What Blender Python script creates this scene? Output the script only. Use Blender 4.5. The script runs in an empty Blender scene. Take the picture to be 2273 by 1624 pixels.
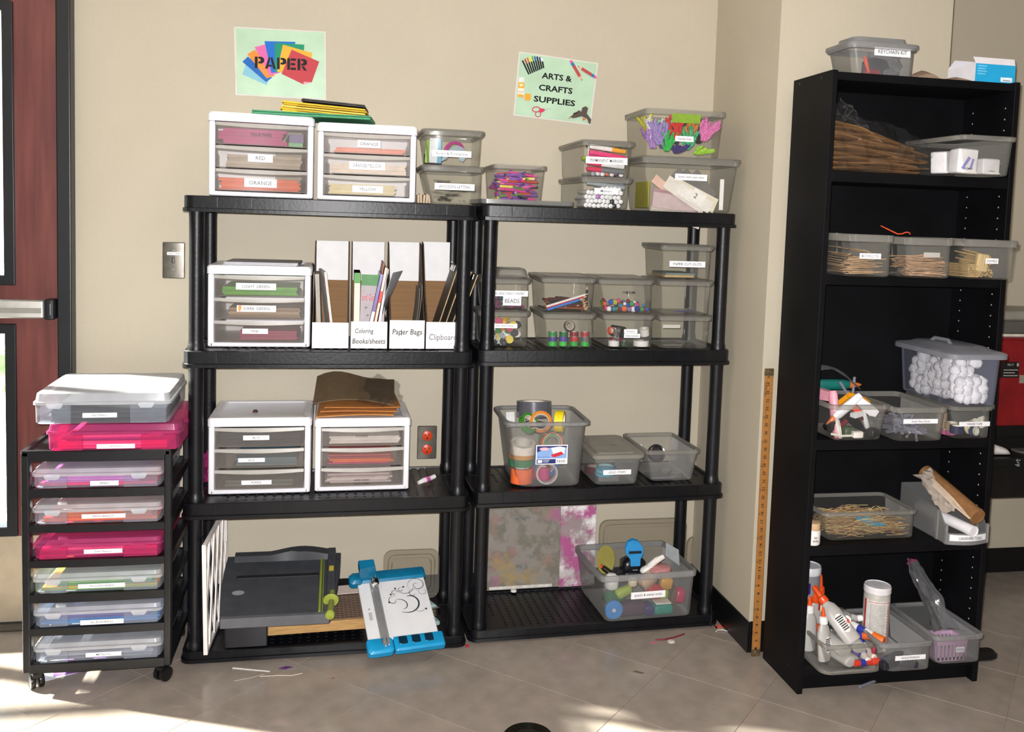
import bpy, bmesh, math, random
from mathutils import Vector, Matrix, noise
random.seed(7)
R_ = random.Random(11)
S = bpy.context.scene
COL = S.collection

# ------------------------------------------------------------------ camera
CAM = Vector((0.4411, -2.8283, 1.3533))
YAW, PITCH, ROLL, FOC = .2007, -.0792, .0334, 2087.81
PPX, PPY, IW, IH = 1184.17, 649.65, 2273.0, 1624.0
fwd = Vector((math.sin(YAW)*math.cos(PITCH), math.cos(YAW)*math.cos(PITCH), math.sin(PITCH)))
rgt = fwd.cross(Vector((0, 0, 1))).normalized()
upv = rgt.cross(fwd)
rgt, upv = rgt*math.cos(ROLL)+upv*math.sin(ROLL), upv*math.cos(ROLL)-rgt*math.sin(ROLL)
cd = bpy.data.cameras.new('camera')
cam = bpy.data.objects.new('camera', cd)
COL.objects.link(cam)
m = Matrix.Identity(4)
for i in range(3):
    m[i][0], m[i][1], m[i][2], m[i][3] = rgt[i], upv[i], -fwd[i], CAM[i]
cam.matrix_world = m
cd.sensor_fit = 'HORIZONTAL'
cd.sensor_width = 36.0
cd.lens = 36.0*FOC/IW
cd.shift_x = (IW/2-PPX)/IW
cd.shift_y = (PPY-IH/2)/IW
cd.clip_start = 0.02
S.camera = cam

def at(px, py, Y):
    d = fwd+rgt*((px-PPX)/FOC)-upv*((py-PPY)/FOC)
    return CAM+d*((Y-CAM.y)/d.y)
def atz(px, py, Z):
    d = fwd+rgt*((px-PPX)/FOC)-upv*((py-PPY)/FOC)
    return CAM+d*((Z-CAM.z)/d.z)

# ------------------------------------------------------------------ light, sky, exposure
w = bpy.data.worlds.new('sky'); S.world = w; w.use_nodes = True
nt = w.node_tree
bg = nt.nodes['Background']
bg.inputs['Color'].default_value = (.80, .90, 1.0, 1)
bg.inputs['Strength'].default_value = 6.0
def lamp(name, kind, loc, energy, color=(1, 1, 1), rot=None, **kw):
    d = bpy.data.lights.new(name, kind); d.energy = energy; d.color = color
    for k, v in kw.items(): setattr(d, k, v)
    o = bpy.data.objects.new(name, d); COL.objects.link(o); o.location = loc
    if rot: o.rotation_euler = rot
    return o
SUN_D = Vector((0.917, -0.40, -0.66)).normalized()
sun = lamp('sun', 'SUN', (-6, 8, 7), 85.0, (1, .94, .84), angle=math.radians(2.0))
sun.rotation_euler = SUN_D.to_track_quat('-Z', 'Y').to_euler()
fl = lamp('phone_flash', 'SPOT', CAM+upv*.035-rgt*.02, 290.0, (1, .985, .985), shadow_soft_size=.012, spot_size=math.radians(125), spot_blend=.6)
fl.rotation_euler = (fwd-upv*.08).to_track_quat('-Z', 'Y').to_euler()
for i, (x, y) in enumerate(((-1.2, -1.6), (1.6, -1.6), (-1.2, -3.8), (1.6, -3.8))):
    lamp('ceiling_fill', 'AREA', (x, y, 2.68), 6.5, (1, .87, .75), shape='RECTANGLE', size=1.2, size_y=.6)  # unseen fill lamps, added to lift wall and floor brightness
po = lamp('door_portal', 'AREA', (-1.45, .43, 1.1), 1.0, rot=(math.radians(-90), 0, 0), shape='RECTANGLE', size=1.9, size_y=2.0)
po.data.cycles.is_portal = True
S.view_settings.view_transform = 'Standard'
S.view_settings.look = 'None'
S.view_settings.gamma = 1.0
S.view_settings.use_curve_mapping = False
S.view_settings.exposure = 0.42
S.cycles.transparent_max_bounces = 40
S.cycles.max_bounces = 8
S.cycles.diffuse_bounces = 4
S.cycles.glossy_bounces = 3
S.cycles.caustics_reflective = False
S.cycles.caustics_refractive = False
S.cycles.sample_clamp_indirect = 4.0
S.cycles.use_denoising = True

# ------------------------------------------------------------------ materials
def lin(h):
    v = [int(h[i:i+2], 16)/255 for i in (0, 2, 4)]
    return tuple(c/12.92 if c <= .04045 else ((c+.055)/1.055)**2.4 for c in v)
MATS = {}
def M(name, hx, rough=.5, var=.05, scale=30, bump=0, bscale=200, metal=0, spec=.5, stretch=None, rnd=0):
    if name in MATS: return MATS[name]
    m = bpy.data.materials.new(name); m.use_nodes = True; n = m.node_tree; L = n.links
    p = n.nodes['Principled BSDF']
    p.inputs['Roughness'].default_value = rough
    p.inputs['Metallic'].default_value = metal
    p.inputs['Specular IOR Level'].default_value = spec
    c = lin(hx)
    tc = n.nodes.new('ShaderNodeTexCoord'); nz = n.nodes.new('ShaderNodeTexNoise')
    nz.inputs['Scale'].default_value = scale; nz.inputs['Detail'].default_value = 3
    vec = tc.outputs['Object']
    if stretch:
        mp = n.nodes.new('ShaderNodeMapping'); mp.inputs['Scale'].default_value = stretch
        L.new(vec, mp.inputs['Vector']); vec = mp.outputs['Vector']
    L.new(vec, nz.inputs['Vector'])
    rp = n.nodes.new('ShaderNodeValToRGB')
    rp.color_ramp.elements[0].position = .3; rp.color_ramp.elements[1].position = .7
    rp.color_ramp.elements[0].color = tuple(max(0, x*(1-var*1.6)) for x in c)+(1,)
    rp.color_ramp.elements[1].color = tuple(min(1, x*(1+var*1.6)) for x in c)+(1,)
    L.new(nz.outputs['Fac'], rp.inputs['Fac'])
    out = rp.outputs['Color']
    if rnd:
        oi = n.nodes.new('ShaderNodeObjectInfo'); hv = n.nodes.new('ShaderNodeHueSaturation')
        mr = n.nodes.new('ShaderNodeMapRange'); mr.inputs['To Min'].default_value = 1-rnd; mr.inputs['To Max'].default_value = 1+rnd
        L.new(oi.outputs['Random'], mr.inputs['Value']); L.new(mr.outputs['Result'], hv.inputs['Value'])
        L.new(out, hv.inputs['Color']); out = hv.outputs['Color']
    L.new(out, p.inputs['Base Color'])
    if bump:
        b = n.nodes.new('ShaderNodeBump'); b.inputs['Strength'].default_value = bump; b.inputs['Distance'].default_value = .002
        n2 = n.nodes.new('ShaderNodeTexNoise'); n2.inputs['Scale'].default_value = bscale; n2.inputs['Detail'].default_value = 2
        L.new(vec, n2.inputs['Vector']); L.new(n2.outputs['Fac'], b.inputs['Height']); L.new(b.outputs['Normal'], p.inputs['Normal'])
    MATS[name] = m
    return m
def C(hx, rough=.5):
    return M('paint_'+hx+('_g' if rough < .4 else ''), hx, rough, .06, 60)
def PAPER(hx):
    return M('paper_'+hx, hx, .75, .05, 40, .15, 300, spec=.25)
def CL(name, hx='e6e6e6', haze=.12, body='b8b8b6', rough=.12, edge=.55):
    """clear or milky plastic: see-through, with a faint body and a sheen"""
    if name in MATS: return MATS[name]
    m = bpy.data.materials.new(name); m.use_nodes = True; n = m.node_tree; L = n.links
    p = n.nodes['Principled BSDF']; out = n.nodes['Material Output']
    p.inputs['Base Color'].default_value = lin(body)+(1,)
    p.inputs['Roughness'].default_value = rough
    tr = n.nodes.new('ShaderNodeBsdfTransparent'); tr.inputs['Color'].default_value = lin(hx)+(1,)
    lw = n.nodes.new('ShaderNodeLayerWeight'); lw.inputs['Blend'].default_value = .25
    tc = n.nodes.new('ShaderNodeTexCoord'); nz = n.nodes.new('ShaderNodeTexNoise'); nz.inputs['Scale'].default_value = 14
    L.new(tc.outputs['Object'], nz.inputs['Vector'])
    a = n.nodes.new('ShaderNodeMath'); a.operation = 'MULTIPLY_ADD'
    a.inputs[1].default_value = edge; a.inputs[2].default_value = haze*.75
    L.new(lw.outputs['Fresnel'], a.inputs[0])
    b = n.nodes.new('ShaderNodeMath'); b.operation = 'MULTIPLY_ADD'; b.inputs[1].default_value = haze*.5; b.use_clamp = True
    L.new(nz.outputs['Fac'], b.inputs[0]); L.new(a.outputs[0], b.inputs[2])
    mx = n.nodes.new('ShaderNodeMixShader')
    L.new(b.outputs[0], mx.inputs['Fac']); L.new(tr.outputs[0], mx.inputs[1]); L.new(p.outputs[0], mx.inputs[2])
    L.new(mx.outputs[0], out.inputs['Surface'])
    MATS[name] = m
    return m

# ------------------------------------------------------------------ mesh builder
_TXT = {}
def glyphs(t, bold=0, shear=0):
    k = (t, bold, shear)
    if k not in _TXT:
        cu = bpy.data.curves.new('lettering', 'FONT'); cu.body = t; cu.resolution_u = 2
        cu.offset = bold; cu.shear = shear; cu.align_x = 'LEFT'
        o = bpy.data.objects.new('lettering', cu); COL.objects.link(o)
        dg = bpy.context.evaluated_depsgraph_get()
        me = o.evaluated_get(dg).to_mesh()
        vs = [(v.co.x, v.co.y) for v in me.vertices]; fs = [tuple(p.vertices) for p in me.polygons]
        o.evaluated_get(dg).to_mesh_clear()
        bpy.data.objects.remove(o); bpy.data.curves.remove(cu)
        if vs:
            x0, x1 = min(v[0] for v in vs), max(v[0] for v in vs); y0, y1 = min(v[1] for v in vs), max(v[1] for v in vs)
            vs = [((x-x0)/(x1-x0), (y-y0)/(y1-y0)) for x, y in vs]
            asp = (x1-x0)/(y1-y0)
        else: asp = 1
        _TXT[k] = (vs, fs, asp)
    return _TXT[k]

def rr(x0, x1, y0, y1, z, r=.01, n=3):
    r = min(r, (x1-x0)/2.01, (y1-y0)/2.01)
    pts = []
    for cx, cy, a0 in ((x1-r, y0+r, -90), (x1-r, y1-r, 0), (x0+r, y1-r, 90), (x0+r, y0+r, 180)):
        for i in range(n+1):
            a = math.radians(a0+90*i/n)
            pts.append(Vector((cx+r*math.cos(a), cy+r*math.sin(a), z)))
    return pts

class MB:
    def __init__(s): s.v = []; s.f = []; s.mi = []; s.m = Matrix.Identity(4)
    def add(s, vs, fs, mi=0):
        b = len(s.v)
        s.v += [s.m@Vector(v) for v in vs]
        s.f += [tuple(b+i for i in f) for f in fs]; s.mi += [mi]*len(fs)
        return s
    def box(s, x0, x1, y0, y1, z0, z1, mi=0):
        return s.add([(x0, y0, z0), (x1, y0, z0), (x1, y1, z0), (x0, y1, z0), (x0, y0, z1), (x1, y0, z1), (x1, y1, z1), (x0, y1, z1)],
                     [(0, 3, 2, 1), (4, 5, 6, 7), (0, 1, 5, 4), (1, 2, 6, 5), (2, 3, 7, 6), (3, 0, 4, 7)], mi)
    def loft(s, rings, mi=0, c0=True, c1=True, close=False):
        n = len(rings[0]); vs = [p for r in rings for p in r]; fs = []
        K = len(rings)
        for k in range(K if close else K-1):
            a, b = k*n, ((k+1) % K)*n
            for i in range(n):
                j = (i+1) % n
                fs.append((a+i, a+j, b+j, b+i))
        if not close:
            if c0: fs.append(tuple(reversed(range(n))))
            if c1: fs.append(tuple(range((K-1)*n, K*n)))
        return s.add(vs, fs, mi)
    def rbox(s, x0, x1, y0, y1, z0, z1, r=.005, e=.002, mi=0, n=3):
        e = min(e, (z1-z0)/2.1)
        return s.loft([rr(x0+e, x1-e, y0+e, y1-e, z0, r, n), rr(x0, x1, y0, y1, z0+e, r, n), rr(x0, x1, y0, y1, z1-e, r, n), rr(x0+e, x1-e, y0+e, y1-e, z1, r, n)], mi)
    def lathe(s, prof, n=16, mi=0, sy=1.0):
        rings = []
        for r, z in prof:
            r = max(r, 1e-5)
            rings.append([Vector((r*math.cos(2*math.pi*i/n), sy*r*math.sin(2*math.pi*i/n), z)) for i in range(n)])
        return s.loft(rings, mi, prof[0][0] > 1e-4, prof[-1][0] > 1e-4)
    def ring(s, ro, ri, z0, z1, n=24, mi=0, mi2=None):
        rings = [[Vector((r*math.cos(2*math.pi*i/n), r*math.sin(2*math.pi*i/n), z)) for i in range(n)] for r, z in ((ro, z0), (ro, z1), (ri, z1), (ri, z0))]
        s.loft(rings, mi, close=True)
        return s
    def tube(s, pts, r, n=8, mi=0, caps=True):
        pts = [Vector(p) for p in pts]; rings = []
        rs = r if isinstance(r, (list, tuple)) else [r]*len(pts)
        ref = None
        for i, p in enumerate(pts):
            t = (pts[min(i+1, len(pts)-1)]-pts[max(i-1, 0)]).normalized()
            if ref is None: ref = Vector((0, 0, 1)) if abs(t.z) < .9 else Vector((1, 0, 0))
            a = t.cross(ref).normalized(); b = t.cross(a).normalized(); ref = b.cross(t) if False else ref
            rings.append([p+(a*math.cos(2*math.pi*k/n)+b*math.sin(2*math.pi*k/n))*rs[i] for k in range(n)])
        return s.loft(rings, mi, caps, caps)
    def prism(s, pts, d, mi=0):
        """polygon of 3-D points pushed by vector d"""
        pts = [Vector(p) for p in pts]; d = Vector(d); n = len(pts)
        fs = [tuple(range(n)), tuple(reversed(range(n, 2*n)))]+[(i, n+i, n+(i+1) % n, (i+1) % n) for i in range(n)]
        return s.add(pts+[p+d for p in pts], fs, mi)
    def poly(s, pts, mi=0): return s.add(pts, [tuple(range(len(pts)))], mi)
    def text(s, t, O, ex, ez, mi=0, bold=0, shear=0):
        vs, fs, _ = glyphs(t, bold, shear); O = Vector(O); ex = Vector(ex); ez = Vector(ez)
        return s.add([O+ex*x+ez*y for x, y in vs], fs, mi)
    def tfit(s, t, x0, x1, z0, z1, y, mi=0, bold=0, shear=0, fill=.8):
        """lettering centred in a rectangle that faces -y"""
        vs, fs, asp = glyphs(t, bold, shear)
        W, H = (x1-x0), (z1-z0); h = H*.46; wd = min(h*asp, W*fill)
        cx, cz = (x0+x1)/2, (z0+z1)/2
        return s.text(t, (cx-wd/2, y, cz-h/2), (wd, 0, 0), (0, 0, h), mi, bold, shear)
    def build(s, name, mats, parent=None, loc=None, smooth=35):
        me = bpy.data.meshes.new(name)
        me.from_pydata([tuple(v) for v in s.v], [], s.f)
        for m in (mats if isinstance(mats, (list, tuple)) else [mats]): me.materials.append(m)
        if len(me.materials) > 1: me.polygons.foreach_set('material_index', s.mi)
        bm = bmesh.new(); bm.from_mesh(me); bmesh.ops.recalc_face_normals(bm, faces=bm.faces); bm.to_mesh(me); bm.free()
        if smooth:
            me.polygons.foreach_set('use_smooth', [True]*len(me.polygons)); me.set_sharp_from_angle(angle=math.radians(smooth))
        o = bpy.data.objects.new(name, me); COL.objects.link(o)
        if parent: o.parent = parent
        if loc: o.location = loc
        return o

def tag(o, label, cat, group=None, kind=None):
    o['label'] = label; o['category'] = cat
    if group: o['group'] = group
    if kind: o['kind'] = kind
    return o
def T(name, label, cat, loc, rz=0, group=None):
    o = bpy.data.objects.new(name, None); COL.objects.link(o); o.empty_display_size = .02
    o.location = loc; o.rotation_euler = (0, 0, rz)
    return tag(o, label, cat, group)
def struct(name, mb, mats, parent=None, smooth=0):
    o = mb.build(name, mats, parent, smooth=smooth)
    if not parent: o['kind'] = 'structure'
    return o
def stuff(o): o['kind'] = 'stuff'; return o
def dup(o, loc=None, label=None, group=None, rot=None, quat=None, scale=None, parent=None):
    c = o.copy(); COL.objects.link(c)
    if parent: c.parent = parent
    for ch in list(o.children):
        k = ch.copy(); COL.objects.link(k); k.parent = c
        for g in ch.children:
            q = g.copy(); COL.objects.link(q); q.parent = k
    if loc is not None: c.location = loc
    if rot is not None: c.rotation_mode = 'XYZ'; c.rotation_euler = rot
    if quat is not None: c.rotation_mode = 'QUATERNION'; c.rotation_quaternion = quat
    if scale is not None: c.scale = scale
    if label: c['label'] = label
    if group: c['group'] = group
    return c
def aim(o, d, spin=0):
    q = Vector((0, 0, 1)).rotation_difference(Vector(d).normalized())
    from mathutils import Quaternion
    o.rotation_mode = 'QUATERNION'; o.rotation_quaternion = q@Quaternion((0, 0, 1), spin)
    return o
def setmat(o, mat):
    """own material on a shared mesh"""
    o.material_slots[0].link = 'OBJECT'; o.material_slots[0].material = mat

BLACK = M('black_plastic', '0a0b10', .4, .25, 25, .2, 90, spec=.38)
BLACKLAM = M('black_laminate', '09090c', .55, .2, 8, .05, 60, spec=.18)
WHITE = M('white_plastic', 'e9e8ee', .35, .02, 20)
LABEL = M('label_paper', 'f2f1f4', .5, .02, 80)
INK = C('17171c'); CHROME = M('bright_metal', 'b9b9b6', .22, .05, 80, metal=1)
CLEAR = CL('clear_plastic', 'f6f6f4', .05, 'b4b2ac', .12, .4)
CLEARRIM = CL('clear_plastic_rim', 'f0f0ee', .22, 'b4b2ac', .15)
LIDM = CL('clear_lid', 'f2f2f0', .12, 'b8b6b0', .16)
MILK = CL('milky_plastic', 'f0f0ef', .15, 'b2b2b2', .3)
MILKRIM = CL('milky_plastic_rim', 'ececec', .34, 'b2b2b2', .3)
FROST = CL('frosted_drawer', 'f4f2f0', .11, 'bcb6b0', .32, .3)
FROSTRIM = CL('frosted_drawer_lip', 'f0eeec', .5, 'd0ccc6', .32, .3)
CASE = CL('case_plastic', 'f4f6f9', .10, 'd0d4dc', .22, .4)
CASERIM = CL('case_lid_plastic', 'f4f6f8', .38, 'e4e6ec', .25, .3)
PINKC = CL('pink_case_plastic', 'fec6e0', .16, 'd8609c', .2, .4)
PINKR = CL('pink_case_lid_plastic', 'fcb8d8', .28, 'd05a98', .2, .3)
FILM = CL('clear_film', 'f8f8f8', .05, '6e6e6e', .06, .3)
# ------------------------------------------------------------------ room
YW, XC, YC = .374, 1.7225, -.134
WALL = M('painted_wall', 'bcb3a0', .62, .018, 3, .4, 170, spec=.25)
TRIMB = M('black_baseboard_vinyl', '0d0d10', .35, .2, 20)
H = 2.75
struct('wall_back', MB().box(-.389, XC+.02, YW, YW+.14, 0, H).box(-3.2, -2.46, YW, YW+.14, 0, H).box(-2.46, -.389, YW, YW+.14, 2.16, H), WALL)
struct('wall_column', MB().box(XC, 2.30, YC, YW+.14, 0, H), WALL)
struct('wall_right_recess', MB().box(2.30, 4.6, .402, .55, 0, H), WALL)
struct('wall_left', MB().box(-3.3, -3.2, -5.2, .52, 0, H), WALL)
struct('wall_right', MB().box(4.6, 4.7, -5.2, .55, 0, H), WALL)
struct('wall_front', MB().box(-3.3, 4.7, -5.3, -5.2, 0, H), WALL)
struct('ceiling', MB().box(-3.3, 4.7, -5.3, .6, H, H+.1), M('ceiling_tile', 'e6e2da', .8, .03, 12))
def bb(name, *b):
    mb = MB()
    for q in b: mb.rbox(*q, r=.002, e=.002)
    struct(name, mb, TRIMB)
bb('baseboard_back', (-.385, XC-.004, YW-.006, YW, 0, .1))
bb('baseboard_column', (XC-.006, XC, YC-.006, YW-.007, 0, .102), (XC+.001, 2.30, YC-.006, YC, 0, .102))
bb('baseboard_recess', (2.31, 4.59, .396, .402, 0, .1))
# floor: a slab with vinyl tiles laid at 45 degrees
FL = M('floor_tile', '94897f', .2, .07, 14, .06, 60, spec=.5, rnd=.035)
fl = struct('floor', MB().box(-3.3, 4.7, -5.3, .55, -.05, -.0024), FL)
MB().box(-1.2, 3.2, -1.0, .02, -.02, -.002).build('joint_bed', M('tile_joint', '8a7f72', .8), fl, smooth=0)
tl = .3048
ta = math.atan2(.682, .731)
tmb = MB().rbox(.0006, tl-.0006, .0006, tl-.0006, -.003, 0, r=.0008, e=.0006, n=1)
t0 = None
un, vn = Vector((.731, -.682, 0)), Vector((.682, .731, 0))
for i in range(-5, 12):
    for j in range(-4, 7):
        p = un*(.2603+tl*i)+vn*(.2002+tl*j)
        c = p+un*tl/2+vn*tl/2
        if not (-1.35 < c.x < 3.5 and -1.15 < c.y < .2): continue
        if t0 is None:
            t0 = tmb.build('tile', FL, fl, smooth=0); o = t0
        else:
            o = t0.copy(); COL.objects.link(o)
        o.location = p; o.rotation_euler = (0, 0, -math.atan2(.682, .731))

# ---- door with daylight
WOOD = M('cherry_wood_veneer', '6a3a36', .38, .16, 5, .04, 40, stretch=(9, 9, .7))
DBLK = M('black_door_metal', '15181c', .4, .1, 20)
d = bpy.data.objects.new('door_1', None); COL.objects.link(d); d['kind'] = 'structure'
y0, y1 = .352, .397
GX0, GX1, A0, A1, B0, B1 = -1.30, -.583, 1.119, 1.93, .321, .944
mb = MB()
mb.box(GX1, -.4315, y0, y1, .012, 2.14).box(-1.34, GX0, y0, y1, .012, 2.14)
mb.box(GX0, GX1, y0, y1, A1, 2.14).box(GX0, GX1, y0, y1, B1, A0).box(GX0, GX1, y0, y1, .012, B0)
mb.build('door_leaf', WOOD, d, smooth=0)
for z0, z1 in ((A0, A1), (B0, B1)):
    mb = MB(); e = .027
    for q in ((GX0-e, GX0+.004, z0-e, z1+e), (GX1-.004, GX1+e, z0-e, z1+e), (GX0, GX1, z1-.004, z1+e), (GX0, GX1, z0-e, z0+.004)):
        mb.rbox(q[0], q[1], y0-.012, y1+.012, q[2], q[3], r=.002, e=.002)
    mb.build('window_moulding', DBLK, d, smooth=0)
    MB().box(GX0, GX1, .372, .377, z0, z1).build('glass_pane', CL('door_glass', 'f4f7f6', .02, 'b8c0c0', .03, .5), d, smooth=0)
mb = MB().rbox(-1.3, -.462, y0-.05, y0-.012, .993, 1.05, r=.008, e=.004).box(-1.29, -.47, y0-.053, y0-.048, 1.010, 1.026)
mb.build('push_bar', M('brushed_aluminium', 'b7b4ae', .38, .05, 30, metal=.75), d)
MB().rbox(-.462, -.434, y0-.052, y0, .99, 1.053, r=.005, e=.003).box(-.4445, -.4425, y0-.0527, y0-.052, 1.005, 1.04, 1).build('bar_end_cap', [DBLK, C('8f8f92')], d)
MB().rbox(-1.33, -.4335, y0-.004, y0, .0125, .293, r=.002, e=.001).build('kick_plate', M('satin_kick_plate', 'b5a893', .35, .04, 30, metal=.4), d)
mb = MB().rbox(-.431, -.389, .325, .50, 0, 2.2, r=.004, e=.002).rbox(-1.357, -1.341, .362, .40, 0, 2.2, r=.002, e=.001).rbox(-2.46, -2.42, .325, .50, 0, 2.2, r=.004, e=.002).rbox(-2.42, -.431, .325, .50, 2.145, 2.2, r=.004, e=.002)
struct('trim_1', mb, DBLK)
wn = bpy.data.objects.new('window_1', None); COL.objects.link(wn); wn['kind'] = 'structure'
for z0, z1 in ((.16, 1.0), (1.05, 2.1)): MB().box(-2.42, -1.357, .40, .405, z0, z1).build('glass_pane', MATS['door_glass'], wn, smooth=0)
MB().box(-2.42, -1.357, .38, .43, 0, .16).box(-2.42, -1.357, .38, .43, 1.0, 1.05).box(-2.42, -1.357, .38, .43, 2.1, 2.15).build('window_rail', DBLK, wn, smooth=0)
struct('trim_2', MB().rbox(-1.36, -.435, .30, .47, -.001, .009, r=.004, e=.003), M('metal_threshold', '4b4741', .4, .1, 30, metal=.5))
# outside
struct('ground_outside', MB().box(-12, 6, .56, 20, -.06, -.02), M('outside_paving', 'b5b0a6', .8, .06, 4))
mb = MB()
for i in range(150):
    c = Vector((R_.uniform(-3.4, -1.3), R_.uniform(3.6, 4.4), R_.uniform(0, .85))); r = R_.uniform(.06, .13)
    a = Vector((R_.uniform(-1, 1), R_.uniform(-1, 1), R_.uniform(-1, 1))).normalized(); b = a.orthogonal().normalized()
    mb.poly([c-a*r, c+b*r*.5, c+a*r, c-b*r*.5])
tag(mb.build('hedge', M('hedge_leaf', '5f9a45', .6, .3, 6), smooth=0), 'green hedge outside seen through the door glass', 'shrub', kind='stuff')

# wall plates
STEEL = M('steel_wall_plate', '6d6961', .35, .12, 40, metal=.6)
def plate(name, label, cat, px):
    a, b = at(px[0], px[3], YW), at(px[1], px[2], YW)
    t = T(name, label, cat, ((a.x+b.x)/2, YW, (a.z+b.z)/2)); w, h = (b.x-a.x)/2, (b.z-a.z)/2
    MB().rbox(-w, w, -.006, 0, -h, h, r=.003, e=.0025).build('cover_plate', STEEL, t)
    return t, w, h
t, w, h = plate('light_switch', 'dark steel toggle light switch plate on the wall left of the shelves', 'light switch', (361, 411, 538, 617))
MB().rbox(-.005, .005, -.018, -.006, -.009, .011, r=.002, e=.002).build('toggle', C('4c4a46', .3), t)
for z in (.033, -.029): MB().lathe([(.0001, -.001), (.004, 0), (.004, .002)], 10).build('screw', CHROME, t, (0, -.0075, z)).rotation_euler = (math.pi/2, 0, 0)
MB().box(-.02, .024, -.0068, -.006, .017, .027).tfit('FRONT LT. WORK', -.02, .024, .0165, .0275, -.007, 1).build('label', [LABEL, C('55555c')], t, smooth=0)
t, w, h = plate('wall_outlet', 'steel wall outlet with two orange-red sockets beside the drawers', 'outlet', (925, 970, 944, 1018))
ORS = C('d8431c', .35)
for z in (.024, -.024):
    mb = MB(); mb.m = Matrix.Translation((0, 0, z))@Matrix.Rotation(math.pi/2, 4, 'X')
    mb.lathe([(.0175, .004), (.0175, .0085), (.016, .0095)], 20)
    s = mb.build('socket', ORS, t)
    mb = MB()
    for q in ((-.008, -.0055, .0, .008), (.0055, .008, .001, .0075)): mb.box(q[0], q[1], -.0102, -.009, z+q[2], z+q[3])
    mb.rbox(-.003, .003, -.0102, -.009, z-.011, z-.005, r=.002, e=.0005)
    mb.build('slot', INK, s)
MB().lathe([(.004, 0), (.0035, .002)], 10).build('screw', CHROME, t, (0, -.0065, 0)).rotation_euler = (math.pi/2, 0, 0)

# ---- posters
GREEN = M('poster_green', 'b3d0b4', .3, .06, 9)
def poster(name, label, TL, TR, BR, BL, draw):
    q = [at(*p, YW-.001) for p in (TL, TR, BR, BL)]
    c = sum(q, Vector())/4
    t = T(name, label, 'poster', (c.x, YW, c.z))
    L = [p-Vector((c.x, YW, c.z)) for p in q]
    MB().prism([p-Vector((0, .0004, 0)) for p in L], (0, .0009, 0)).build('laminate', CL('laminate_border', 'fafaf6', .62, 'f2f0ea', .2, .2), t, smooth=0)
    ins = [p*.962-Vector((0, .0006, 0)) for p in L]
    MB().prism(ins, (0, .0002, 0)).build('sheet', GREEN, t, smooth=0)
    mats, mb = [], MB()
    st = [0]
    def px(x, y):
        p = at(x, y, YW)-Vector((c.x, YW, c.z)); p.y = -.0016-.00008*st[0]; return p
    def mi(h):
        mm = M('print_'+h, h, .5, .03, 20, spec=.2)
        if mm not in mats: mats.append(mm)
        return mats.index(mm)
    def P(pts, h): st[0] += 1; mb.poly([px(*p) for p in pts], mi(h))
    def TX(s, a, b, hh, h, bold=.03):
        st[0] += 1
        O, e = px(*a), px(*b); ex = e-O; ex.y = 0
        up = Vector((-ex.z, 0, ex.x)).normalized()*hh
        mb.text(s, O, ex, up, mi(h), bold)
    draw(P, TX)
    mb.build('print', mats, t, smooth=0)
    return t
def draw_paper(P, TX):
    g = lambda pts: [(430+x/3.61, 30+y/3.61) for x, y in pts]
    for pts, h in (([(390, 488), (415, 408), (612, 512), (585, 575)], '86bdd0'), ([(390, 387), (435, 345), (628, 515), (580, 550)], '1f62b4'),
                   ([(428, 326), (492, 290), (650, 500), (585, 520)], 'e08a3c'), ([(488, 270), (572, 248), (705, 470), (612, 500)], 'd868a6'),
                   ([(567, 222), (816, 228), (800, 300), (700, 470), (622, 476)], '1a6ac4'), ([(650, 235), (886, 250), (880, 380), (700, 470), (652, 466)], '178c68'),
                   ([(715, 250), (950, 316), (940, 400), (730, 480), (668, 466)], 'eaaa3a'), ([(785, 290), (1006, 386), (946, 552), (878, 568), (704, 484)], 'b93f47'),
                   ([(878, 568), (946, 552), (882, 546)], 'e59aac')): P(g(pts), h)
    W = [('P', 490, 565), ('A', 572, 660), ('P', 668, 742), ('E', 750, 820), ('R', 832, 908)]
    Pb = [(.38, 1), (.75, 1), (1, .86), (1, .56), (.75, .42), (.38, .42), (.38, .58), (.6, .6), (.62, .7), (.6, .82), (.38, .84)]
    L = {'P': [[(0, 0), (.3, 0), (.3, 1), (0, 1)], Pb], 'A': [[(0, 0), (.26, 0), (.47, .92), (.47, 1), (.33, 1)], [(.53, 1), (.67, 1), (1, 0), (.73, 0), (.53, .78)], [(.3, .18), (.63, .18), (.58, .36), (.35, .36)]],
         'E': [[(0, 0), (.32, 0), (.32, 1), (0, 1)], [(.4, .8), (1, .8), (1, 1), (.4, 1)], [(.4, .4), (.9, .4), (.9, .6), (.4, .6)], [(.4, 0), (1, 0), (1, .2), (.4, .2)]],
         'R': [[(0, 0), (.3, 0), (.3, 1), (0, 1)], Pb, [(.4, .36), (.68, .36), (1, 0), (.68, 0)]]}
    for ch, x0, x1 in W:
        for pl in L[ch]:
            pts = []
            for u, v in pl:
                x = x0+(x1-x0)*u; yb = 437+(x-490)*.052
                pts.append((x, yb-v*92))
            P(g(pts), '0b0b0d')
poster('paper_poster', 'laminated pale green poster reading PAPER with a fan of coloured sheets', (519, 59), (723, 70), (724, 222), (523, 211), draw_paper)
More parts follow.
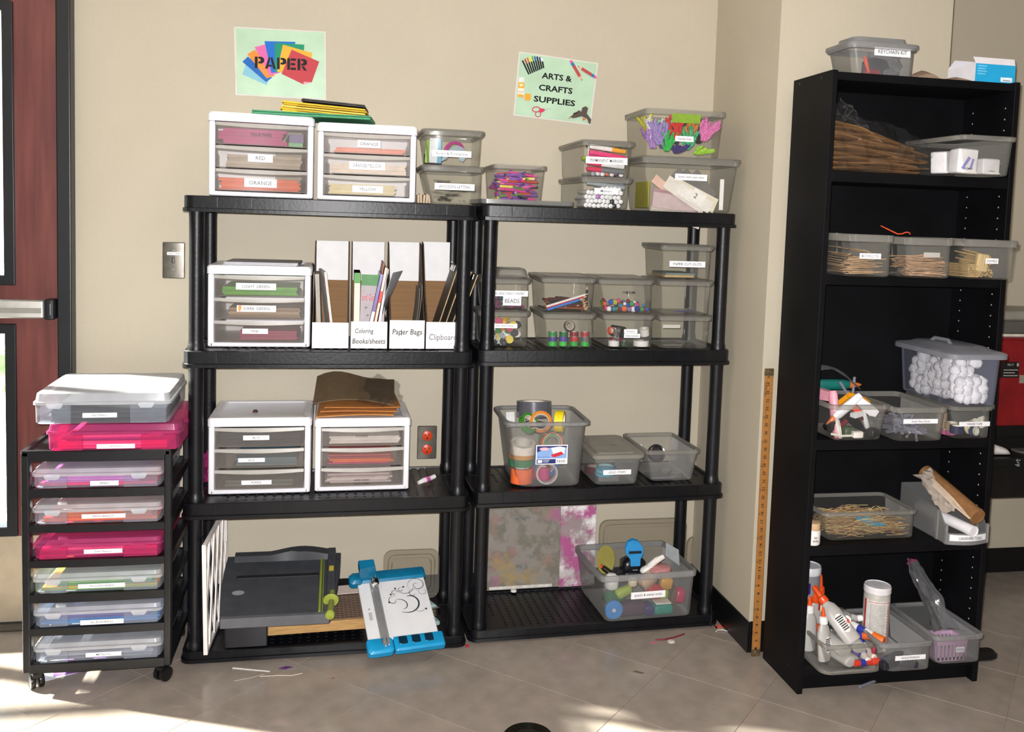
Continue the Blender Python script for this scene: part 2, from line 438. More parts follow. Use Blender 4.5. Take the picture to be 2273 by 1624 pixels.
def draw_arts(P, TX):
    k = 7.577
    g = lambda pts: [(1100+x/k, 90+y/k) for x, y in pts]
    G = lambda x, y: (1100+x/k, 90+y/k)
    TX('ARTS &', G(772, 635), G(1278, 700), .0205, '0a0a0c'); TX('CRAFTS', G(722, 835), G(1288, 902), .0205, '0a0a0c'); TX('SUPPLIES', G(636, 1025), G(1332, 1110), .0205, '0a0a0c')
    cs = ['141414', 'a8443a', 'd0673a', 'd8d83a', '6a9a48', '1d5fa8', '16204a', '4a2f8a', 'd9e2de']
    for i, cc in enumerate(cs):
        f = i/8.0
        bx, by = 560+f*245, 570-f*105; tx, ty = 450+f*325, 350-(1-(2*f-1.25)**2*.55)*95+f*15
        dx, dy = tx-bx, ty-by; ln = math.hypot(dx, dy); nx, ny = -dy/ln*13, dx/ln*13
        mx, my = bx+dx*.68, by+dy*.68
        P(g([(bx-nx, by-ny), (bx+nx, by+ny), (mx+nx, my+ny), (mx-nx, my-ny)]), '0d0d0d')
        P(g([(mx-nx, my-ny), (mx+nx, my+ny), (tx+nx, ty+ny), (tx-nx, ty-ny)]), cc)
    def pencil(a, b):
        dx, dy = b[0]-a[0], b[1]-a[1]; ln = math.hypot(dx, dy); ux, uy = dx/ln, dy/ln; nx, ny = -uy*26, ux*26
        q = lambda s, w: (a[0]+dx*s+nx*w, a[1]+dy*s+ny*w)
        P(g([q(0, -.7), q(0, .7), q(.12, 1), q(.12, -1)]), 'd85a94'); P(g([q(.12, -1), q(.12, 1), q(.25, 1), q(.25, -1)]), '2a76b0')
        P(g([q(.25, -1), q(.25, 1), q(.78, 1), q(.78, -1)]), 'b24a4c'); P(g([q(.78, -1), q(.78, 1), q(.93, .35), q(.93, -.35)]), 'e0a88c'); P(g([q(.93, -.35), q(.93, .35), q(1, 0)]), '151515')
    pencil((1255, 335), (1458, 680)); pencil((1690, 630), (1375, 430))
    P(g([(392, 615), (482, 622), (476, 708), (384, 700)]), 'd6dcd8'); P(g([(384, 700), (480, 708), (468, 958), (366, 945)]), 'dfa63c')
    P(g([(378, 800), (476, 808), (470, 915), (370, 905)]), 'efe2d2'); TX('GLUE', G(384, 872), G(462, 880), .006, 'a8524a', .01); TX('Stick', G(392, 905), G(448, 912), .003, 'b86a5a', 0)
    P(g([(398, 730), (462, 735), (450, 775), (405, 770)]), 'f0dcb0')
    P(g([(495, 893), (590, 900), (582, 1010), (485, 1005)]), 'eaa32c')
    def ringp(cx, cy, rx, ry, th, h, n=18):
        for i in range(n):
            a, b = 2*math.pi*i/n, 2*math.pi*(i+1)/n
            P(g([(cx+rx*math.cos(a), cy+ry*math.sin(a)), (cx+rx*math.cos(b), cy+ry*math.sin(b)), (cx+(rx-th)*math.cos(b), cy+(ry-th)*math.sin(b)), (cx+(rx-th)*math.cos(a), cy+(ry-th)*math.sin(a))]), h)
    ringp(680, 1160, 75, 50, 16, 'c43a5a'); ringp(708, 1240, 52, 52, 14, 'c43a5a')
    P(g([(725, 1140), (815, 1150), (822, 1185), (770, 1215), (735, 1205)]), 'cc3a5c'); P(g([(815, 1152), (940, 1135), (942, 1142), (818, 1170)]), 'a9bdb2'); P(g([(815, 1160), (925, 1158), (820, 1176)]), 'a9bdb2')
    P(g([(1240, 1290), (1395, 1172), (1430, 1200), (1450, 1130), (1510, 1108), (1548, 1140), (1525, 1230), (1600, 1330), (1585, 1405), (1560, 1400), (1530, 1320), (1440, 1278), (1300, 1310)]), '564a44')
    P(g([(1210, 1312), (1240, 1285), (1250, 1308), (1225, 1325)]), 'd08a6a'); P(g([(1450, 1300), (1520, 1322), (1460, 1352)]), 'c96a3c'); P(g([(1295, 1225), (1370, 1200), (1375, 1225), (1300, 1255)]), '332c28')
poster('arts_poster', 'laminated green poster reading ARTS & CRAFTS SUPPLIES taped up crooked', (1152, 114), (1328, 140), (1311, 278), (1139, 256), draw_arts)
# ------------------------------------------------------------------ shelving units
def unit(name, label, x, y, rz, W, D, levels):
    t = T(name, label, 'shelving unit', (x, y, 0), rz, 'black plastic shelving units')
    r = .03
    for k, (zt, zb) in enumerate(levels):
        e = .004; mb = MB()
        mb.loft([rr(-e, W+e, -e, D+e, zb, r), rr(-e, W+e, -e, D+e, zb+.010, r), rr(0, W, 0, D, zb+.0115, r), rr(0, W, 0, D, zt-.002, r), rr(.002, W-.002, .002, D-.002, zt, r),
                 rr(.014, W-.014, .014, D-.014, zt, r), rr(.016, W-.016, .016, D-.016, zt-.006, r), rr(.016, W-.016, .016, D-.016, zb, r)], close=True)
        for cx in (.06, W-.06):
            for cy in (.06, D-.06): mb.box(cx-.046, cx+.046, cy-.046, cy+.046, zt-.014, zt-.002)
        for i in range(1, 9): mb.box(W*i/9-.001, W*i/9+.001, -.0012, .003, zb+.014, zt-.004)
        s = mb.build('shelf', BLACK, t, smooth=30)
        mb = MB()
        n = 30
        for i in range(n):
            a = .02+(W-.04)*i/n; mb.box(a, a+(W-.04)/n*.66, .016, D-.016, zt-.008, zt-.003)
        for i in range(13):
            a = .02+(D-.04)*i/13; mb.box(.016, W-.016, a, a+.016, zt-.010, zt-.0045)
        stuff(mb.build('deck_grid', BLACK, s, smooth=0))
    for k in range(len(levels)-1):
        z1, z0 = levels[k][1], levels[k+1][0]
        for cx in (.034, W-.034):
            for cy in (.034, D-.034):
                MB().lathe([(.0245, z0-.004), (.0245, z0+.012), (.0225, z0+.016), (.0215, z0+.03), (.0215, z1-.02), (.0225, z1)], 20).build('post', BLACK, t, (cx, cy, 0))
    zb = levels[-1][1]
    for cx in (.034, W-.034):
        for cy in (.034, D-.034): MB().lathe([(.02, 0), (.026, .004), (.026, zb+.003)], 16).build('foot', BLACK, t, (cx, cy, 0))
    return t
LV = [(1.386, 1.340), (.9385, .890), (.4885, .441), (.040, .006)]
unit('shelving_unit', 'left black plastic four-tier shelving unit with magazine files and drawer units', -.009, 0, .008, .847, .362, LV)
unit('shelving_unit', 'right black plastic four-tier shelving unit against the column, full of clear bins', .8535, .028, .033, .847, .315, [(a+.003, b+.003) for a, b in LV[:3]]+[(.043, .008)])
ZL = [1.3866, .9391, .4891, .0406]
ZR = [z+.003 for z in ZL]

# ------------------------------------------------------------------ bookcase
BX, BY, BW, BD, BH = 1.754, -.407, .591, .23, 1.789
t = T('bookcase', 'tall narrow black laminate bookcase in front of the column', 'bookcase', (BX, BY, 0))
for q in ((0, .017), (BW-.017, BW)):
    MB().rbox(q[0], q[1], 0, BD, 0, BH, r=.0015, e=.001).build('side_panel', BLACKLAM, t, smooth=0)
SZ = [1.513, 1.224, .750, .440, .082]
MB().rbox(.017, BW-.017, .004, BD-.006, BH-.026, BH-.004, r=.001, e=.001).build('top_panel', BLACKLAM, t, smooth=0)
for z in SZ: MB().rbox(.0175, BW-.0175, .002, BD-.008, z-.030, z, r=.001, e=.001).build('shelf', BLACKLAM, t, smooth=0)
MB().box(.017, BW-.017, BD-.005, BD, .06, BH-.004).build('back_panel', BLACKLAM, t, smooth=0)
MB().box(.017, BW-.017, .03, .045, 0, .052).build('kick_board', BLACKLAM, t, smooth=0)
mb = MB(); z = .15
while z < 1.74:
    if all(not (s-.04 < z < s+.012) for s in SZ):
        for y in (.035, BD-.05):
            for x, sg in ((BW-.0172, -1), (.0172, 1)):
                mb.m = Matrix.Translation((x, y, z))@Matrix.Rotation(math.pi/2*sg, 4, 'Y')
                mb.lathe([(.0001, .0002), (.0018, .0002), (.0024, .0004), (.0026, 0)], 8)
    z += .032
stuff(mb.build('pin_holes', M('pin_hole_glint', 'a8a29a', .7), t))  # pale discs: light caught in the holes, put in as colour
mb = MB()
for y, z in ((.06, BH-.015), (.19, BH-.015), (.06, .06)):
    mb.m = Matrix.Translation((-.0003, y, z))@Matrix.Rotation(-math.pi/2, 4, 'Y'); mb.lathe([(.0001, .0006), (.004, .0004), (.0045, 0)], 10)
mb.build('cam_screws', C('060606', .3), t)

# ------------------------------------------------------------------ generic containers
def label_mesh(name, txt, x0, x1, z0, z1, y, parent, mat=None, ink=None, lines=None, tilt=0):
    mb = MB(); mb.box(x0, x1, y-.0006, y, z0, z1)
    ls = txt.split('\n')
    hh = (z1-z0)/len(ls)
    for i, l in enumerate(ls):
        if l: mb.tfit(l, x0, x1, z1-hh*(i+1), z1-hh*i, y-.0009, 1, bold=.004)
    return mb.build(name, [mat or LABEL, ink or INK], parent, smooth=0)

class Tub: pass
def tub(name, label, Y, z0, xb, xr, ry, depth, mats=(CLEAR, CLEARRIM), lid=None, labels=(), rz=0, by=None, group=None, r=.018, rimh=.014, iy=.012, rim_out=.006, cat='bin', h=None, liph=.006):
    """clear bin; xb/xr = pixels of the bottom and of the rim corners in front, ry = pixel row of the rim"""
    by = by or ry+80
    b0, b1 = at(xb[0], by, Y).x, at(xb[1], by, Y).x
    Yr = Y-iy
    r0, r1 = at(xr[0], ry, Yr), at(xr[1], ry, Yr)
    zr = (r0.z+r1.z)/2 if h is None else z0+h
    hh = zr-z0
    if Y < -.3 and cat != 'x' and z0 < 1.75:
        dx = max(0, 1.7765-r0.x)-max(0, r1.x-2.3215); r0.x = max(r0.x, 1.7765); r1.x = min(r1.x, 2.3215); b0 = max(b0, r0.x+.002); b1 = min(b1, r1.x-.002)
        depth = min(depth, -.189-Yr)
    w = r1.x-r0.x
    u = Tub(); u.x, u.y, u.z, u.w, u.d, u.h = r0.x, Yr, z0, w, depth, hh
    t = T(name, label, cat, (r0.x, Yr, z0), rz, group); u.t = t
    il, ir = max(.002, b0-r0.x), max(.002, r1.x-b1)
    u.il, u.ir, u.iy = il, ir, iy
    o = rim_out
    def ring(f, z, g=0):   # f: 0 bottom .. 1 rim
        a, b, c = il*(1-f)+o*f, ir*(1-f)+o*f, iy*(1-f)+o*f
        return rr(a+g, w-b-g, c+g, depth-c-g, z, r)
    mb = MB()
    mb.loft([ring(0, 0, .006), ring(0, .003, .001), ring(.02, .008), ring(.5, hh*.5), ring(.96, hh-rimh*.9)], c1=False)
    mb.build('tub', mats[0], t, smooth=50)
    zt = hh
    mb = MB()
    mb.loft([ring(.97, hh-rimh), rr(.001, w-.001, .001, depth-.001, hh-rimh+.001, r), rr(0, w, 0, depth, hh-.002, r), rr(.002, w-.002, .002, depth-.002, hh, r), ring(1, hh, .002), ring(.99, hh-rimh*.8, .002)], close=True)
    mb.build('rim', mats[1], t, smooth=50)
    u.top = z0+hh
    if lid:
        g = .003; mb = MB(); q = .5*depth
        mb.loft([rr(-g, w+g, -g, depth+g, hh-.008, r), rr(-g, w+g, -g, depth+g, hh+.003, r), rr(0, w, 0, depth, hh+.005, r), rr(.010, w-.010, .010, depth-.010, hh+.005, r), rr(.014, w-.014, .014, depth-.014, hh+.001, r), rr(.02, w-.02, .02, depth-.02, hh+.001, r), rr(.024, w-.024, .024, depth-.024, hh+liph, r)], c0=False)
        mb.build('lid', lid, t, smooth=40)
        u.top = z0+hh+liph+.0005
    for k in labels:
        txt, a, b, c, d = k[:5]
        yl = Yr+iy*.55-.004
        p, q = at(a, d, yl), at(b, c, yl)
        lm = k[5] if len(k) > 5 else None
        zc = ((p.z+q.z)/2-z0)/hh
        yy = iy*(1-zc)+o*zc-.0015
        if lm == 'bare':
            mb = MB(); x0, x1, z0_, z1_ = p.x-r0.x, q.x-r0.x, p.z-z0, q.z-z0
            ls = txt.split('\n'); hq = (z1_-z0_)/len(ls)
            for i, l in enumerate(ls): mb.tfit(l, x0, x1, z1_-hq*(i+1), z1_-hq*i, yy, 0, bold=.004, fill=1)
            mb.build('lettering', INK, t, smooth=0)
        else:
            label_mesh('label', txt, p.x-r0.x, q.x-r0.x, p.z-z0, q.z-z0, yy, t, lm)
    return u

def stack(name, label, cat, loc, w, d, layers, rz=0, jit=.004, group=None, z=0):
    """layers: list of (thickness, material): sheets lying on each other, edges a little uneven"""
    mats = []; mb = MB(); z = 0
    for th, mt in layers:
        if mt not in mats: mats.append(mt)
        a, b = R_.uniform(-jit, jit), R_.uniform(-jit, jit)
        mb.box(a, w+a, b, d+b, z, z+th*.97, mats.index(mt)); z += th
    o = mb.build(name, mats, smooth=0); o.location = loc; o.rotation_euler = (0, 0, rz)
    return tag(o, label, cat, group)

# ------------------------------------------------------------------ white three-drawer units
def drawer_unit(label, Y, z0, xl, xr, yt, yb, depth, drawers, rz=0, ry=0, top_gray=True, bow=.006, lean=0):
    p, q = at(xl, yb, Y), at(xr, yt, Y)
    w = q.x-p.x if not rz else (q.x-p.x)/math.cos(rz)
    h = ((at(xl, yt, Y).z+at(xr, yt, Y).z)/2)-z0
    t = T('drawer_unit', label, 'drawer unit', (p.x, Y, z0), rz, 'white three-drawer units'); t.rotation_euler[1] = ry
    F, TB, BB = .018, .026, .013
    mb = MB()
    mb.rbox(0, F, .003, depth, 0, h-TB, r=.006, e=.003).rbox(w-F, w, .003, depth, 0, h-TB, r=.006, e=.003)
    mb.rbox(.004, w-.004, .003, depth, 0, BB, r=.006, e=.003).box(.004, w-.004, depth-.004, depth-.001, BB, h-TB)
    mb.build('shell', WHITE, t)
    mb = MB()
    mb.loft([rr(-.003, w+.003, -.002, depth+.002, h-TB, .014, 4), rr(-.003, w+.003, -.002, depth+.002, h-.006, .014, 4), rr(.002, w-.002, .002, depth-.002, h, .014, 4), rr(.022, w-.022, .03, depth-.022, h, .008, 4), rr(.026, w-.026, .034, depth-.026, h-.004, .008, 4)])
    mb.build('top', WHITE, t, smooth=40)
    n = len(drawers); zz = BB+.001; dh = (h-TB-BB-.002)/n
    out = []
    for i, (txt, lx) in enumerate(drawers):
        za = h-TB-.001-dh*(i+1); x0, x1 = F+.001, w-F-.001
        mb = MB()
        # bowed translucent front
        N = 8; top = []; vs = []; fs = []
        for k in range(N+1):
            f = k/N; x = x0+(x1-x0)*f; yb_ = -bow*math.sin(math.pi*f)+.004
            for zq in (za+.002, za+dh-.014): yq = yb_-lean*(zq-za); vs.append((x, yq, zq)); vs.append((x, yq+.002, zq))
        for k in range(N):
            a, b = 4*k, 4*k+4
            fs += [(a, b, b+2, a+2), (a+1, a+3, b+3, b+1)]
        mb.add(vs, fs)
        mb.box(x0+.003, x1-.003, .006, depth-.01, za+.002, za+.004).box(x0+.002, x0+.004, .006, depth-.01, za+.002, za+dh-.02).box(x1-.004, x1-.002, .006, depth-.01, za+.002, za+dh-.02)
        dr = mb.build('drawer', FROST, t, smooth=40)
        mb = MB(); rings = []
        for k in range(N+1):
            f = k/N; x = x0+(x1-x0)*f; yb_ = -bow*math.sin(math.pi*f); sag = -.004*math.sin(math.pi*f)
            rings.append([Vector((x, yb_-.005, za+dh-.011+sag)), Vector((x, yb_+.006, za+dh-.014+sag)), Vector((x, yb_+.006, za+dh-.003)), Vector((x, yb_-.003, za+dh-.0025))])
        mb.loft(rings); mb.build('pull_lip', FROSTRIM, dr, smooth=40)
        for q in lx:
            tx, a, b, c, d_ = q[:5]
            A_, B_ = at(a, d_, Y), at(b, c, Y)
            X0, X1 = A_.x-p.x, B_.x-p.x; Z0, Z1 = A_.z-z0, B_.z-z0
            f = ((X0+X1)/2-x0)/(x1-x0); yy = -bow*math.sin(math.pi*f)+.0022
            if len(q) > 5:
                mb = MB(); ls = tx.split('\n'); hq = (Z1-Z0)/len(ls)
                for k, l in enumerate(ls): mb.tfit(l, X0, X1, Z1-hq*(k+1), Z1-hq*k, yy, 0, bold=.006, fill=1)
                mb.build('lettering', INK, dr, smooth=0)
            else: label_mesh('label', tx, X0, X1, Z0, Z1, yy, dr)
        out.append((za, dh))
    return t, p.x, w, h, out

def papers(t, x, w, z0, Y, d0, label, layers, inset=(.03, .03), depth=.262, rz=0, dz=.005, jit=.004):
    za, dh = d0
    loc = Vector((x, Y, z0))+Matrix.Rotation(t.rotation_euler[2], 3, 'Z')@Vector((inset[0], .022, za+dz))
    o = stack('paper_stack', label, 'paper', loc, w-inset[0]-inset[1], depth, layers, rz+t.rotation_euler[2], jit)
    o.rotation_euler[1] = t.rotation_euler[1]
    return o
def lay(n, th, *hx): return [(th, PAPER(hx[i % len(hx)])) for i in range(n)]
# A, B on the top shelf
Y = .05
a = drawer_unit('white drawer unit with TISSUE PAPER drawer, left one on the top shelf', Y, ZL[0]+.002, 463, 697, 252, 434, .31,
    [('', [('TISSUE PAPER', 555, 603, 292, 305, 1)]), ('', [('RED', 550, 605, 343, 358)]), ('', [('ORANGE', 542, 614, 398, 414)])], rz=.10, ry=.0)
papers(a[0], a[1], a[2], ZL[0]+.002, Y, a[4][0], 'loose magenta tissue paper in the top drawer under the green folder', [(.012, PAPER('c43c86'))]*3+[(.010, PAPER('cf4a92'))], (.03, .085), jit=.01)
tg = papers(a[0], a[1], a[2], ZL[0]+.002, Y, a[4][0], 'lavender and green tissue paper bundle beside the magenta tissue', [(.012, PAPER('8fd0a0')), (.026, PAPER('8a82b0'))], (.225, .03), jit=.004)
papers(a[0], a[1], a[2], ZL[0]+.002, Y, a[4][1], 'tan paper stack in the drawer marked RED', lay(4, .009, 'b7a894', 'c3b5a0'), (.05, .035))
papers(a[0], a[1], a[2], ZL[0]+.002, Y, a[4][2], 'bright orange paper stack in the bottom drawer marked ORANGE', lay(7, .005, 'f2692f', 'ee5f28', 'f5803f'), (.03, .04), jit=.006)
b = drawer_unit('white drawer unit with glaring front, right one on the top shelf', .05, ZL[0]+.001, 703, 925, 276, 450, .31,
    [('', [('ORANGE', 794, 845, 313, 327)]), ('', [('ORANGE/YELLOW', 775, 855, 361, 375)]), ('', [('YELLOW', 782, 850, 414, 426)])], rz=-.03, bow=.002, lean=.06)
papers(b[0], b[1], b[2], ZL[0]+.001, .05, b[4][0], 'salmon orange paper stack in the top drawer of the glaring unit', lay(3, .005, 'f0805a', 'f59070'), (.05, .035))
papers(b[0], b[1], b[2], ZL[0]+.001, .05, b[4][1], 'cream paper stack in the middle drawer of the glaring unit', lay(5, .006, 'f0e6d8', 'f4e0cc'), (.04, .03))
papers(b[0], b[1], b[2], ZL[0]+.001, .05, b[4][2], 'pale yellow paper stack in the bottom drawer of the glaring unit', lay(5, .006, 'f2e3a8', 'f4ecc0'), (.035, .06))
# C on the second shelf
Y = .085
c = drawer_unit('white drawer unit on the second shelf with LIGHT GREEN drawer', Y, ZL[1], 460, 690, 590, 770, .27,
    [('', [('LIGHT GREEN', 524, 613, 629, 642)]), ('', [('DARK GREEN', 526, 613, 678, 691)]), ('', [('PINK', 538, 595, 729, 740)])])
papers(c[0], c[1], c[2], ZL[1], Y, c[4][0], 'lime green paper stack in the drawer marked LIGHT GREEN', lay(5, .005, '5cb52a', '63be2f', '4fa524'), (.04, .04), depth=.23)
papers(c[0], c[1], c[2], ZL[1], Y, c[4][1], 'brown paper stack in the drawer marked DARK GREEN', lay(5, .006, '8f7a66', 'a58e74', 'bfa98a'), (.06, .03), depth=.23)
papers(c[0], c[1], c[2], ZL[1], Y, c[4][2], 'magenta paper stack in the drawer marked PINK', lay(6, .0045, 'a63a63', 'b5446e'), (.09, .04), depth=.23)
p = at(532, 684, Y-.006)
MB().prism([(-.004, 0, .008), (.004, 0, .009), (.006, 0, .002), (.001, 0, -.010), (-.004, 0, -.006)], (0, .0008, 0)).build('orange_sticker', C('f08a2a'), c[0], (p.x-c[1], -.0075, p.z-ZL[1]))
o = stack('paper_sheets', 'loose white sheets lying on the second-shelf drawer unit', 'paper', (at(495, 580, .1).x, .11, ZL[1]+c[3]+.0005), .215, .20, lay(4, .0022, 'c9c9d2', 'b9b8ba'), -.02, .006)
# D, E on the third shelf
Y = .082
dd_ = drawer_unit('white drawer unit with bare grey top and BLUE drawers', Y, ZL[2], 461, 690, 927, 1099, .275,
    [('', [('BLUE', 540, 598, 965, 976)]), ('', [('BLUE', 529, 588, 1015, 1025)]), ('', [('PURPLE', 536, 603, 1064, 1075)])])
papers(dd_[0], dd_[1], dd_[2], ZL[2], Y, dd_[4][0], 'dark navy paper stack in the upper drawer marked BLUE', lay(7, .005, '26303c', '222a36'), (.03, .03), depth=.24)
papers(dd_[0], dd_[1], dd_[2], ZL[2], Y, dd_[4][1], 'grey-blue paper stack in the middle drawer marked BLUE', lay(4, .006, '6f7d80', '5b7f93'), (.08, .04), depth=.24)
papers(dd_[0], dd_[1], dd_[2], ZL[2], Y, dd_[4][2], 'grey paper stack in the drawer marked PURPLE', lay(3, .006, '777a70', '666a62'), (.05, .05), depth=.24)
o = MB(); o.lathe([(.0001, .009), (.005, .008), (.008, .004), (.0078, 0)], 10)
tag(o.build('acorn_cap', C('4a2f22')), 'small brown nut lying on the bare drawer unit top', 'nut').location = (at(567, 892, .18).x, .18, ZL[2]+dd_[3]-.0035)
e = drawer_unit('white drawer unit with STICKERS drawer under brown envelopes', Y+.006, ZL[2], 698, 911, 928, 1092, .275,
    [('', [('STICKERS', 786, 820, 962, 972, 1)]), ('', []), ('', [('INDEX CARDS\nPHOTO PAPER', 780, 824, 1060, 1077, 1)])], rz=.012)
papers(e[0], e[1], e[2], ZL[2], Y+.006, e[4][0], 'white sticker sheets in the drawer marked STICKERS', lay(4, .006, 'f2efec', 'e6e2e0'), (.045, .03), depth=.24)
papers(e[0], e[1], e[2], ZL[2], Y+.006, e[4][1], 'orange and magenta papers in the unlabelled middle drawer', [(.004, PAPER('c9357c')), (.005, PAPER('f2703a')), (.005, PAPER('f27a48')), (.004, PAPER('e8d9cc')), (.004, PAPER('b5485c')), (.005, PAPER('c25a60'))], (.05, .05), depth=.24, jit=.014)
papers(e[0], e[1], e[2], ZL[2], Y+.006, e[4][2], 'pale pink index cards in the drawer marked INDEX CARDS PHOTO PAPER', lay(5, .006, 'dccdd0', 'd3c2c6', 'efe6e4'), (.04, .06), depth=.24, jit=.01)

# folders across A and B
zt = ZL[0]+.002+a[3]+.001
o = tag(MB().rbox(0, .345, 0, .20, 0, .006, r=.004, e=.001).box(0, .345, .001, .2, .0075, .011).build('green_folder', PAPER('4f9a72'), smooth=0), 'green folder bridging the two top-shelf drawer units', 'folder')
o.location = (at(536, 244, .09).x+.03, .075, zt+.001); o.rotation_euler = (0, .012, -.10)
zt += .0125
ym = [PAPER('e6c23a'), PAPER('dcb536'), PAPER('edd060'), PAPER('caa52e')]
for i in range(5):
    mb = MB(); mb.box(0, .245, 0, .19, 0, .0038, 0).box(.004, .243, .0006, .188, .0038, .0046, 1).prism([(0, -.0002, .004), (.04, -.0002, .004), (.045, -.0002, .0052), (.002, -.0002, .0055)], (0, .004, 0), 0)
    o = mb.build('yellow_folder', [ym[i % 4], PAPER('b98f2a')], smooth=0)
    tag(o, ['lowest', 'second lowest', 'middle', 'second highest', 'topmost'][i]+' yellow file folder in the pile on the green folder', 'folder', 'yellow folders on the green folder')
    o.location = (at(622, 240, .1).x+R_.uniform(-.004, .006)+i*.002, .09, zt+.001+.0066*i); o.rotation_euler = (0, .058, -.09)
o = tag(MB().rbox(0, .19, 0, .15, 0, .004, r=.003, e=.001).rbox(.002, .188, .001, .15, .0045, .008, r=.003, e=.001).build('black_notebook', M('black_scuffed_cover', '2c2a28', .5, .4, 60), smooth=0), 'scuffed black notebook on top of the yellow folders', 'notebook')
o.location = (at(668, 222, .1).x, .10, zt+.0355); o.rotation_euler = (0, .062, -.09)

# brown envelopes in film on E
zt = ZL[2]+e[3]+.001
for i in range(3):
    mb = MB(); N = 8
    rings = []
    for k in range(N+1):
        f = k/N; x = .235*f; zc = .004*math.sin(f*3+i)+.002*i
        rings.append([Vector((x, 0, zc)), Vector((x, .19, zc+.003)), Vector((x, .19, zc+.006)), Vector((x, 0, zc+.003))])
    mb.loft(rings)
    o = mb.build('manila_envelope', PAPER(['c8894f', 'c07f46', 'b8793f'][i]), smooth=60)
    tag(o, ['lowest', 'middle', 'topmost'][i]+' tan manila envelope in the slumping pile on the STICKERS drawer unit', 'envelope', 'manila envelopes on the drawer unit')
    o.location = (at(702, 930, .09).x+.012*i, .085+.012*i, zt+.003+.0085*i); o.rotation_euler = (-.0+.02*i, -.02, -.02+.04*i)
mb = MB(); rings = []
for k in range(11):
    f = k/10; x = .25*f; zc = .018*math.sin(f*3.0+.2)+.012*f
    back = .055+.02*math.sin(f*5+1)-.03*abs(f-.8)
    rings.append([Vector((x, .0, zc)), Vector((x, .09, zc+back*.5)), Vector((x, .17, zc+back)), Vector((x, .17, zc+back+.003)), Vector((x, .09, zc+back*.5+.003)), Vector((x, .0, zc+.003))])
mb.loft(rings)
o = tag(mb.build('brown_envelope', PAPER('6f5c44'), smooth=60), 'dark brown kraft envelope curling up behind the manila ones', 'envelope')
o.location = (at(694, 880, .12).x, .13, zt+.032); o.rotation_euler = (.05, .05, -.03)
def film(name, label, loc, w, d, h, seed, nx=26, ny=12, amp=.02, mat=FILM, shape=None, rz=0, zmin=.0015):
    mb = MB(); vs = []; fs = []
    for j in range(ny+1):
        for i in range(nx+1):
            u, v = i/nx, j/ny
            p = shape(u, v) if shape else Vector((w*u, d*v, h*math.sin(math.pi*v)))
            q = noise.noise_vector(Vector((u*5+seed, v*4+seed*2.1, seed)))*amp+noise.noise_vector(Vector((u*15+seed, v*12, seed*3)))*amp*.45
            p = p+q
            if p.z < zmin: p.z = zmin
            vs.append(p)
    for j in range(ny):
        for i in range(nx):
            a_ = j*(nx+1)+i; fs.append((a_, a_+1, a_+nx+2, a_+nx+1))
    mb.add(vs, fs)
    o = mb.build(name, mat, smooth=25); o.location = loc; o.rotation_euler = (0, 0, rz)
    if label: tag(o, label, 'plastic wrap')
    return o
film('plastic_sleeve', 'crumpled clear plastic sleeve draped over the brown envelopes', (at(790, 900, .15).x, .10, zt+.028), .14, .15, 0, 3.3, 14, 12, .012, shape=lambda u, v: Vector((.14*u, .16*v, .012+.075*v*(1-abs(u-.55)))))

# ------------------------------------------------------------------ rolling cart with cases
CY = -.115
t = T('rolling_cart', 'black six-slot rolling cart holding cases of coloured paper beside the door', 'cart', (-.404, CY, 0))
CW, CD = .386, .345
FB = M('black_cart_plastic', '131417', .38, .2, 30)
zc = lambda px, py: at(px, py, CY).z
rails = [(1003, 1024), (1087, 1105), (1167, 1183), (1245, 1261), (1321, 1339), (1396, 1412), (1476, 1495)]
zr = [(zc(70, a_), zc(70, b_)) for a_, b_ in rails]
ztop, zbot = zr[0][0], zr[-1][1]
for x0, x1 in ((0, .022), (CW-.02, CW)):
    mb = MB(); mb.rbox(x0, x1, 0, .03, zbot, ztop, r=.005, e=.003)
    mb.rbox(x0, x1, CD-.03, CD, zbot, ztop, r=.005, e=.003)
    for a_, b_ in zr: mb.box(x0+.002, x1-.002, .03, CD-.03, (a_+b_)/2-.012, (a_+b_)/2+.01)
    mb.build('side_frame', FB, t, smooth=0)
for a_, b_ in zr:
    mb = MB()
    N = 8; rings = []
    for k in range(N+1):
        f = k/N; x = .018+(CW-.036)*f; s_ = .004*math.sin(math.pi*f)
        rings.append([Vector((x, -s_, b_)), Vector((x, .02, b_)), Vector((x, .02, a_)), Vector((x, -s_, a_))])
    mb.loft(rings); mb.box(.02, CW-.02, CD-.02, CD, b_, a_); mb.box(.018, .05, .02, CD-.02, b_+.002, b_+.006).box(CW-.05, CW-.018, .02, CD-.02, b_+.002, b_+.006)
    mb.build('rail', FB, t, smooth=30)
MB().loft([rr(0, CW, 0, CD, ztop-.012, .006), rr(0, CW, 0, CD, ztop+.002, .006), rr(.012, CW-.012, .012, CD-.012, ztop+.002, .006), rr(.014, CW-.014, .014, CD-.014, ztop-.004, .006)]).build('top_tray', FB, t)
for x, y, an in ((.028, .03, .5), (CW-.03, .03, -.6), (.03, CD-.03, .3), (CW-.03, CD-.03, .2)):
    cs = MB().lathe([(.006, .03), (.006, zbot+.004)], 10).box(-.012, .012, -.010, .014, .034, .046).build('caster', FB, t, (x, y, 0)); cs.rotation_euler = (0, 0, an)
    for sx in (-.011, .011):
        mb = MB(); mb.m = Matrix.Translation((sx, .006, .0215))@Matrix.Rotation(math.pi/2, 4, 'Y'); mb.lathe([(.014, -.008), (.0205, -.006), (.0215, 0), (.0205, .006), (.014, .008)], 20)
        mb.build('wheel', C('0b0b0d', .3), cs)
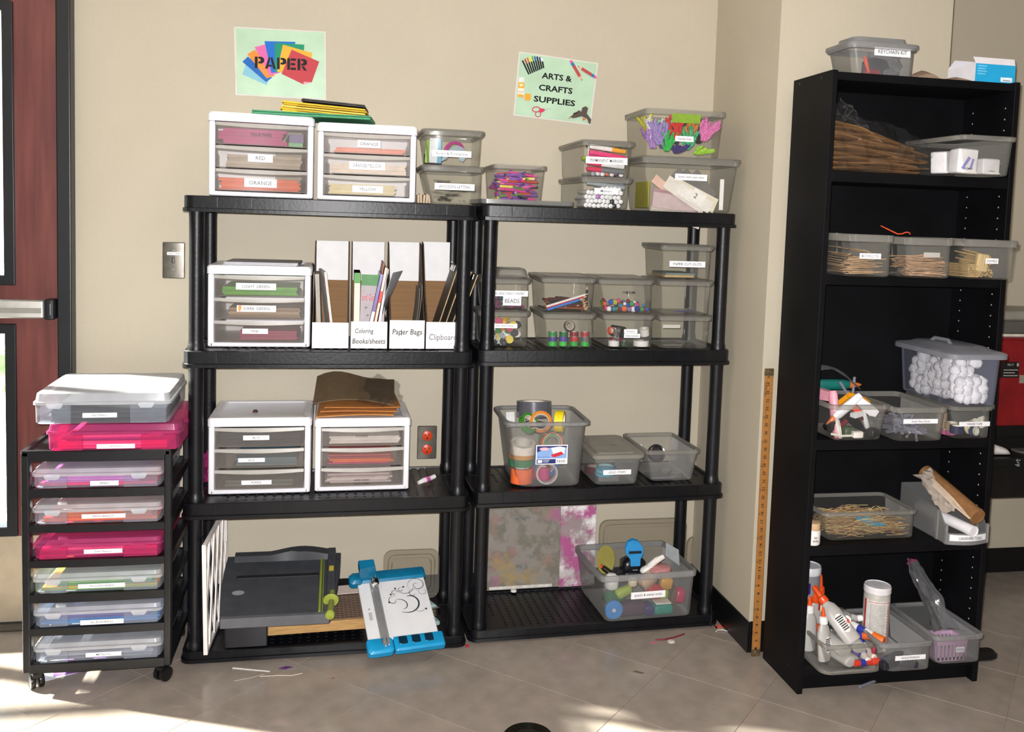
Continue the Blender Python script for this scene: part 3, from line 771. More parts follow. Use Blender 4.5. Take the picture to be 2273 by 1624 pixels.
def case(label, loc, w, d, h, mats, txt, lr, contents, rz=0):
    """flat latch case: lower tray, lid, two latches, label"""
    t = T('scrapbook_case', label, 'case', loc, rz)
    hb = h*.64
    mb = MB()
    mb.loft([rr(.008, w-.008, .006, d-.006, 0, .014, 4), rr(.004, w-.004, .003, d-.003, .004, .016, 4), rr(.003, w-.003, .002, d-.002, hb, .016, 4)], c1=False)
    mb.rbox(.02, w*.27, -.0015, .004, .001, hb-.004, r=.001, e=.001).rbox(w*.70, w-.012, -.0015, .004, .001, hb-.004, r=.001, e=.001)
    mb.build('tray', mats[0], t, smooth=40)
    mb = MB()
    mb.loft([rr(-.001, w+.001, -.003, d+.001, hb-.002, .017, 4), rr(-.001, w+.001, -.003, d+.001, hb+.006, .017, 4), rr(.003, w-.003, .002, d-.002, hb+.007, .016, 4), rr(.006, w-.006, .006, d-.006, h-.003, .016, 4), rr(.014, w-.014, .016, d-.014, h, .016, 4)], c0=False)
    mb.build('lid', mats[1], t, smooth=40)
    for x in (w*.10, w*.76): MB().prism([(x, -.0045, hb+.004), (x, -.0045, hb-.004), (x+.006, -.0045, hb-.011), (x+.034, -.0045, hb-.011), (x+.04, -.0045, hb-.004), (x+.04, -.0045, hb+.004)], (0, .003, 0)).build('latch', mats[1], t, smooth=0)
    if txt: label_mesh('label', txt, lr[0], lr[1], lr[2], lr[3], -.003, t)
    for k, (lb, layers, x0, dx, dy, rot) in enumerate(contents):
        z = .004+sum(sum(q[0] for q in cc[1]) for cc in contents[:k])*1.0+.001*k
        loc2 = Vector(loc)+Matrix.Rotation(rz, 3, 'Z')@Vector((x0, .012, z))
        stack('paper_stack', lb, 'paper', loc2, dx, dy, layers, rz+rot, .003)
    return t
slots = [('PINKS', (78, 390), (1022, 1083), (201, 264, 1065, 1077), (CASE, CASERIM), [('hot pink card stack low in the PINKS case', lay(3, .003, 'e8326e', 'ee4680'), .02, .30, .28, 0), ('orchid pink paper stack in the PINKS case', lay(4, .004, 'c86ab8', 'd07ac0', 'b878b8'), .035, .24, .27, .01)]),
 ('REDS/ORANGES', (76, 389), (1100, 1159), (182, 279, 1138, 1150), (CASE, CASERIM), [('bright orange card stack in the REDS/ORANGES case', lay(4, .003, 'e8402e', 'f2762e', 'f08030'), .025, .295, .28, 0), ('burnt orange paper stack on top in the REDS/ORANGES case', lay(3, .004, 'd8702e', 'b8552e', 'c86838'), .05, .26, .27, -.01)]),
 ('Dark Patterns', (77, 388), (1178, 1241), (187, 272, 1217, 1228), (PINKC, PINKR), [('dark patterned paper stack in the pink Dark Patterns case', lay(4, .006, 'c86a8a', '8a4a66', 'a05070', 'e0809e'), .02, .30, .28, .0)]),
 ('YELLOWS/GREENS', (78, 388), (1256, 1312), (174, 278, 1293, 1305), (CASE, CASERIM), [('lime and orange card stack low in the YELLOWS/GREENS case', lay(4, .0025, '5fae3a', 'e8a03a', '78c040', 'eab84a'), .022, .30, .28, 0), ('green paper stack in the YELLOWS/GREENS case', lay(4, .004, '5f9a62', '4f8a58', '8aae6a'), .06, .25, .26, .012)]),
 ('BLUES/PURPLES', (80, 388), (1335, 1391), (179, 275, 1371, 1386), (CASE, CASERIM), [('bright blue card stack low in the BLUES/PURPLES case', lay(4, .003, '3a86c0', '4a96d0', '3f7ab0'), .022, .305, .28, 0), ('purple paper stack in the BLUES/PURPLES case', lay(4, .004, '5f5a96', '6a66a0', '55508a'), .03, .27, .26, 0)]),
 ('METALLICS', (80, 387), (1411, 1465), (191, 270, 1444, 1457), (CASE, CASERIM), [('silver grey paper stack in the METALLICS case', lay(5, .005, '8f8f96', '77767e', 'a5a5ac'), .03, .28, .28, 0)])]
slot_lab = ['clear case of pink papers marked PINKS, top slot of the cart', 'clear case marked REDS/ORANGES in the second cart slot', 'pink tinted case marked Dark Patterns in the third cart slot', 'clear case marked YELLOWS/GREENS in the fourth cart slot', 'clear case marked BLUES/PURPLES in the fifth cart slot', 'clear case marked METALLICS, bottom slot of the cart']
for i, (tx, xs, ys, lb, mt, cont) in enumerate(slots):
    zb_ = zr[i+1][0]+.001
    yc_ = CY+.004
    x0, x1 = -.404+.025, -.404+CW-.024
    hh = min(zr[i][1]-.003-zb_, .056)
    c0, c1 = at(lb[0], lb[3], yc_), at(lb[1], lb[2], yc_)
    z0_ = max(.003, c0.z-zb_); z1_ = max(z0_+.012, c1.z-zb_)
    z1_ = min(z1_, hh*.64-.003); z0_ = min(z0_, z1_-.012)
    case(slot_lab[i], (x0, yc_, zb_), x1-x0, .325, hh, mt, tx, (c0.x-x0, c1.x-x0, z0_, z1_), cont)
zt = ztop+.0025
p0, p1 = at(101, 1003, CY-.005), at(401, 1003, CY-.005)
lz = at(94, 942, CY-.005).z
la, lb_ = at(215, 995, CY-.005), at(300, 984, CY-.005)
case('pink tinted case marked Light Patterns directly on the cart top', (p0.x, CY-.004, zt), p1.x-p0.x, .33, lz-zt, (PINKC, PINKR), 'Light Patterns', (la.x-p0.x, lb_.x-p0.x, la.z-zt, lb_.z-zt),
     [('pink patterned papers in the Light Patterns case', lay(4, .005, 'e86a92', 'd85080', 'f08aa8'), .03, .28, .27, .0), ('purple patterned papers in the Light Patterns case', lay(3, .005, '8a3a72', 'c05088', 'e07a9c'), .05, .24, .26, .03)])
zt2 = lz+.001
n0, n1 = at(72, 934, CY-.01), at(378, 934, CY-.01)
lz2 = at(80, 876, CY-.01).z
la, lb_ = at(183, 927, CY-.01), at(259, 916, CY-.01)
case('clear case of dark papers marked NEUTRALS, topmost on the cart', (n0.x, CY-.01, zt2), n1.x-n0.x, .335, lz2-zt2+.004, (CASE, CASERIM), 'NEUTRALS', (la.x-n0.x, lb_.x-n0.x, max(.004, la.z-zt2), max(.016, lb_.z-zt2)),
     [('black paper stack filling the NEUTRALS case', lay(7, .005, '2e3035', '26282c', '3a3c40'), .045, .29, .29, .0)], rz=.03)
for nm, hx, q in (('paper_sheet', '9a6ab8', (118, 1502, .16, .10, .25)), ('paper_sheet', 'e6e6ee', (100, 1512, .14, .12, .5))):
    p = atz(q[0], q[1], 0)
    o = tag(MB().box(0, q[2], 0, q[3], 0, .0006).build(nm, PAPER(hx), smooth=0), ('purple' if hx[0] == '9' else 'white')+' paper sheet lying on the floor under the cart', 'paper')
    o.location = (p.x, p.y-.0, .0004 if hx[0] == 'e' else .0012); o.rotation_euler = (0, 0, q[4])
# ------------------------------------------------------------------ bins on the shelves
def W_(u, x, y, z):
    return Vector((u.x, u.y, u.z))+Matrix.Rotation(u.t.rotation_euler[2], 3, 'Z')@Vector((x, y, z))
def inside(u, m=.02):
    return u.il+m, u.w-u.ir-m, u.iy+m, u.d-u.iy-m

# --- top shelf, between the units
u = tub('bin', 'small lidded clear bin marked WOODEN LETTERS under the Rulers bin', .06, ZR[0]+.001, (957, 1068), (937, 1076), 371, .25, by=452, lid=LIDM, labels=[('WOODEN LETTERS', 965, 1054, 409, 420)])
uL = u
dark = M('dark_stained_wood', '4a4038', .55, .2, 30)
mbl = {}
x0, x1, y0, y1 = inside(u, .022)
for i in range(24):
    ch = 'SORCABEGDNUTPLMKSEARTHON'[i]
    vs, fs, asp = glyphs(ch, .03)
    hgt = .045; mb = MB()
    for z, fl_ in ((0, 1), (.004, 0)):
        mb.add([((x-.5)*hgt*asp, (y-.5)*hgt, z) for x, y in vs], [tuple(reversed(f)) if fl_ else f for f in fs], 0)
    o = mb.build('wooden_letter', dark if i % 3 else M('bare_wood_letter', '9a8468', .6, .1, 30), smooth=0)
    tag(o, 'thin wooden cut-out letter in the WOODEN LETTERS bin', 'letter', 'wooden letters in their bin')
    o.location = W_(u, R_.uniform(x0, x1), R_.uniform(y0-.004, y0+.06), .006+.0026*i); o.rotation_euler = (R_.uniform(-.1, .1), R_.uniform(-.1, .1), R_.uniform(0, 6))
u = tub('bin', 'small lidded clear bin marked Rulers & Protractors on the WOODEN LETTERS bin', .06, u.top, (951, 1066), (939, 1076), 291, .25, by=367, lid=LIDM, labels=[('Rulers & Protractors', 960, 1047, 336, 346)])
for k, (nm, lb, hx, x, y, rx, rz, s) in enumerate((('ruler', 'white ruler with blue stripe standing in the Rulers bin', 'd8dde0', .035, .035, .15, .1, (.026, .003, .075)), ('ruler', 'green ruler standing in the Rulers bin', '9ab85a', .02, .05, .1, .4, (.02, .003, .07)),
        ('ruler', 'blue clear ruler leaning in the Rulers bin', '6aa8c8', .052, .055, .2, -.2, (.022, .002, .075)), ('compass_case', 'dark blue case lying in the Rulers bin', '26304a', .04, .10, 0, .2, (.05, .03, .03)))):
    o = MB().rbox(-s[0]/2, s[0]/2, -s[1]/2, s[1]/2, 0, s[2], r=.001, e=.0008).build(nm, C(hx, .3), smooth=0)
    tag(o, lb, 'ruler' if nm == 'ruler' else 'case'); o.location = W_(u, x, y, .006); o.rotation_euler = (rx, 0, rz)
for k in range(5):
    mb = MB(); n = 12
    pts = [(.035*math.cos(math.pi*i/n), .0, .035*math.sin(math.pi*i/n)) for i in range(n+1)]+[(-.02*math.cos(math.pi*i/n), .0, .006+.02*math.sin(math.pi*i/n)) for i in range(n+1)]
    mb.prism(pts, (0, .002, 0))
    o = mb.build('protractor', [C('a9b8c4', .3), C('b43a86', .3)][k == 4], smooth=0)
    tag(o, 'clear grey protractor in the Rulers bin' if k < 4 else 'magenta protractor behind the grey ones in the Rulers bin', 'protractor', 'protractors in the bin' if k < 4 else None)
    o.location = W_(u, .095+.006*k-.012*(k == 4), .035+.016*k, .012+.006*k+.01*(k == 4)); o.rotation_euler = (.35, 0, .1+.03*k)
# pale blocks behind
for k in range(5):
    o = MB().rbox(0, .007, 0, .05, 0, .026+.003*(k % 2), r=.001, e=.001).build('wooden_block', M('pale_wood', 'b8a488', .6, .12, 30), smooth=0)
    tag(o, 'thin pale wooden block standing beside the WOODEN LETTERS bin', 'block', 'pale wooden blocks on the top shelf')
    o.location = (at(926+6.2*k, 450, .09).x, .09, ZL[0]+.0012); o.rotation_euler = (0, R_.uniform(-.06, .06), 0)
# grey lid and crayons
p0, p1 = at(1069, 462, .045), at(1277, 468, .045)
mb = MB(); wl = p1.x-p0.x
mb.loft([rr(.008, wl-.008, .008, .24, 0, .015), rr(0, wl, 0, .25, .004, .018), rr(0, wl, 0, .25, .017, .018), rr(.004, wl-.004, .004, .246, .017, .018), rr(.012, wl-.012, .012, .238, .008, .016)])
o = tag(mb.build('loose_lid', CL('grey_lid', 'c4c4c2', .62, '8a8a88', .25), smooth=40), 'grey bin lid lying upside down under the crayon bin', 'lid'); o.location = (p0.x, .045, ZR[0]+.001); o.rotation_euler = (0, 0, .03)
u = tub('bin', 'open clear bin heaped with crayons on the grey lid', .065, ZR[0]+.0105, (1101, 1203), (1095, 1217), 366, .235, by=445)
x0, x1, y0, y1 = inside(u, .012)
cm = MB().lathe([(.0001, 0), (.0042, .0005), (.0042, .078), (.0030, .080), (.0018, .088), (.0001, .0885)], 8)
cr_cols = [('purple', '6a3f96'), ('magenta pink', 'd23a8a'), ('violet', '8a5ab0'), ('yellow', 'e6dc6a'), ('dark navy', '2a2a4a'), ('red', 'b8382e'), ('pink', 'e070aa'), ('olive green', '6a8a3a')]
first = None
for i in range(140):
    nm, hx = cr_cols[R_.choice([0, 0, 1, 1, 2, 2, 3, 4, 5, 6, 7])]
    if first is None: first = cm.build('crayon', C(hx)); o = first
    else: o = first.copy(); COL.objects.link(o)
    setmat(o, C(hx))
    tag(o, nm+' crayon in the heap inside the open crayon bin', 'crayon', nm+' crayons in the bin')
    lv = i//20; a_ = R_.uniform(-.5, .5)+(0 if R_.random() < .7 else 1.2)
    cx, cy = R_.uniform(x0+.035, x1-.035), y0+.006+R_.uniform(0, (y1-y0)-.012 if i % 3 else .03)
    dr = Vector((math.cos(a_)*R_.choice((-1, 1)), math.sin(a_)*.35, R_.uniform(-.12, .12)))
    aim(o, dr); o.location = W_(u, cx, cy, .010+lv*.0125+R_.uniform(0, .006))-dr.normalized()*.043
# --- markers bins
def band_marker(body, cap):
    return None
u = tub('bin', 'lidded clear bin marked Markers under the PERMANENT MARKERS bin', .062, ZR[0]+.001, (1291, 1394), (1292, 1406), 396, .34, by=472, lid=LIDM, labels=[('Markers', 1320, 1373, 419, 429)])
x0, x1, y0, y1 = inside(u, .012)
mm = MB().lathe([(.0001, 0), (.005, .0004), (.0072, .002), (.0072, .128), (.0001, .13)], 12)
first = None; k = 0
for r in range(5):
    for c_ in range(9):
        if r == 4 and c_ in (0, 1, 2, 3): continue
        nm, hx = ('white', 'e9e9ec')
        if (r, c_) in ((1, 6), (0, 7)): nm, hx = 'black', '16181c'
        if (r, c_) == (2, 3): nm, hx = 'lilac', 'b070c0'
        o = first.copy() if first else mm.build('marker', C('e9e9ec', .3))
        if first: COL.objects.link(o)
        else: first = o
        setmat(o, C(hx, .3))
        tag(o, nm+' marker pointing its round end forward in the Markers bin', 'marker', nm+' markers in the Markers bin')
        o.rotation_mode = 'XYZ'; o.rotation_euler = (-math.pi/2+R_.uniform(-.05, .05), 0, R_.uniform(-.06, .06))
        o.location = W_(u, x0+.006+c_*(x1-x0-.012)/8.6+(.006 if r % 2 else 0), y0+R_.uniform(0, .012), .0095+r*.0135+R_.uniform(-.001, .001))
for k, hx in enumerate(('9aa3a8', '8a9298', '7d3a66')):
    o = first.copy(); COL.objects.link(o); setmat(o, C(hx, .3)); tag(o, ['pale grey', 'mid grey', 'plum'][k]+' marker lying crosswise over the white ones', 'marker')
    aim(o, (1, .15*k, -.1+.08*k)); o.location = W_(u, x0+.01+.01*k, y0+.03+.02*k, .082+.004*k)
u = tub('bin', 'lidded clear bin marked PERMANENT MARKERS with bright pens', .062, u.top, (1295, 1398), (1293, 1411), 315, .34, by=391, lid=LIDM, labels=[('PERMANENT MARKERS', 1301, 1394, 351, 362)])
def marker(label, loc, d, body, cap, L=.125, r=.0075):
    t = T('marker', label, 'marker', loc)
    MB().lathe([(.0001, 0), (r*.9, .001), (r, .004), (r, L*.62)], 12).build('barrel', C(body, .3), t)
    MB().lathe([(r*1.05, L*.6), (r*1.08, L*.62), (r*.95, L*.97), (.0001, L)], 12).build('cap', C(cap, .3), t)
    return aim(t, d)
x0, x1, y0, y1 = inside(u, .012); z = .01
for k, (lb, b, c_, zz, yy, fx, ang) in enumerate((('grey marker with crimson cap low in the PERMANENT MARKERS bin', '6f7478', 'd02a56', .016, .0, 1, .06), ('white marker with crimson cap above the grey one', 'ececec', 'd83060', .033, .002, 1, .08),
      ('white marker with green cap on the left of the bin', 'e4e4e4', '46a84a', .048, .03, 1, .02), ('hot pink marker with black print behind the label', 'e83a7e', 'e2306f', .068, .004, 0, -.12), ('white marker with amber cap on top of the pile', 'f2f0ec', 'f0a82a', .086, .006, 0, -.10),
      ('black marker at the back of the PERMANENT MARKERS bin', '2a2c30', '1c1e20', .094, .05, 0, -.08), ('yellow-green marker at the left of the bin', 'b8b83a', 'a8b83a', .06, .07, 1, .0), ('magenta marker lying behind the hot pink one', 'd83a8a', 'c02a74', .055, .02, 0, -.06))):
    if fx: loc, d_ = W_(u, x1-.004, y0+yy, zz), (-1, .05, ang)
    else: loc, d_ = W_(u, x0+.008, y0+yy, zz+.008), (1, .05, ang)
    marker(lb, loc, d_, b, c_)
for k in range(7):
    o = first.copy(); COL.objects.link(o); setmat(o, C(['9aa0a6', 'e2e2e6', 'e9e9ec', 'd06a4a', 'e0e0e4', '5a2a3a', 'e9e9ec'][k], .3)); tag(o, ['slate grey', 'snow white', 'bright white', 'rust', 'off-white', 'maroon', 'chalk white'][k]+' pen end facing forward low in the PERMANENT MARKERS bin', 'marker')
    o.rotation_mode = 'XYZ'; o.rotation_euler = (-math.pi/2, 0, 0); o.location = W_(u, x0+.028+.0155*k, y0+.018, .0085+.002*(k % 2))
# --- stickers bin and chenille
u = tub('bin', 'large lidded clear bin marked Stickers, letters, paper shapes', .062, ZR[0]+.002, (1440, 1622), (1428, 1647), 353, .25, by=473, lid=LIDM, labels=[('Stickers, letters, paper shapes', 1499, 1571, 388, 399)], rimh=.018)
x0, x1, y0, y1 = inside(u, .01)
shp = [('pale pink paper strip', 'e6bfae', .02, .05, .13, .03, .62), ('white paper sheet', 'e4ddd6', .05, .012, .16, .045, .55), ('cream letter sheet', 'e8e0cc', .08, .02, .16, .05, .42), ('white card', 'ece8e4', .09, .008, .13, .04, .5), ('mauve paper sheet', 'b48f96', .015, .04, .17, .055, .15),
       ('pale lilac paper', 'c9b4b6', .01, .02, .15, .05, .1), ('white numbered card', 'f0ecea', .135, .004, .05, .045, .55), ('ivory sheet', 'ded4c4', .02, .06, .18, .04, .3)]
for k, (lb, hx, x, y, w, h, an) in enumerate(shp):
    mb = MB(); mb.box(0, w, 0, .0012, -h/2, h/2, 0)
    if 'number' in lb: mb.tfit('2', .004, .03, -h*.4, h*.4, -.0004, 1)
    o = mb.build('paper_shape', [PAPER(hx), INK], smooth=0); tag(o, lb+' standing aslant in the Stickers, letters bin', 'paper')
    o.location = W_(u, x0+x+.002, y0+y, .105-.010*k+(.035 if k == 6 else 0)-.02*(k > 3)); o.rotation_euler = (-.08, an, 0)
for k, (x, an) in enumerate(((.12, .9), (.15, .95), (.19, 1.0))):
    o = MB().box(0, .11, 0, .001, -.028, .028).build('sticker_sleeve', CL('sleeve', 'e0e0e0', .3, 'b0aeac', .15), smooth=0)
    tag(o, ['left', 'middle', 'right'][k]+' clear sticker sleeve at the back of the Stickers, letters bin', 'sleeve'); o.location = W_(u, x0+x-.03, y0+.055+.01*k, .125); o.rotation_euler = (-.05, an-.15, 0)
o = MB().box(0, .014, 0, .001, 0, .10, 0).build('sticker_strip', PAPER('eeeae8'), smooth=0); tag(o, 'narrow white sticker strip upright at the right end of the Stickers, letters bin', 'sticker'); o.location = W_(u, x1-.026, y0+.004, .008)
o = MB().box(0, .002, 0, .14, 0, .085, 0).build('yellow_pad', PAPER('c8c03a'), smooth=0); tag(o, 'yellow-green pad standing at the left side of the Stickers, letters bin', 'pad'); o.location = W_(u, x0-.004, y0+.02, .008)
u = tub('bin', 'open clear bin of bright Chenille Sticks on the Stickers bin', .07, u.top, (1435, 1596), (1434, 1616), 244, .25, by=348, labels=[('Chenille Sticks', 1500, 1541, 303, 313)], rimh=.018)
p, q = at(1490, 272, .062), at(1554, 255, .062)
MB().box(p.x-u.x, q.x-u.x, -.003, -.002, p.z-u.z, q.z-u.z).build('green_tape', C('7a9a2a'), u.t, smooth=0)
x0, x1, y0, y1 = inside(u, .014)
bund = [('lavender', 'a08ac8', .03, .02, -.1, .45, 14), ('purple', '6a3a9a', .055, .05, .1, .3, 12), ('red', 'd8302a', .085, .02, .05, .8, 14), ('dark navy', '20244a', .105, .06, .15, .6, 10), ('orange', 'e8822a', .15, .05, -.15, .7, 9), ('pink', 'f07ab8', .185, .012, .45, .75, 20), ('lilac', 'b48ad0', .02, .06, -.25, .3, 12),
        ('bright green', '2ab84a', .05, .012, .3, .12, 9), ('lime', 'a8e83a', .165, .01, .5, .03, 10), ('deep violet', '3a2a7a', .09, .012, .2, .05, 14), ('mint', '7ad8a8', .07, .07, -.1, .75, 9), ('teal blue', '2a7ab0', .13, .07, .1, .9, 9), ('black', '1c1c20', .19, .07, .5, .7, 7), ('white', 'e6e6ea', .03, .08, -.1, .7, 10), ('sea green', '3ab87a', .13, .012, .1, .25, 10), ('yellow', 'e8d82a', .02, .10, -.1, 1.0, 7)]
for nm, hx, x, y, tilt, zf, n in bund:
    mb = MB(); zb_ = .012+zf*.06
    for i in range(n):
        a_ = R_.uniform(-.55, .55)+tilt; L = R_.uniform(.055, .085); c0 = Vector((R_.uniform(-.006, .006), R_.uniform(-.006, .01), 0))
        d_ = Vector((math.sin(a_), R_.uniform(-.25, .25), math.cos(a_)))
        if zf < .1: d_.z = abs(d_.z)*.35
        pts = [c0+d_*(L*f)+Vector((.004*math.sin(7*f+i), 0, 0)) for f in (0, .25, .5, .75, 1)]
        mb.tube(pts, [.0036, .0048, .004, .005, .0034], 6)
    o = mb.build('chenille_bundle', M('fuzzy_'+hx, hx, .9, .3, 260, .8, 500), smooth=50); tag(o, nm+' bundle of fuzzy chenille sticks in the open bin', 'chenille sticks'); o['kind'] = 'stuff'
    o.location = W_(u, x0+.012+x*.93, y0+y, zb_)
for k, (lb, hx, x, y, z, an) in enumerate((('yellow chenille tip poking above the bin at the left', 'e0cc1a', .008, .09, .085, -.1), ('pale yellow chenille stick poking above the bin at the right', 'd8cf6a', .15, .09, .085, .1), ('dark red chenille tip above the bin rim', '8a2a3a', .11, .10, .083, 0))):
    o = MB().tube([(0, 0, 0), (.002, 0, .02), (.005+.01*an, 0, .04-.012*k)], [.003, .0042, .003], 6).build('chenille_stick', M('fuzzy_'+hx, hx, .9, .3, 260, .8, 500)); tag(o, lb, 'chenille stick'); o.location = W_(u, x0+x, y0+y, z); o.rotation_euler = (0, an, 0)

# --- second shelf, right unit
Z2 = ZR[1]
u = tub('bin', 'lidded clear bin marked Foam stickers/shapes, lower left of the second shelf', .108, Z2, (1070, 1173), (1064, 1178), 693, .165, by=771, lid=LIDM, labels=[('Foam stickers/shapes', 1092, 1149, 719, 728)])
x0, x1, y0, y1 = inside(u, .012)
fc = ['e8e4dc', 'f0eee8', 'd8a83a', 'c85a7a', '5a8a5a', '8a6ab0', 'e0c84a', '4a4a50', 'd87a4a', 'b0b8b8']
fn = ['ivory', 'white', 'amber', 'rose', 'green', 'violet', 'yellow', 'charcoal', 'orange', 'grey']
disc = MB().lathe([(.0001, 0), (.0125, 0), (.0135, .001), (.0125, .0025), (.0001, .0025)], 14)
star = MB().prism([((.015 if i % 2 else .0075)*Vector((math.cos(math.pi*i/6), math.sin(math.pi*i/6), 0))) for i in range(12)], (0, 0, .0025))
fd = disc.build('foam_sticker', C('e8e4dc')); fs_ = star.build('foam_sticker', C('d8a83a'), smooth=0); fst = [True, True]
for i in range(44):
    b_ = i % 3 != 1; src = fd if b_ else fs_
    if fst[b_]: o = src; fst[b_] = False
    else: o = src.copy(); COL.objects.link(o)
    c_ = R_.randrange(10); setmat(o, C(fc[c_]))
    tag(o, fn[c_]+(' round' if b_ else ' star-shaped')+' foam sticker in the lower left bin', 'sticker', fn[c_]+(' round' if b_ else ' star')+' foam stickers')
    o.location = W_(u, R_.uniform(x0+.012, x1-.012), y0+.006+R_.uniform(0, .05 if i % 2 else .12), .012+.0016*i); o.rotation_euler = (R_.uniform(.7, 1.5), R_.uniform(-.4, .4), R_.uniform(-.5, .5))
u = tub('bin', 'lidded clear bin of beads marked AND FANCY PAPER on the foam sticker bin', .108, u.top, (1075, 1178), (1068, 1180), 620, .165, by=689, lid=LIDM, labels=[('FOIL AND FANCY PAPER', 1085, 1173, 646, 657), ('BEADS', 1117, 1158, 658, 678)])
x0, x1, y0, y1 = inside(u, .012)
sb = MB().lathe([(.0001, -.0055), (.0035, -.0045), (.0058, 0), (.0035, .0045), (.0001, .0055)], 10)
f0 = None
for i in range(60):
    o = f0.copy() if f0 else sb.build('bead', C('8a3a6a', .3))
    if f0: COL.objects.link(o)
    else: f0 = o
    c_ = R_.randrange(4); setmat(o, C(['8a3a6a', '6a4a5a', '4a5a6a', 'a05a6a'][c_], .3))
    tag(o, ['plum', 'mauve', 'slate', 'dusty rose'][c_]+' bead in the BEADS bin', 'bead', ['plum', 'mauve', 'slate', 'dusty rose'][c_]+' beads')
    o.location = W_(u, R_.uniform(x0, x1), R_.uniform(y0, y0+.08), .008+.011*(i//20)+R_.uniform(0, .004))
# upturned small tub on it
p0, p1 = at(1104, 616, .125), at(1173, 616, .125); pz = at(1140, 597, .125).z
mb = MB(); w_ = p1.x-p0.x; hz = max(.02, pz-u.top)
mb.loft([rr(0, w_, 0, .12, 0, .012), rr(.001, w_-.001, .001, .119, .004, .012), rr(.006, w_-.006, .006, .114, hz-.004, .012), rr(.01, w_-.01, .01, .11, hz, .012)], c0=False)
o = tag(mb.build('small_tub', CLEARRIM, smooth=40), 'small clear tub upside down on the BEADS bin', 'tub'); o.location = (p0.x, .125, u.top+.0008)

u = tub('bin', 'clear bin of coloured tape rolls under the pencil bin', .09, Z2, (1214, 1316), (1206, 1325), 698, .23, by=775, lid=LIDM)
x0, x1, y0, y1 = inside(u, .004)
def roll(name, label, loc, ro, ri, hgt, col, core='d8d0c4', group=None, cat='tape', rot=(0, 0, 0)):
    t = T(name, label, cat, loc, 0, group); t.rotation_euler = rot
    MB().ring(ro, ri+.002, 0, hgt, 24).build('tape', M('tape_'+col, col, .28, .06, 60, .1, 150), t, smooth=40)
    MB().ring(ri+.0019, ri, .0004, hgt-.0004, 20).build('core', PAPER(core), t, smooth=40)
    return t
for k, (nm, hx, c_, r, y) in enumerate((('green', '3ab84a', 0, 0, .0), ('lime green', '46c24a', 1, 0, .004), ('grass green', '36a842', 2, 0, .002), ('leaf green', '3cb44c', 3, 0, .0), ('indigo', '4a4a8a', 0, 1, .0), ('blue violet', '5248a0', 1, 1, .003), ('red', 'b83a3a', 2, 1, .0), ('dark grey', '6a6a6a', 3, 1, .0),
        ('emerald', '2f8a4a', 0, 2, .004), ('dark green', '2a6a44', 1, 2, .002), ('wine red', '8a2a34', 2, 2, .006), ('crimson', 'a83a44', 3, 2, .004))):
    cw = (x1-x0)/4
    roll('tape_roll', nm+' tape roll in the pile of the lower middle bin', W_(u, x0+cw*(c_+.5), y0+.017+y, .003+.0155*r), .0135, .009, .0145, hx)
roll('tape_roll', 'grey-brown tape roll standing on edge on the pile', W_(u, x0+.072, y0+.03, .066), .017, .012, .012, '6a5a5a', rot=(1.35, 0, .2))
u = tub('bin', 'clear bin of pencils with a foil-like lid, middle of the second shelf', .09, u.top, (1208, 1316), (1203, 1327), 618, .23, by=694, lid=LIDM)
x0, x1, y0, y1 = inside(u, .008)
def pencil(label, a, b, col, tip='d8b088', group=None, r=.0036):
    a, b = Vector(a), Vector(b); L = (b-a).length
    t = T('pencil', label, 'pencil', a, 0, group)
    MB().lathe([(.0001, 0), (r, .0005), (r, L-.014)], 6).build('shaft', C(col, .3), t, smooth=0)
    MB().lathe([(r, L-.014), (.0012, L-.003)], 6).build('sharpened_wood', C(tip), t, smooth=0)
    MB().lathe([(.0012, L-.003), (.0001, L)], 6).build('lead', C(col if tip != 'x' else '222222'), t, smooth=0)
    return aim(t, b-a)
pencil('long white pencil slanting up to the right in the pencil bin', W_(u, x0+.0, y0+.002, .016), W_(u, x1-.004, y0+.006, .060), 'ece8e8')
pencil('long red pencil slanting beside the white one', W_(u, x0+.0, y0+.004, .010), W_(u, x1-.008, y0+.008, .051), 'b8283a', r=.004)
pencil('bright blue pencil under the red one', W_(u, x0+.004, y0, .006), W_(u, x1-.02, y0+.003, .044), '2a7ad0', r=.004)
mb = MB()
dk = [('maroon', '5a2028'), ('dark brown', '3a2620'), ('black', '1a1a1c'), ('rust', '8a4a2a'), ('brick red', '7a2a2a'), ('olive', '4a4a24'), ('dark green', '24402c'), ('tan', 'a88a5a')]
for i in range(34):
    nm, hx = dk[i % 8]
    y = y0+.012+R_.uniform(0, .05); z = .006+.0075*(i//6)*.8
    if i % 3: pencil(nm+' pencil in the dark heap of the pencil bin', W_(u, x0+R_.uniform(0, .02), y, z+R_.uniform(0, .006)), W_(u, x1-R_.uniform(.0, .02), y+.004, z+R_.uniform(-.004, .010)), hx, group=nm+' pencils in the heap')
    else: pencil(nm+' pencil end pointing forward in the pencil bin', W_(u, R_.uniform(x0, x1), y0+.13, z), W_(u, R_.uniform(x0, x1), y0+.010, z+.002), hx, group=nm+' pencil ends in the heap')
pencil('dark pencil standing upright at the right of the pencil bin', W_(u, x1-.006, y0+.03, .006), W_(u, x1-.004, y0+.03, .085), '1c2430')

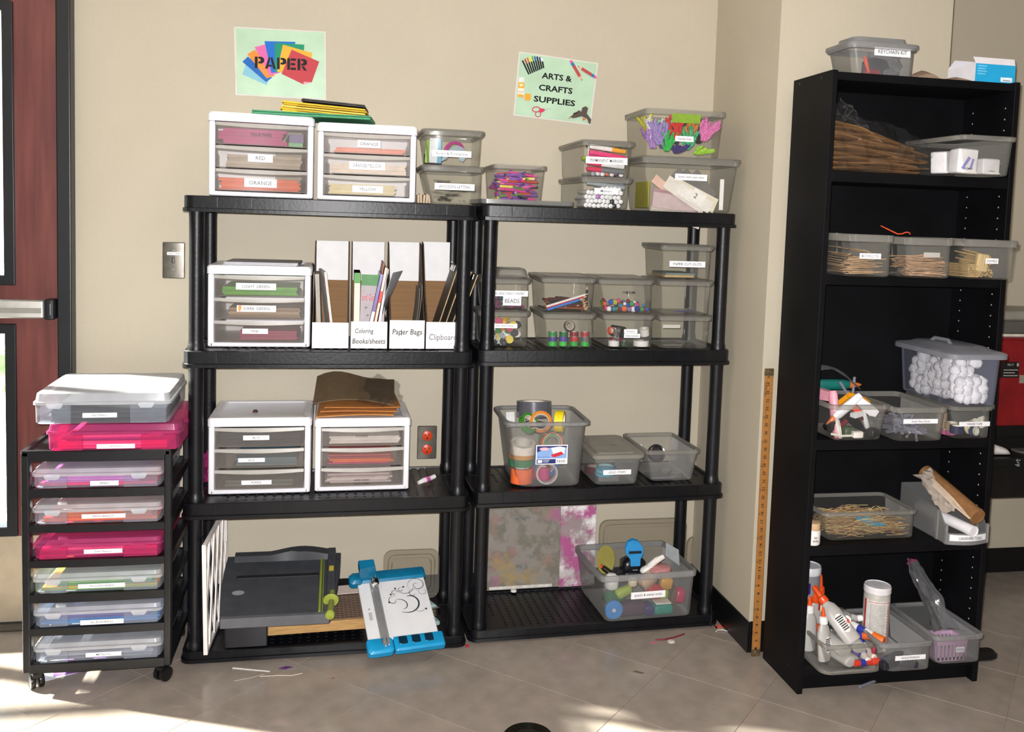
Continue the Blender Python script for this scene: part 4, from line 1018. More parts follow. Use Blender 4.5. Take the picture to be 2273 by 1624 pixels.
u = tub('bin', 'clear bin marked Stickers Adornments under the POM POMS bin', .095, Z2, (1349, 1453), (1340, 1456), 700, .23, by=775, lid=LIDM, labels=[('Stickers', 1386, 1416, 731, 740), ('Adornments', 1386, 1422, 741, 750)])
x0, x1, y0, y1 = inside(u, .006)
roll('ribbon_roll', 'white ribbon roll lying at the left front of the Adornments bin', W_(u, x0+.020, y0+.016, .003), .018, .008, .018, 'e8e4e2', cat='ribbon')
roll('ribbon_roll', 'wide white ribbon roll lying at the right front of the Adornments bin', W_(u, x1-.026, y0+.022, .003), .026, .01, .018, 'ebe7e6', cat='ribbon')
roll('ribbon_roll', 'white ribbon roll standing on edge at the right', W_(u, x1-.018, y0+.012, .040), .016, .011, .024, 'dcd8d6', cat='ribbon', rot=(.25, -.2, 0))
roll('tape_roll', 'magenta ribbon roll under the foil at the left', W_(u, x0+.035, y0+.045, .004), .022, .01, .022, '8a2048')
roll('ribbon_roll', 'orange-red ribbon roll standing at the left of the Adornments bin', W_(u, x0+.006, y0+.02, .052), .012, .006, .010, 'd8502a', cat='ribbon', rot=(1.3, 0, .5))
roll('ribbon_roll', 'dark green ribbon roll lying in the middle', W_(u, x0+.055, y0+.018, .003), .014, .006, .016, '2f4a34', cat='ribbon')
o = MB().rbox(0, .05, 0, .03, 0, .035, r=.006, e=.004).build('black_bag', M('black_film', '1a1a1e', .25, .2, 30, .6, 60), smooth=30); tag(o, 'black glossy packet in the middle of the Adornments bin', 'packet'); o.location = W_(u, x0+.022, y0+.05, .032); o.rotation_euler = (0, .15, .1)
film('foil_packet', None, W_(u, x0+.014, y0+.004, .022), .03, .02, 0, 5.1, 8, 8, .008, M('silver_foil', 'd0d0d2', .15, .1, 60, .4, 90, metal=.9), shape=lambda a, b: Vector((.025*a, .012*a, .04*b)))
tag(bpy.data.objects['foil_packet'], 'crinkled silver foil packet at the front left of the Adornments bin', 'packet')
u = tub('bin', 'clear bin of colourful pom-poms lettered POM POMS', .095, u.top, (1343, 1452), (1330, 1455), 622, .24, by=694, lid=LIDM, labels=[('POM POMS', 1383, 1411, 644, 653, 'bare')])
x0, x1, y0, y1 = inside(u, .008)
def ball(r, seed, amp, n=2):
    bm = bmesh.new(); bmesh.ops.create_icosphere(bm, subdivisions=n, radius=r)
    for v in bm.verts: v.co *= 1+amp*noise.noise(v.co/r*2.2+Vector((seed, seed, seed)))
    me = bpy.data.meshes.new('ball'); bm.to_mesh(me); bm.free(); me.polygons.foreach_set('use_smooth', [True]*len(me.polygons)); return me
pmesh = ball(.0075, 1.7, .18)
pc = [('pink', 'd84a7a'), ('white', 'ece8e4'), ('navy blue', '2a3a8a'), ('teal', '3a8aa0'), ('green', '4a9a5a'), ('wine red', '8a2a3a'), ('blue', '2a5ac0'), ('orange', 'e0703a'), ('yellow green', 'b0b83a'), ('lilac', '8a7ab0')]
pmesh.materials.append(C('ffffff'))
fx = 0
for i in range(46):
    nm, hx = pc[i % 10]
    o = bpy.data.objects.new('pom_pom', pmesh); COL.objects.link(o); setmat(o, M('fuzz_'+hx, hx, .95, .15, 200, .6, 500))
    tag(o, nm+' pom-pom in the POM POMS bin', 'pom-pom', nm+' pom-poms')
    q = i//17; s = R_.uniform(.75, 1.35); o.scale = (s, s, s)
    o.location = W_(u, x0+.005+(x1-x0-.01)*((i % 17)/16.0), y0+.008+R_.uniform(0, .10 if q else .02), .0095+.012*q*R_.uniform(.7, 1.0)+R_.uniform(0, .003))
u = tub('bin', 'empty lidded clear bin with blank label, bottom of the three-high stack', .08, Z2, (1468, 1572), (1466, 1584), 703, .22, by=777, lid=LIDM, labels=[('', 1472, 1511, 721, 728, CL('faded_label', 'f0f0ee', .55, 'd8d4cc', .5))])
o = MB().box(0, .07, 0, .08, 0, .0015).build('paper_scrap', PAPER('8f8d8a'), smooth=0); tag(o, 'grey paper scrap in the blank-label bin', 'paper'); o.location = W_(u, .03, .05, .006)
u = tub('bin', 'lidded clear bin nearly empty, middle of the three-high stack', .08, u.top, (1470, 1575), (1467, 1586), 625, .22, by=694, lid=LIDM)
o = MB().prism([(0, 0, 0), (.02, -.004, 0), (.045, .003, 0), (.06, .0, 0), (.05, .012, 0), (.02, .01, 0)], (0, 0, .0015)).build('paper_scrap', PAPER('4a3f9a'), smooth=0); tag(o, 'purple paper cut-out lying in the middle stacked bin', 'paper'); o.location = W_(u, .06, .03, .007)
u = tub('bin', 'lidded clear bin marked PAPER CUT-OUTS, top of the three-high stack', .08, u.top, (1472, 1577), (1470, 1588), 547, .22, by=616, lid=LIDM, labels=[('PAPER CUT-OUTS', 1487, 1567, 581, 592)])
stack('paper_stack', 'grey and tan paper cut-outs lying in the PAPER CUT-OUTS bin', 'paper', W_(u, .022, .025, .006), .10, .14, [(.006, PAPER('c0a070')), (.004, PAPER('8a8a80')), (.004, PAPER('6a7a7a'))], 0, .004)

# --- third shelf, right unit
Z3 = ZR[2]
u = tub('tote', 'tall open frosted tub packed with duct tape rolls', .072, Z3, (1145, 1290), (1122, 1316), 938, .28, mats=(MILK, MILKRIM), by=1083, r=.035, rimh=.012, rim_out=.012, cat='tub')
uT = u
p, q = at(1189, 1031, .062), at(1261, 987, .062)
mb = MB(); yy = .004
def R4(mb, a, b, c, d, y, i): mb.box(a, b, y, y+.0004, c, d, i)
X0, X1, Z0, Z1 = p.x-u.x, q.x-u.x, p.z-u.z, q.z-u.z; wl, hl = X1-X0, Z1-Z0
F = lambda f: X0+wl*f
G_ = lambda f: Z0+hl*f
R4(mb, F(0), F(1), G_(0), G_(1), yy, 0)
R4(mb, F(.03), F(.97), G_(.30), G_(.95), yy-.0004, 1)
mb.prism([(F(.03), yy-.0008, G_(.62)), (F(.16), yy-.0008, G_(.72)), (F(.42), yy-.0008, G_(.86)), (F(.97), yy-.0008, G_(.86)), (F(.97), yy-.0008, G_(.95)), (F(.03), yy-.0008, G_(.95))], (0, .0003, 0), 2)
R4(mb, F(.03), F(.63), G_(.04), G_(.27), yy-.0006, 2)
for k in range(3): R4(mb, F(.22), F(.40+.02*k), G_(.11+.05*k), G_(.125+.05*k), yy-.0010, 3)
R4(mb, F(.06), F(.2), G_(.08), G_(.23), yy-.0010, 3)
mb.prism([(F(.1+.16+.155*math.cos(2*math.pi*i/14)), yy-.0012, G_(.80)+.085*hl*math.sin(2*math.pi*i/14)) for i in range(14)], (0, .0003, 0), 4)
mb.tfit('Sterilite', F(.13), F(.39), G_(.73), G_(.87), yy-.0015, 0, bold=.02)
mb.prism([(F(.47), yy-.0012, G_(.86)), (F(.75), yy-.0012, G_(.92)), (F(.92), yy-.0012, G_(.86)), (F(.88), yy-.0012, G_(.52)), (F(.55), yy-.0012, G_(.52))], (0, .0003, 0), 3)
mb.prism([(F(.48), yy-.0014, G_(.50)), (F(.80), yy-.0014, G_(.66)), (F(.88), yy-.0014, G_(.52)), (F(.58), yy-.0014, G_(.36)), (F(.5), yy-.0014, G_(.4))], (0, .0002, 0), 5)
for k in range(12): R4(mb, F(.67+.023*k), F(.67+.023*k+(.006 if k % 3 else .013)), G_(.08), G_(.23), yy-.0008, 6)
for k in range(2): R4(mb, F(.05), F(.45), G_(.33+.05*k), G_(.345+.05*k), yy-.0008, 7)
mb.build('product_label', [C('f4f4f6', .3), C('86a8dc', .3), C('28306e', .3), C('e6ebf4', .3), C('e8a8b8', .3), C('c8323e', .3), C('1c1c20'), C('5a74b0')], u.t, smooth=0)
MB().box(u.w*.44, u.w*.445, -.001, .004, u.h-.035, u.h-.004).box(u.w*.66, u.w*.665, -.001, .004, u.h-.035, u.h-.004).box(u.w*.44, u.w*.665, -.001, .004, u.h-.037, u.h-.035).build('handle_notch', MILKRIM, u.t, smooth=0)
cx = u.w/2; fy = u.iy+.01
def rl(lb, x, y, z, ro, hgt, col, rot=(0, 0, 0), ri=None, core='d8d0c4'): roll('tape_roll', lb, W_(u, x, y, z), ro, ri or ro*.68, hgt, col, core, rot=rot)
rl('bright orange duct tape roll lying at the front left of the tub', .068, .055, .006, .036, .048, 'f0703a')
rl('magenta tape roll inside a clear tape ring at the front right', .142, .070, .010, .024, .042, 'c83a7a', ri=.012)
rl('clear packing tape ring standing at the front right of the tub', .145, .040, .041, .036, .020, 'c4bcbc', (math.pi/2, 0, 0), ri=.030, core='c8c0c0')
rl('dark green duct tape roll under the white roll', .068, .062, .062, .042, .022, '3a7a52')
rl('tan masking tape roll under the white roll', .068, .062, .085, .041, .014, 'c8904e')
rl('thick white duct tape roll tilted at the left of the tub', .070, .066, .101, .042, .036, 'ece4da', (.25, 0, 0))
rl('orange ringed roll standing on edge at the upper right', .160, .052, .132, .038, .02, 'e0703c', (math.pi/2-.15, 0, .15), ri=.032, core='e6ddd2')
rl('green duct tape roll standing behind the orange ring', .162, .10, .132, .034, .045, '3aa050', (math.pi/2, 0, .1))
rl('blue duct tape roll standing low on the right', .152, .125, .055, .042, .05, '2f62b4', (math.pi/2, 0, 0))
rl('crimson tape roll behind the orange one', .098, .10, .008, .03, .045, 'b83a5a')
rl('big silver-grey duct tape roll lying on top of the tub', .122, .150, .200, .058, .052, '5a5a62', (-.12, 0, 0))
rl('olive green tape roll leaning on top in front of the silver one', .080, .055, .194, .034, .020, '3f8a2a', (.9, .2, .5))
rl('brown-orange tape roll leaning on top beside the green one', .128, .060, .198, .036, .020, 'c8761e', (1.1, -.1, -.2))
rl('yellow tape roll standing on edge on top of the tub', .182, .085, .198, .036, .028, 'f0d820', (math.pi/2, 0, 1.2), core='e8e4d8')
rl('black tape roll lying under the leaning ones', .108, .078, .172, .040, .022, '141416')
o = MB().box(0, .03, 0, .002, 0, .05).build('white_card', PAPER('dcdcdc'), smooth=0); tag(o, 'white card standing at the back left of the tape tub', 'card'); o.location = W_(u, .03, .15, .165); o.rotation_euler = (-.2, 0, .1)

u = tub('bin', 'lidded clear bin holding turquoise building-strip rolls, beside the tape tub', .072, Z3, (1322, 1416), (1319, 1433), 1012, .27, mats=(MILK, CLEARRIM), by=1080, lid=CL('scuffed_lid', 'dad8d2', .42, 'b4b0a6', .2), labels=[('LEGO STRIPS', 1340, 1403, 1043, 1055)], rz=.03)
x0, x1, y0, y1 = inside(u, .008)
for k, (hx, nm) in enumerate((('4aa0b8', 'turquoise'), ('5ab0c8', 'sky blue'), ('3a8aa8', 'teal'))):
    roll('tape_roll', nm+' building-strip tape roll in the lidded strip bin', W_(u, x0+.035+.006*k, y0+.04+.01*k, .022+.0085*k), .033, .025, .008, hx, '9ab8c0')
roll('tape_roll', 'red building-strip roll at the left back of the lidded strip bin', W_(u, x0+.028, y0+.14, .005), .03, .02, .02, '9a3a3a')
o = MB().box(0, .07, 0, .05, 0, .02).build('grey_base_strip', C('6a6e70'), smooth=0); tag(o, 'grey building strip stack on the floor of the lidded strip bin', 'building strips'); o.location = W_(u, x0+.01, y0+.02, .004)
u = tub('bin', 'open clear bin holding a silver lid, right end of the third shelf', .10, Z3, (1446, 1541), (1436, 1560), 1000, .26, mats=(MILK, CLEARRIM), by=1070, rz=.04)
x0, x1, y0, y1 = inside(u, .01)
t = T('jar_lid', 'round dark silver jar lid leaning in the open bin', 'lid', W_(u, .085, .13, .065)); t.rotation_euler = (1.15, 0, .1)
MB().lathe([(.0001, .004), (.020, .004), (.022, .007), (.026, .006), (.030, .008), (.031, .004), (.031, -.006), (.029, -.006)], 28).build('lid', M('dark_metal', '55555a', .25, .1, 50, metal=.9), t)
o = MB().box(0, .05, 0, .002, 0, .06).build('white_card', PAPER('d6d6d8'), smooth=0); tag(o, 'white card standing behind the silver jar lid', 'card'); o.location = W_(u, .008, .19, .02); o.rotation_euler = (-.15, 0, .05)
for k, (x, y, r) in enumerate(((.11, .10, .024), (.125, .05, .026))):
    o = MB().ring(r, r-.003, 0, .006, 24).build('clear_ring', CLEARRIM); tag(o, ['clear plastic ring at the back right of the open bin', 'clear plastic ring at the front right of the open bin'][k], 'ring'); o.location = W_(u, x, y, .006+.002*k)
o = MB().box(0, .08, 0, .07, 0, .004).build('grey_sheet', PAPER('8a8a8c'), smooth=0); tag(o, 'grey sheet on the floor of the open bin', 'paper'); o.location = W_(u, .03, .03, .005)
# cotton roll and crumbs on the left unit, third shelf
mb = MB(); mb.tube([(0, 0, 0), (.02, .003, .004), (.045, .01, .003), (.07, .012, .008)], [.006, .0085, .0075, .007], 10)
o = mb.build('cotton_wad', M('cotton', 'e8e4e4', .95, .1, 120, .8, 300)); tag(o, 'twisted white wad of cotton with a pink stain on the third shelf', 'cotton wad')
p = at(930, 1060, .12); o.location = (p.x, .13, ZL[2]+.009); o.rotation_euler = (0, 0, .5)
MB().tube([(.028, .002, .005), (.044, .008, .005)], [.0088, .0084], 10).build('pink_stain', M('pink_felt', 'c86aa8', .95, .15, 120), o)
# --- bottom shelf, right unit
Z4 = .0465
u = tub('tote', 'wide open frosted tub marked punch & stamp tools on the bottom shelf', .03, Z4, (1346, 1540), (1335, 1556), 1276, .305, mats=(MILK, MILKRIM), by=1380, r=.02, rimh=.02, labels=[('punch & stamp tools', 1403, 1482, 1314, 1333)], rz=.06, cat='tub')
x0, x1, y0, y1 = inside(u, .012)
def blob(name, label, cat, loc, s, hx, rot=(0, 0, 0), r=.3, rough=.4, extra=None):
    a_, b_, c_ = s; mb = MB().rbox(-a_/2, a_/2, -b_/2, b_/2, 0, c_, r=min(a_, b_)*r, e=c_*.2, n=4)
    if extra is None:
        o = mb.build(name, C(hx, rough), smooth=50)
    else:
        o = T(name, label, cat, (0, 0, 0)); mb.build('body', C(hx, rough), o, smooth=50); extra(o)
    tag(o, label, cat); o.location = loc; o.rotation_euler = rot
    return o
P_ = lambda x, y, z: W_(u, x0+x, y0+y, z)
def lever(hx, w=.03, d=.02, z=.03):
    return lambda o: MB().rbox(-w/2, w/2, -d/2-.004, d/2, z, z+.012, r=.006, e=.003).build('lever', C(hx, .3), o, smooth=40)
o = tag(MB().lathe([(.0001, 0), (.030, 0), (.031, .002), (.031, .008), (.03, .010), (.006, .011), (.0001, .011)], 26).build('blue_dial', C('3a8ad0', .3)), 'round blue stamp dial standing in the front left corner of the tub', 'stamp'); o.location = P_(.018, .008, .036); o.rotation_euler = (math.pi/2, 0, 0)
MB().lathe([(.0065, .010), (.006, .014), (.0001, .0145)], 12).build('hub', C('e0c8c0'), o)
blob('stamp_pad', 'dark plum stamp pad block behind the blue dial', 'stamp pad', P_(.088, .03, .004), (.10, .05, .045), '4a3046', (0, 0, .1), .15, .4, lever('b85a9a', .05, .03, .030))
blob('stamp_pad', 'navy ink pad between the plum block and the teal box', 'stamp pad', P_(.145, .02, .004), (.03, .05, .04), '2a2a6a', (0, 0, 0), .1)
blob('paper_punch', 'teal paper punch with a white top at the front right of the tub', 'paper punch', P_(.195, .02, .004), (.065, .045, .036), '1a8a7a', (0, 0, .05), .1, .3, lambda o: MB().rbox(-.028, .028, -.02, .02, .0365, .042, r=.004, e=.002).build('top_plate', C('e8e4d8'), o))
blob('paper_punch', 'lime green rounded punch behind the teal one', 'paper punch', P_(.205, .065, .006), (.07, .04, .075), '9ab83a', (0, .3, .2), .45, .3)
blob('paper_punch', 'dark green punch at the left side of the tub', 'paper punch', P_(.03, .055, .035), (.07, .05, .04), '2a6a4a', (.2, .2, .4), .3, .3)
blob('paper_punch', 'pale lime punch lying over the dark green one', 'paper punch', P_(.07, .045, .062), (.06, .03, .03), 'a0b44a', (.1, -.3, .2), .4, .3)
blob('stamp_block', 'red stamp block tilted in the middle of the tub', 'stamp', P_(.158, .03, .055), (.055, .03, .05), 'c03a40', (.1, .35, .2), .1)
blob('stamp_block', 'beige wooden stamp block tilted above the red one', 'stamp', P_(.150, .03, .098), (.055, .035, .045), 'c8a890', (.2, -.5, .3), .1)
blob('stamp_knob', 'cream round-handled stamp behind the beige block', 'stamp', P_(.10, .05, .09), (.032, .03, .03), 'd8ccb0', (0, 0, 0), .48)
blob('paper_punch', 'dusty pink punch high on the right of the tub', 'paper punch', P_(.20, .06, .12), (.075, .05, .03), 'b47a7a', (.1, -.1, .2), .4, .3)
blob('paper_punch', 'ochre punch on the right under the dusty pink one', 'paper punch', P_(.212, .045, .075), (.045, .03, .045), 'c8963a', (0, .2, 0), .3)
blob('paper_punch', 'raspberry red punch in the right corner of the tub', 'paper punch', P_(.258, .03, .03), (.035, .04, .055), 'b82a56', (0, .1, 0), .3, .3)
blob('stamp_block', 'brown stamp block beside the raspberry punch', 'stamp', P_(.235, .04, .02), (.02, .05, .07), '6a4a44', (0, .1, 0), .1)
blob('white_jar', 'white bottle standing at the left inside the tub', 'bottle', P_(.032, .07, .075), (.048, .048, .055), 'dcdcdc', (0, 0, 0), .48)
# big black punch with blue lever
t = T('paper_punch', 'black lever punch with a bright blue handle on top of the tub', 'paper punch', P_(.128, .13, .105))
MB().rbox(-.042, .042, -.03, .03, 0, .055, r=.02, e=.012, n=4).rbox(-.043, .043, -.031, .031, 0, .012, r=.02, e=.004, n=4).build('body', C('14161c', .3), t, smooth=50)
mb = MB(); mb.prism([(-.032, -.02, .075), (-.030, -.012, .092), (-.018, .0, .108), (0, .004, .113), (.018, 0, .108), (.030, -.012, .092), (.032, -.02, .075), (.018, -.030, .058), (.016, -.0335, .035), (-.016, -.0335, .035), (-.018, -.030, .058)], (0, .012, .003))
mb.build('lever', C('2a8ac8', .3), t, smooth=30)
MB().box(-.022, .022, -.026, -.023, .076, .084).build('lever_groove', C('0c1a24'), t, smooth=0)
mb = MB(); mb.tfit('tramel', -.014, .014, .016, .026, -.0305, 0); mb.build('lettering', C('c8c8c8'), t, smooth=0)
t = T('paper_punch', 'white squeeze punch lying on the heap right of the black punch', 'paper punch', P_(.165, .07, .135))
mb = MB(); mb.m = Matrix.Rotation(.5, 4, 'Y').inverted(); mb.rbox(-.03, .02, -.014, .014, 0, .018, r=.013, e=.006, n=4); mb.build('body', C('e4e0da', .3), t, smooth=50)
MB().tube([(0, 0, .012), (.025, 0, .032), (.05, 0, .044)], [.010, .011, .008], 10).build('lever', C('e8e4de', .3), t)
blob('scissor_punch', 'black gadget with orange tip at the left rear of the tub', 'gadget', P_(.045, .12, .105), (.075, .02, .014), '1c1814', (0, .5, -.6), .3, .3, lambda o: MB().rbox(-.046, -.036, -.008, .008, .002, .012, r=.002, e=.001).build('tip', C('c8562a'), o))
blob('clip_heap', 'black and steel clip tool left of the lever punch', 'gadget', P_(.078, .13, .10), (.04, .03, .025), '2a2a2c', (.2, .2, .3), .2, .3)
o = tag(MB().lathe([(.0001, 0), (.045, 0), (.046, .002), (.045, .003), (.0001, .003)], 26).build('yellow_disc', CL('yellow_disc', 'd8d08a', .6, 'b8b060', .4)), 'pale yellow translucent disc standing at the back of the tub', 'disc'); o.location = P_(.055, .20, .13); o.rotation_euler = (math.pi/2-.1, 0, .1); o.scale = (.75, 1.1, 1)
o = MB().prism([(0, 0, 0), (.045, 0, -.02), (.05, 0, -.075), (0, 0, -.045)], (0, .0015, 0)).build('grey_card', PAPER('8f9698'), smooth=0); tag(o, 'grey card standing at the right side of the tub', 'card'); o.location = P_(.235, .10, .215); o.rotation_euler = (0, 0, -.5)
# leaning boards and lids
def leaner(name, label, cat, px, Y0, lean, th, mat, zb=Z4, mb=None):
    a, b = at(px[0], px[3], Y0), at(px[1], px[3], Y0); top = at(px[0], px[2], Y0+lean)
    o = MB().rbox(0, b.x-a.x, 0, th, 0, top.z-zb, r=.002, e=.001).build(name, mat, smooth=0)
    tag(o, label, cat); o.location = (a.x, Y0, zb); o.rotation_euler = (-math.atan2(lean, top.z-zb), 0, .03)
    return o, b.x-a.x, top.z-zb
def splat(name, base, cols, scale, seed):
    m = bpy.data.materials.new(name); m.use_nodes = True; n = m.node_tree; L = n.links; p = n.nodes['Principled BSDF']; p.inputs['Roughness'].default_value = .6
    tc = n.nodes.new('ShaderNodeTexCoord'); prev = None
    for k, (hx, sc, th) in enumerate(cols):
        nz = n.nodes.new('ShaderNodeTexNoise'); nz.noise_dimensions = '4D'; nz.inputs['W'].default_value = seed+k*3.7; nz.inputs['Scale'].default_value = sc; nz.inputs['Detail'].default_value = 5; nz.inputs['Roughness'].default_value = .65
        L.new(tc.outputs['Object'], nz.inputs['Vector'])
        cr = n.nodes.new('ShaderNodeMapRange'); cr.inputs['From Min'].default_value = th; cr.inputs['From Max'].default_value = th+.09
        L.new(nz.outputs['Fac'], cr.inputs['Value'])
        mx = n.nodes.new('ShaderNodeMix'); mx.data_type = 'RGBA'
        L.new(cr.outputs['Result'], mx.inputs['Factor'])
        if prev is None: mx.inputs['A'].default_value = lin(base)+(1,)
        else: L.new(prev, mx.inputs['A'])
        mx.inputs['B'].default_value = lin(hx)+(1,); prev = mx.outputs['Result']
    L.new(prev, p.inputs['Base Color'])
    return m
o, w_, h_ = leaner('paint_board', 'grey paint-smeared board leaning on the wall at the bottom right shelf', 'board', (1078, 1244, 1131, 1302), .335, .012, .006, splat('grey_smears', '8d877f', [('777266', 14, .47), ('94756c', 7, .54), ('a06a84', 9, .58), ('55605a', 11, .6), ('a08a60', 6, .58)], 8, 2.0))
MB().rbox(.012, w_-.03, -.004, .0, .004, .014, r=.001, e=.0006).build('white_streak', M('white_paint', 'd8d4ce', .5, .1, 60), o, smooth=0)
leaner('paint_board', 'pink and white splattered board leaning beside the grey one', 'board', (1241, 1320, 1124, 1297), .338, .010, .006, splat('pink_splats', '9c8a8c', [('b0588c', 9, .47), ('c8c0c0', 12, .50), ('f2f0f0', 8, .51), ('8a3a6a', 16, .66), ('5a5056', 26, .68)], 9, 5.0))
def lidshape(w, h, mat, name, parent=None):
    mb = MB(); mb.m = Matrix.Rotation(math.pi/2, 4, 'X')
    mb.loft([rr(0, w, 0, h, -.012, .03, 4), rr(0, w, 0, h, .0, .03, 4), rr(.014, w-.014, .014, h-.014, .0, .025, 4), rr(.018, w-.018, .018, h-.018, -.005, .02, 4), rr(.026, w-.026, .026, h-.026, -.005, .02, 4), rr(.03, w-.03, .03, h-.03, .002, .02, 4)], c0=False)
    return mb.build(name, mat, parent, smooth=40)
TL_ = CL('thin_clear_lid', 'e6e2da', .2, 'b8b2a6', .15, .4)
a, b, c_ = at(1327, 1300, .358), at(1519, 1300, .358), at(1340, 1157, .358)
o = lidshape(b.x-a.x, c_.z-Z4, TL_, 'loose_lid'); tag(o, 'large clear bin lid leaning on the wall behind the punch tub', 'lid'); o.location = (a.x, .359, Z4+.002); o.rotation_euler = (0, 0, 0)
a, b, c_ = at(1522, 1300, .358), at(1552, 1300, .358), at(1500, 1195, .358)
o = lidshape(b.x-a.x, c_.z-Z4, TL_, 'loose_lid'); tag(o, 'small clear lid leaning on the wall right of the corner post', 'lid'); o.location = (a.x, .359, Z4+.002); o.rotation_euler = (0, 0, 0)
o = tag(MB().lathe([(.0001, 0), (.011, 0), (.010, .006), (.0001, .009)], 14).build('white_cap', C('e8e4de')), 'small white cap lying on the empty bottom shelf', 'cap'); p = atz(1140, 1312, Z4); o.location = (p.x, p.y, Z4)
# ------------------------------------------------------------------ magazine files on the second shelf, left unit
KRAFT = M('kraft_board', '8a6844', .8, .06, 6, .25, 60, stretch=(1, 1, 40)); KEDGE = M('kraft_edge', '4c3a2a', .8, .2, 60)
FW = M('file_white', 'eceaea', .6, .02, 30)
MY, MD = .064, .245
files = []
spec = [('white-fronted magazine file with no writing, leftmost of the four', 692, 774, 716, 776, 535, 704, 781, ''),
        ('magazine file lettered Coloring Books/sheets', 778, 860, 714, 775, 537, 780, 862, 'C'), ('magazine file lettered Paper Bags', 864, 943, 711, 771, 538, 871, 945, 'P'), ('magazine file with a Clipboard card on its front', 945, 1016, 715, 775, 538, 949, 1024, 'K')]
for lb, xa, xb, yt, yb, yk, ka, kb, wr in spec:
    a, b = at(xa, yb, MY), at(xb, yt, MY)
    w = b.x-a.x; hf = b.z-ZL[1]-.001; hk = at((ka+kb)/2, yk, MY+MD).z-ZL[1]
    t = T('magazine_file', lb, 'magazine file', (a.x, MY, ZL[1]+.0008), 0, 'cardboard magazine files'); th = .003
    mb = MB(); mb.box(0, w, 0, th, 0, hf); mb.build('front_panel', [FW], t, smooth=0)
    bk = MB().box(th, w-th, MD-th, MD, 0, hk, 0).box(th+.0005, w-th-.0005, MD-th-.0006, MD-th, hk*.60, hk, 1).box(th, w-th, th, MD-th, 0, th, 0).build('back_panel', [KRAFT, FW], t, smooth=0)
    prof = [(th, 0), (MD, 0), (MD, hk), (MD*.8, hk*.985), (MD*.35, hf+.07), (th+.004, hf), (th, hf)]
    for x in (.0, w-th):
        pf = prof if (x == 0 or wr not in ('C', 'K')) else [(th, 0), (MD, 0), (MD, .09), (MD*.5, .085), (th+.004, hf), (th, hf)]
        MB().prism([(x, y, z) for y, z in pf], (th, 0, 0)).build('side_panel', KEDGE, t, smooth=0)
    if wr:
        mb = MB(); q = lambda px, py: (at(px, py, MY).x-a.x, at(px, py, MY).z-ZL[1])
        if wr == 'C':
            for s_, p0, p1, h in (('Coloring', (788, 740), (829, 741), .019), ('Books/sheets', (782, 760), (855, 760), .016)):
                P0, P1 = q(*p0), q(*p1); mb.text(s_, (P0[0], -.0006, P0[1]-.004), (P1[0]-P0[0], 0, 0), (0, 0, h), 0, .012, .12)
            mb.build('handwriting', INK, t, smooth=0)
        elif wr == 'P':
            P0, P1 = q(871, 742), q(937, 741); mb.text('Paper Bags', (P0[0], -.0006, P0[1]-.006), (P1[0]-P0[0], 0, 0), (0, 0, .022), 0, .010, .1)
            P0 = q(890, 741); mb.box(P0[0], P0[0]+.003, -.0007, -.0005, P0[1]-.005, P0[1]+.012)
            mb.build('handwriting', INK, t, smooth=0)
        else:
            P0, P1 = q(946, 768), q(1015, 726)
            cd_ = MB().box(P0[0]+.001, w-.001, -.001, -.0002, P0[1], P1[1]).build('paper_card', PAPER('f3f0f3'), t, smooth=0)
            mb.text('Clipboard', (P0[0]+.008, -.0014, P0[1]+.013), (w-P0[0]-.010, 0, 0), (0, 0, .024), 0, 0, .08)
            for k, (x, z, i) in enumerate(((.004, .034, 1), (.068, .036, 2), (.070, .004, 2))):
                for j in range(3): mb.prism([(P0[0]+x+.005*j, -.0014, P0[1]+z), (P0[0]+x+.0025+.005*j, -.0014, P0[1]+z+.006), (P0[0]+x+.005*(j+1), -.0014, P0[1]+z), (P0[0]+x+.0025+.005*j, -.0014, P0[1]+z+.004)], (0, .0002, 0), i)
            mb.build('handwriting', [C('4a4a52'), C('6a5ac0'), C('e06a72')], cd_, smooth=0)
    files.append((a.x, w, hf, hk))
def book(name, label, cat, xa, za, th, w, h, lean, mats, y=MY+.012, yaw=0, deco=None):
    """sheet-like book standing on its bottom edge in a file: th across x, w along y, h up"""
    mb = MB(); mb.box(0, th, 0, w, 0, h, 0); mb.box(th*.12, th*.88, -.0004, .002, .002, h+.0003, 1)
    if deco: deco(mb, th, w, h)
    o = mb.build(name, mats, smooth=0); tag(o, label, cat); o.location = (xa, y, za); o.rotation_euler = (0, lean, yaw); return o
zf = ZL[1]+.0075
xa, w, hf, hk = files[0]
def comic(mb, th, w, h):
    for k in range(6): mb.box(-.0006, .001, .006, .010+.012*(k % 2), h*.25+k*h*.12, h*.25+k*h*.12+.018, 2 if k % 3 else 3)
    for k in range(7): mb.prism([(th*.9+.0006, .01+.02*(k % 3), h*.3+k*.022), (th*.9+.0006, .022+.02*(k % 3), h*.3+k*.022+.004), (th*.9+.0006, .018+.02*(k % 3), h*.3+k*.022+.014)], (.0003, 0, 0), 2)
book('magazine', 'white magazine with red lettering slumping in the unlabelled file', 'magazine', xa+.062, zf, .007, .19, .225, -.13, [PAPER('e4dfdb'), PAPER('cfcac4'), C('a8423a'), C('2a6a3a')], deco=comic, yaw=.11)
o = book('magazine', 'grey-white newsprint bent behind the white magazine in the unlabelled file', 'magazine', xa+.016, zf, .012, .17, .215, -.05, [PAPER('b5b1aa'), PAPER('a9a49c')], y=MY+.03)
xa, w, hf, hk = files[1]
def gdn(mb, th, w, h):
    mb.box(-.0005, th+.0005, -.0008, w, h*.86, h, 2); mb.box(-.0006, th+.0006, -.0008, .02, h*.08, h*.28, 2)
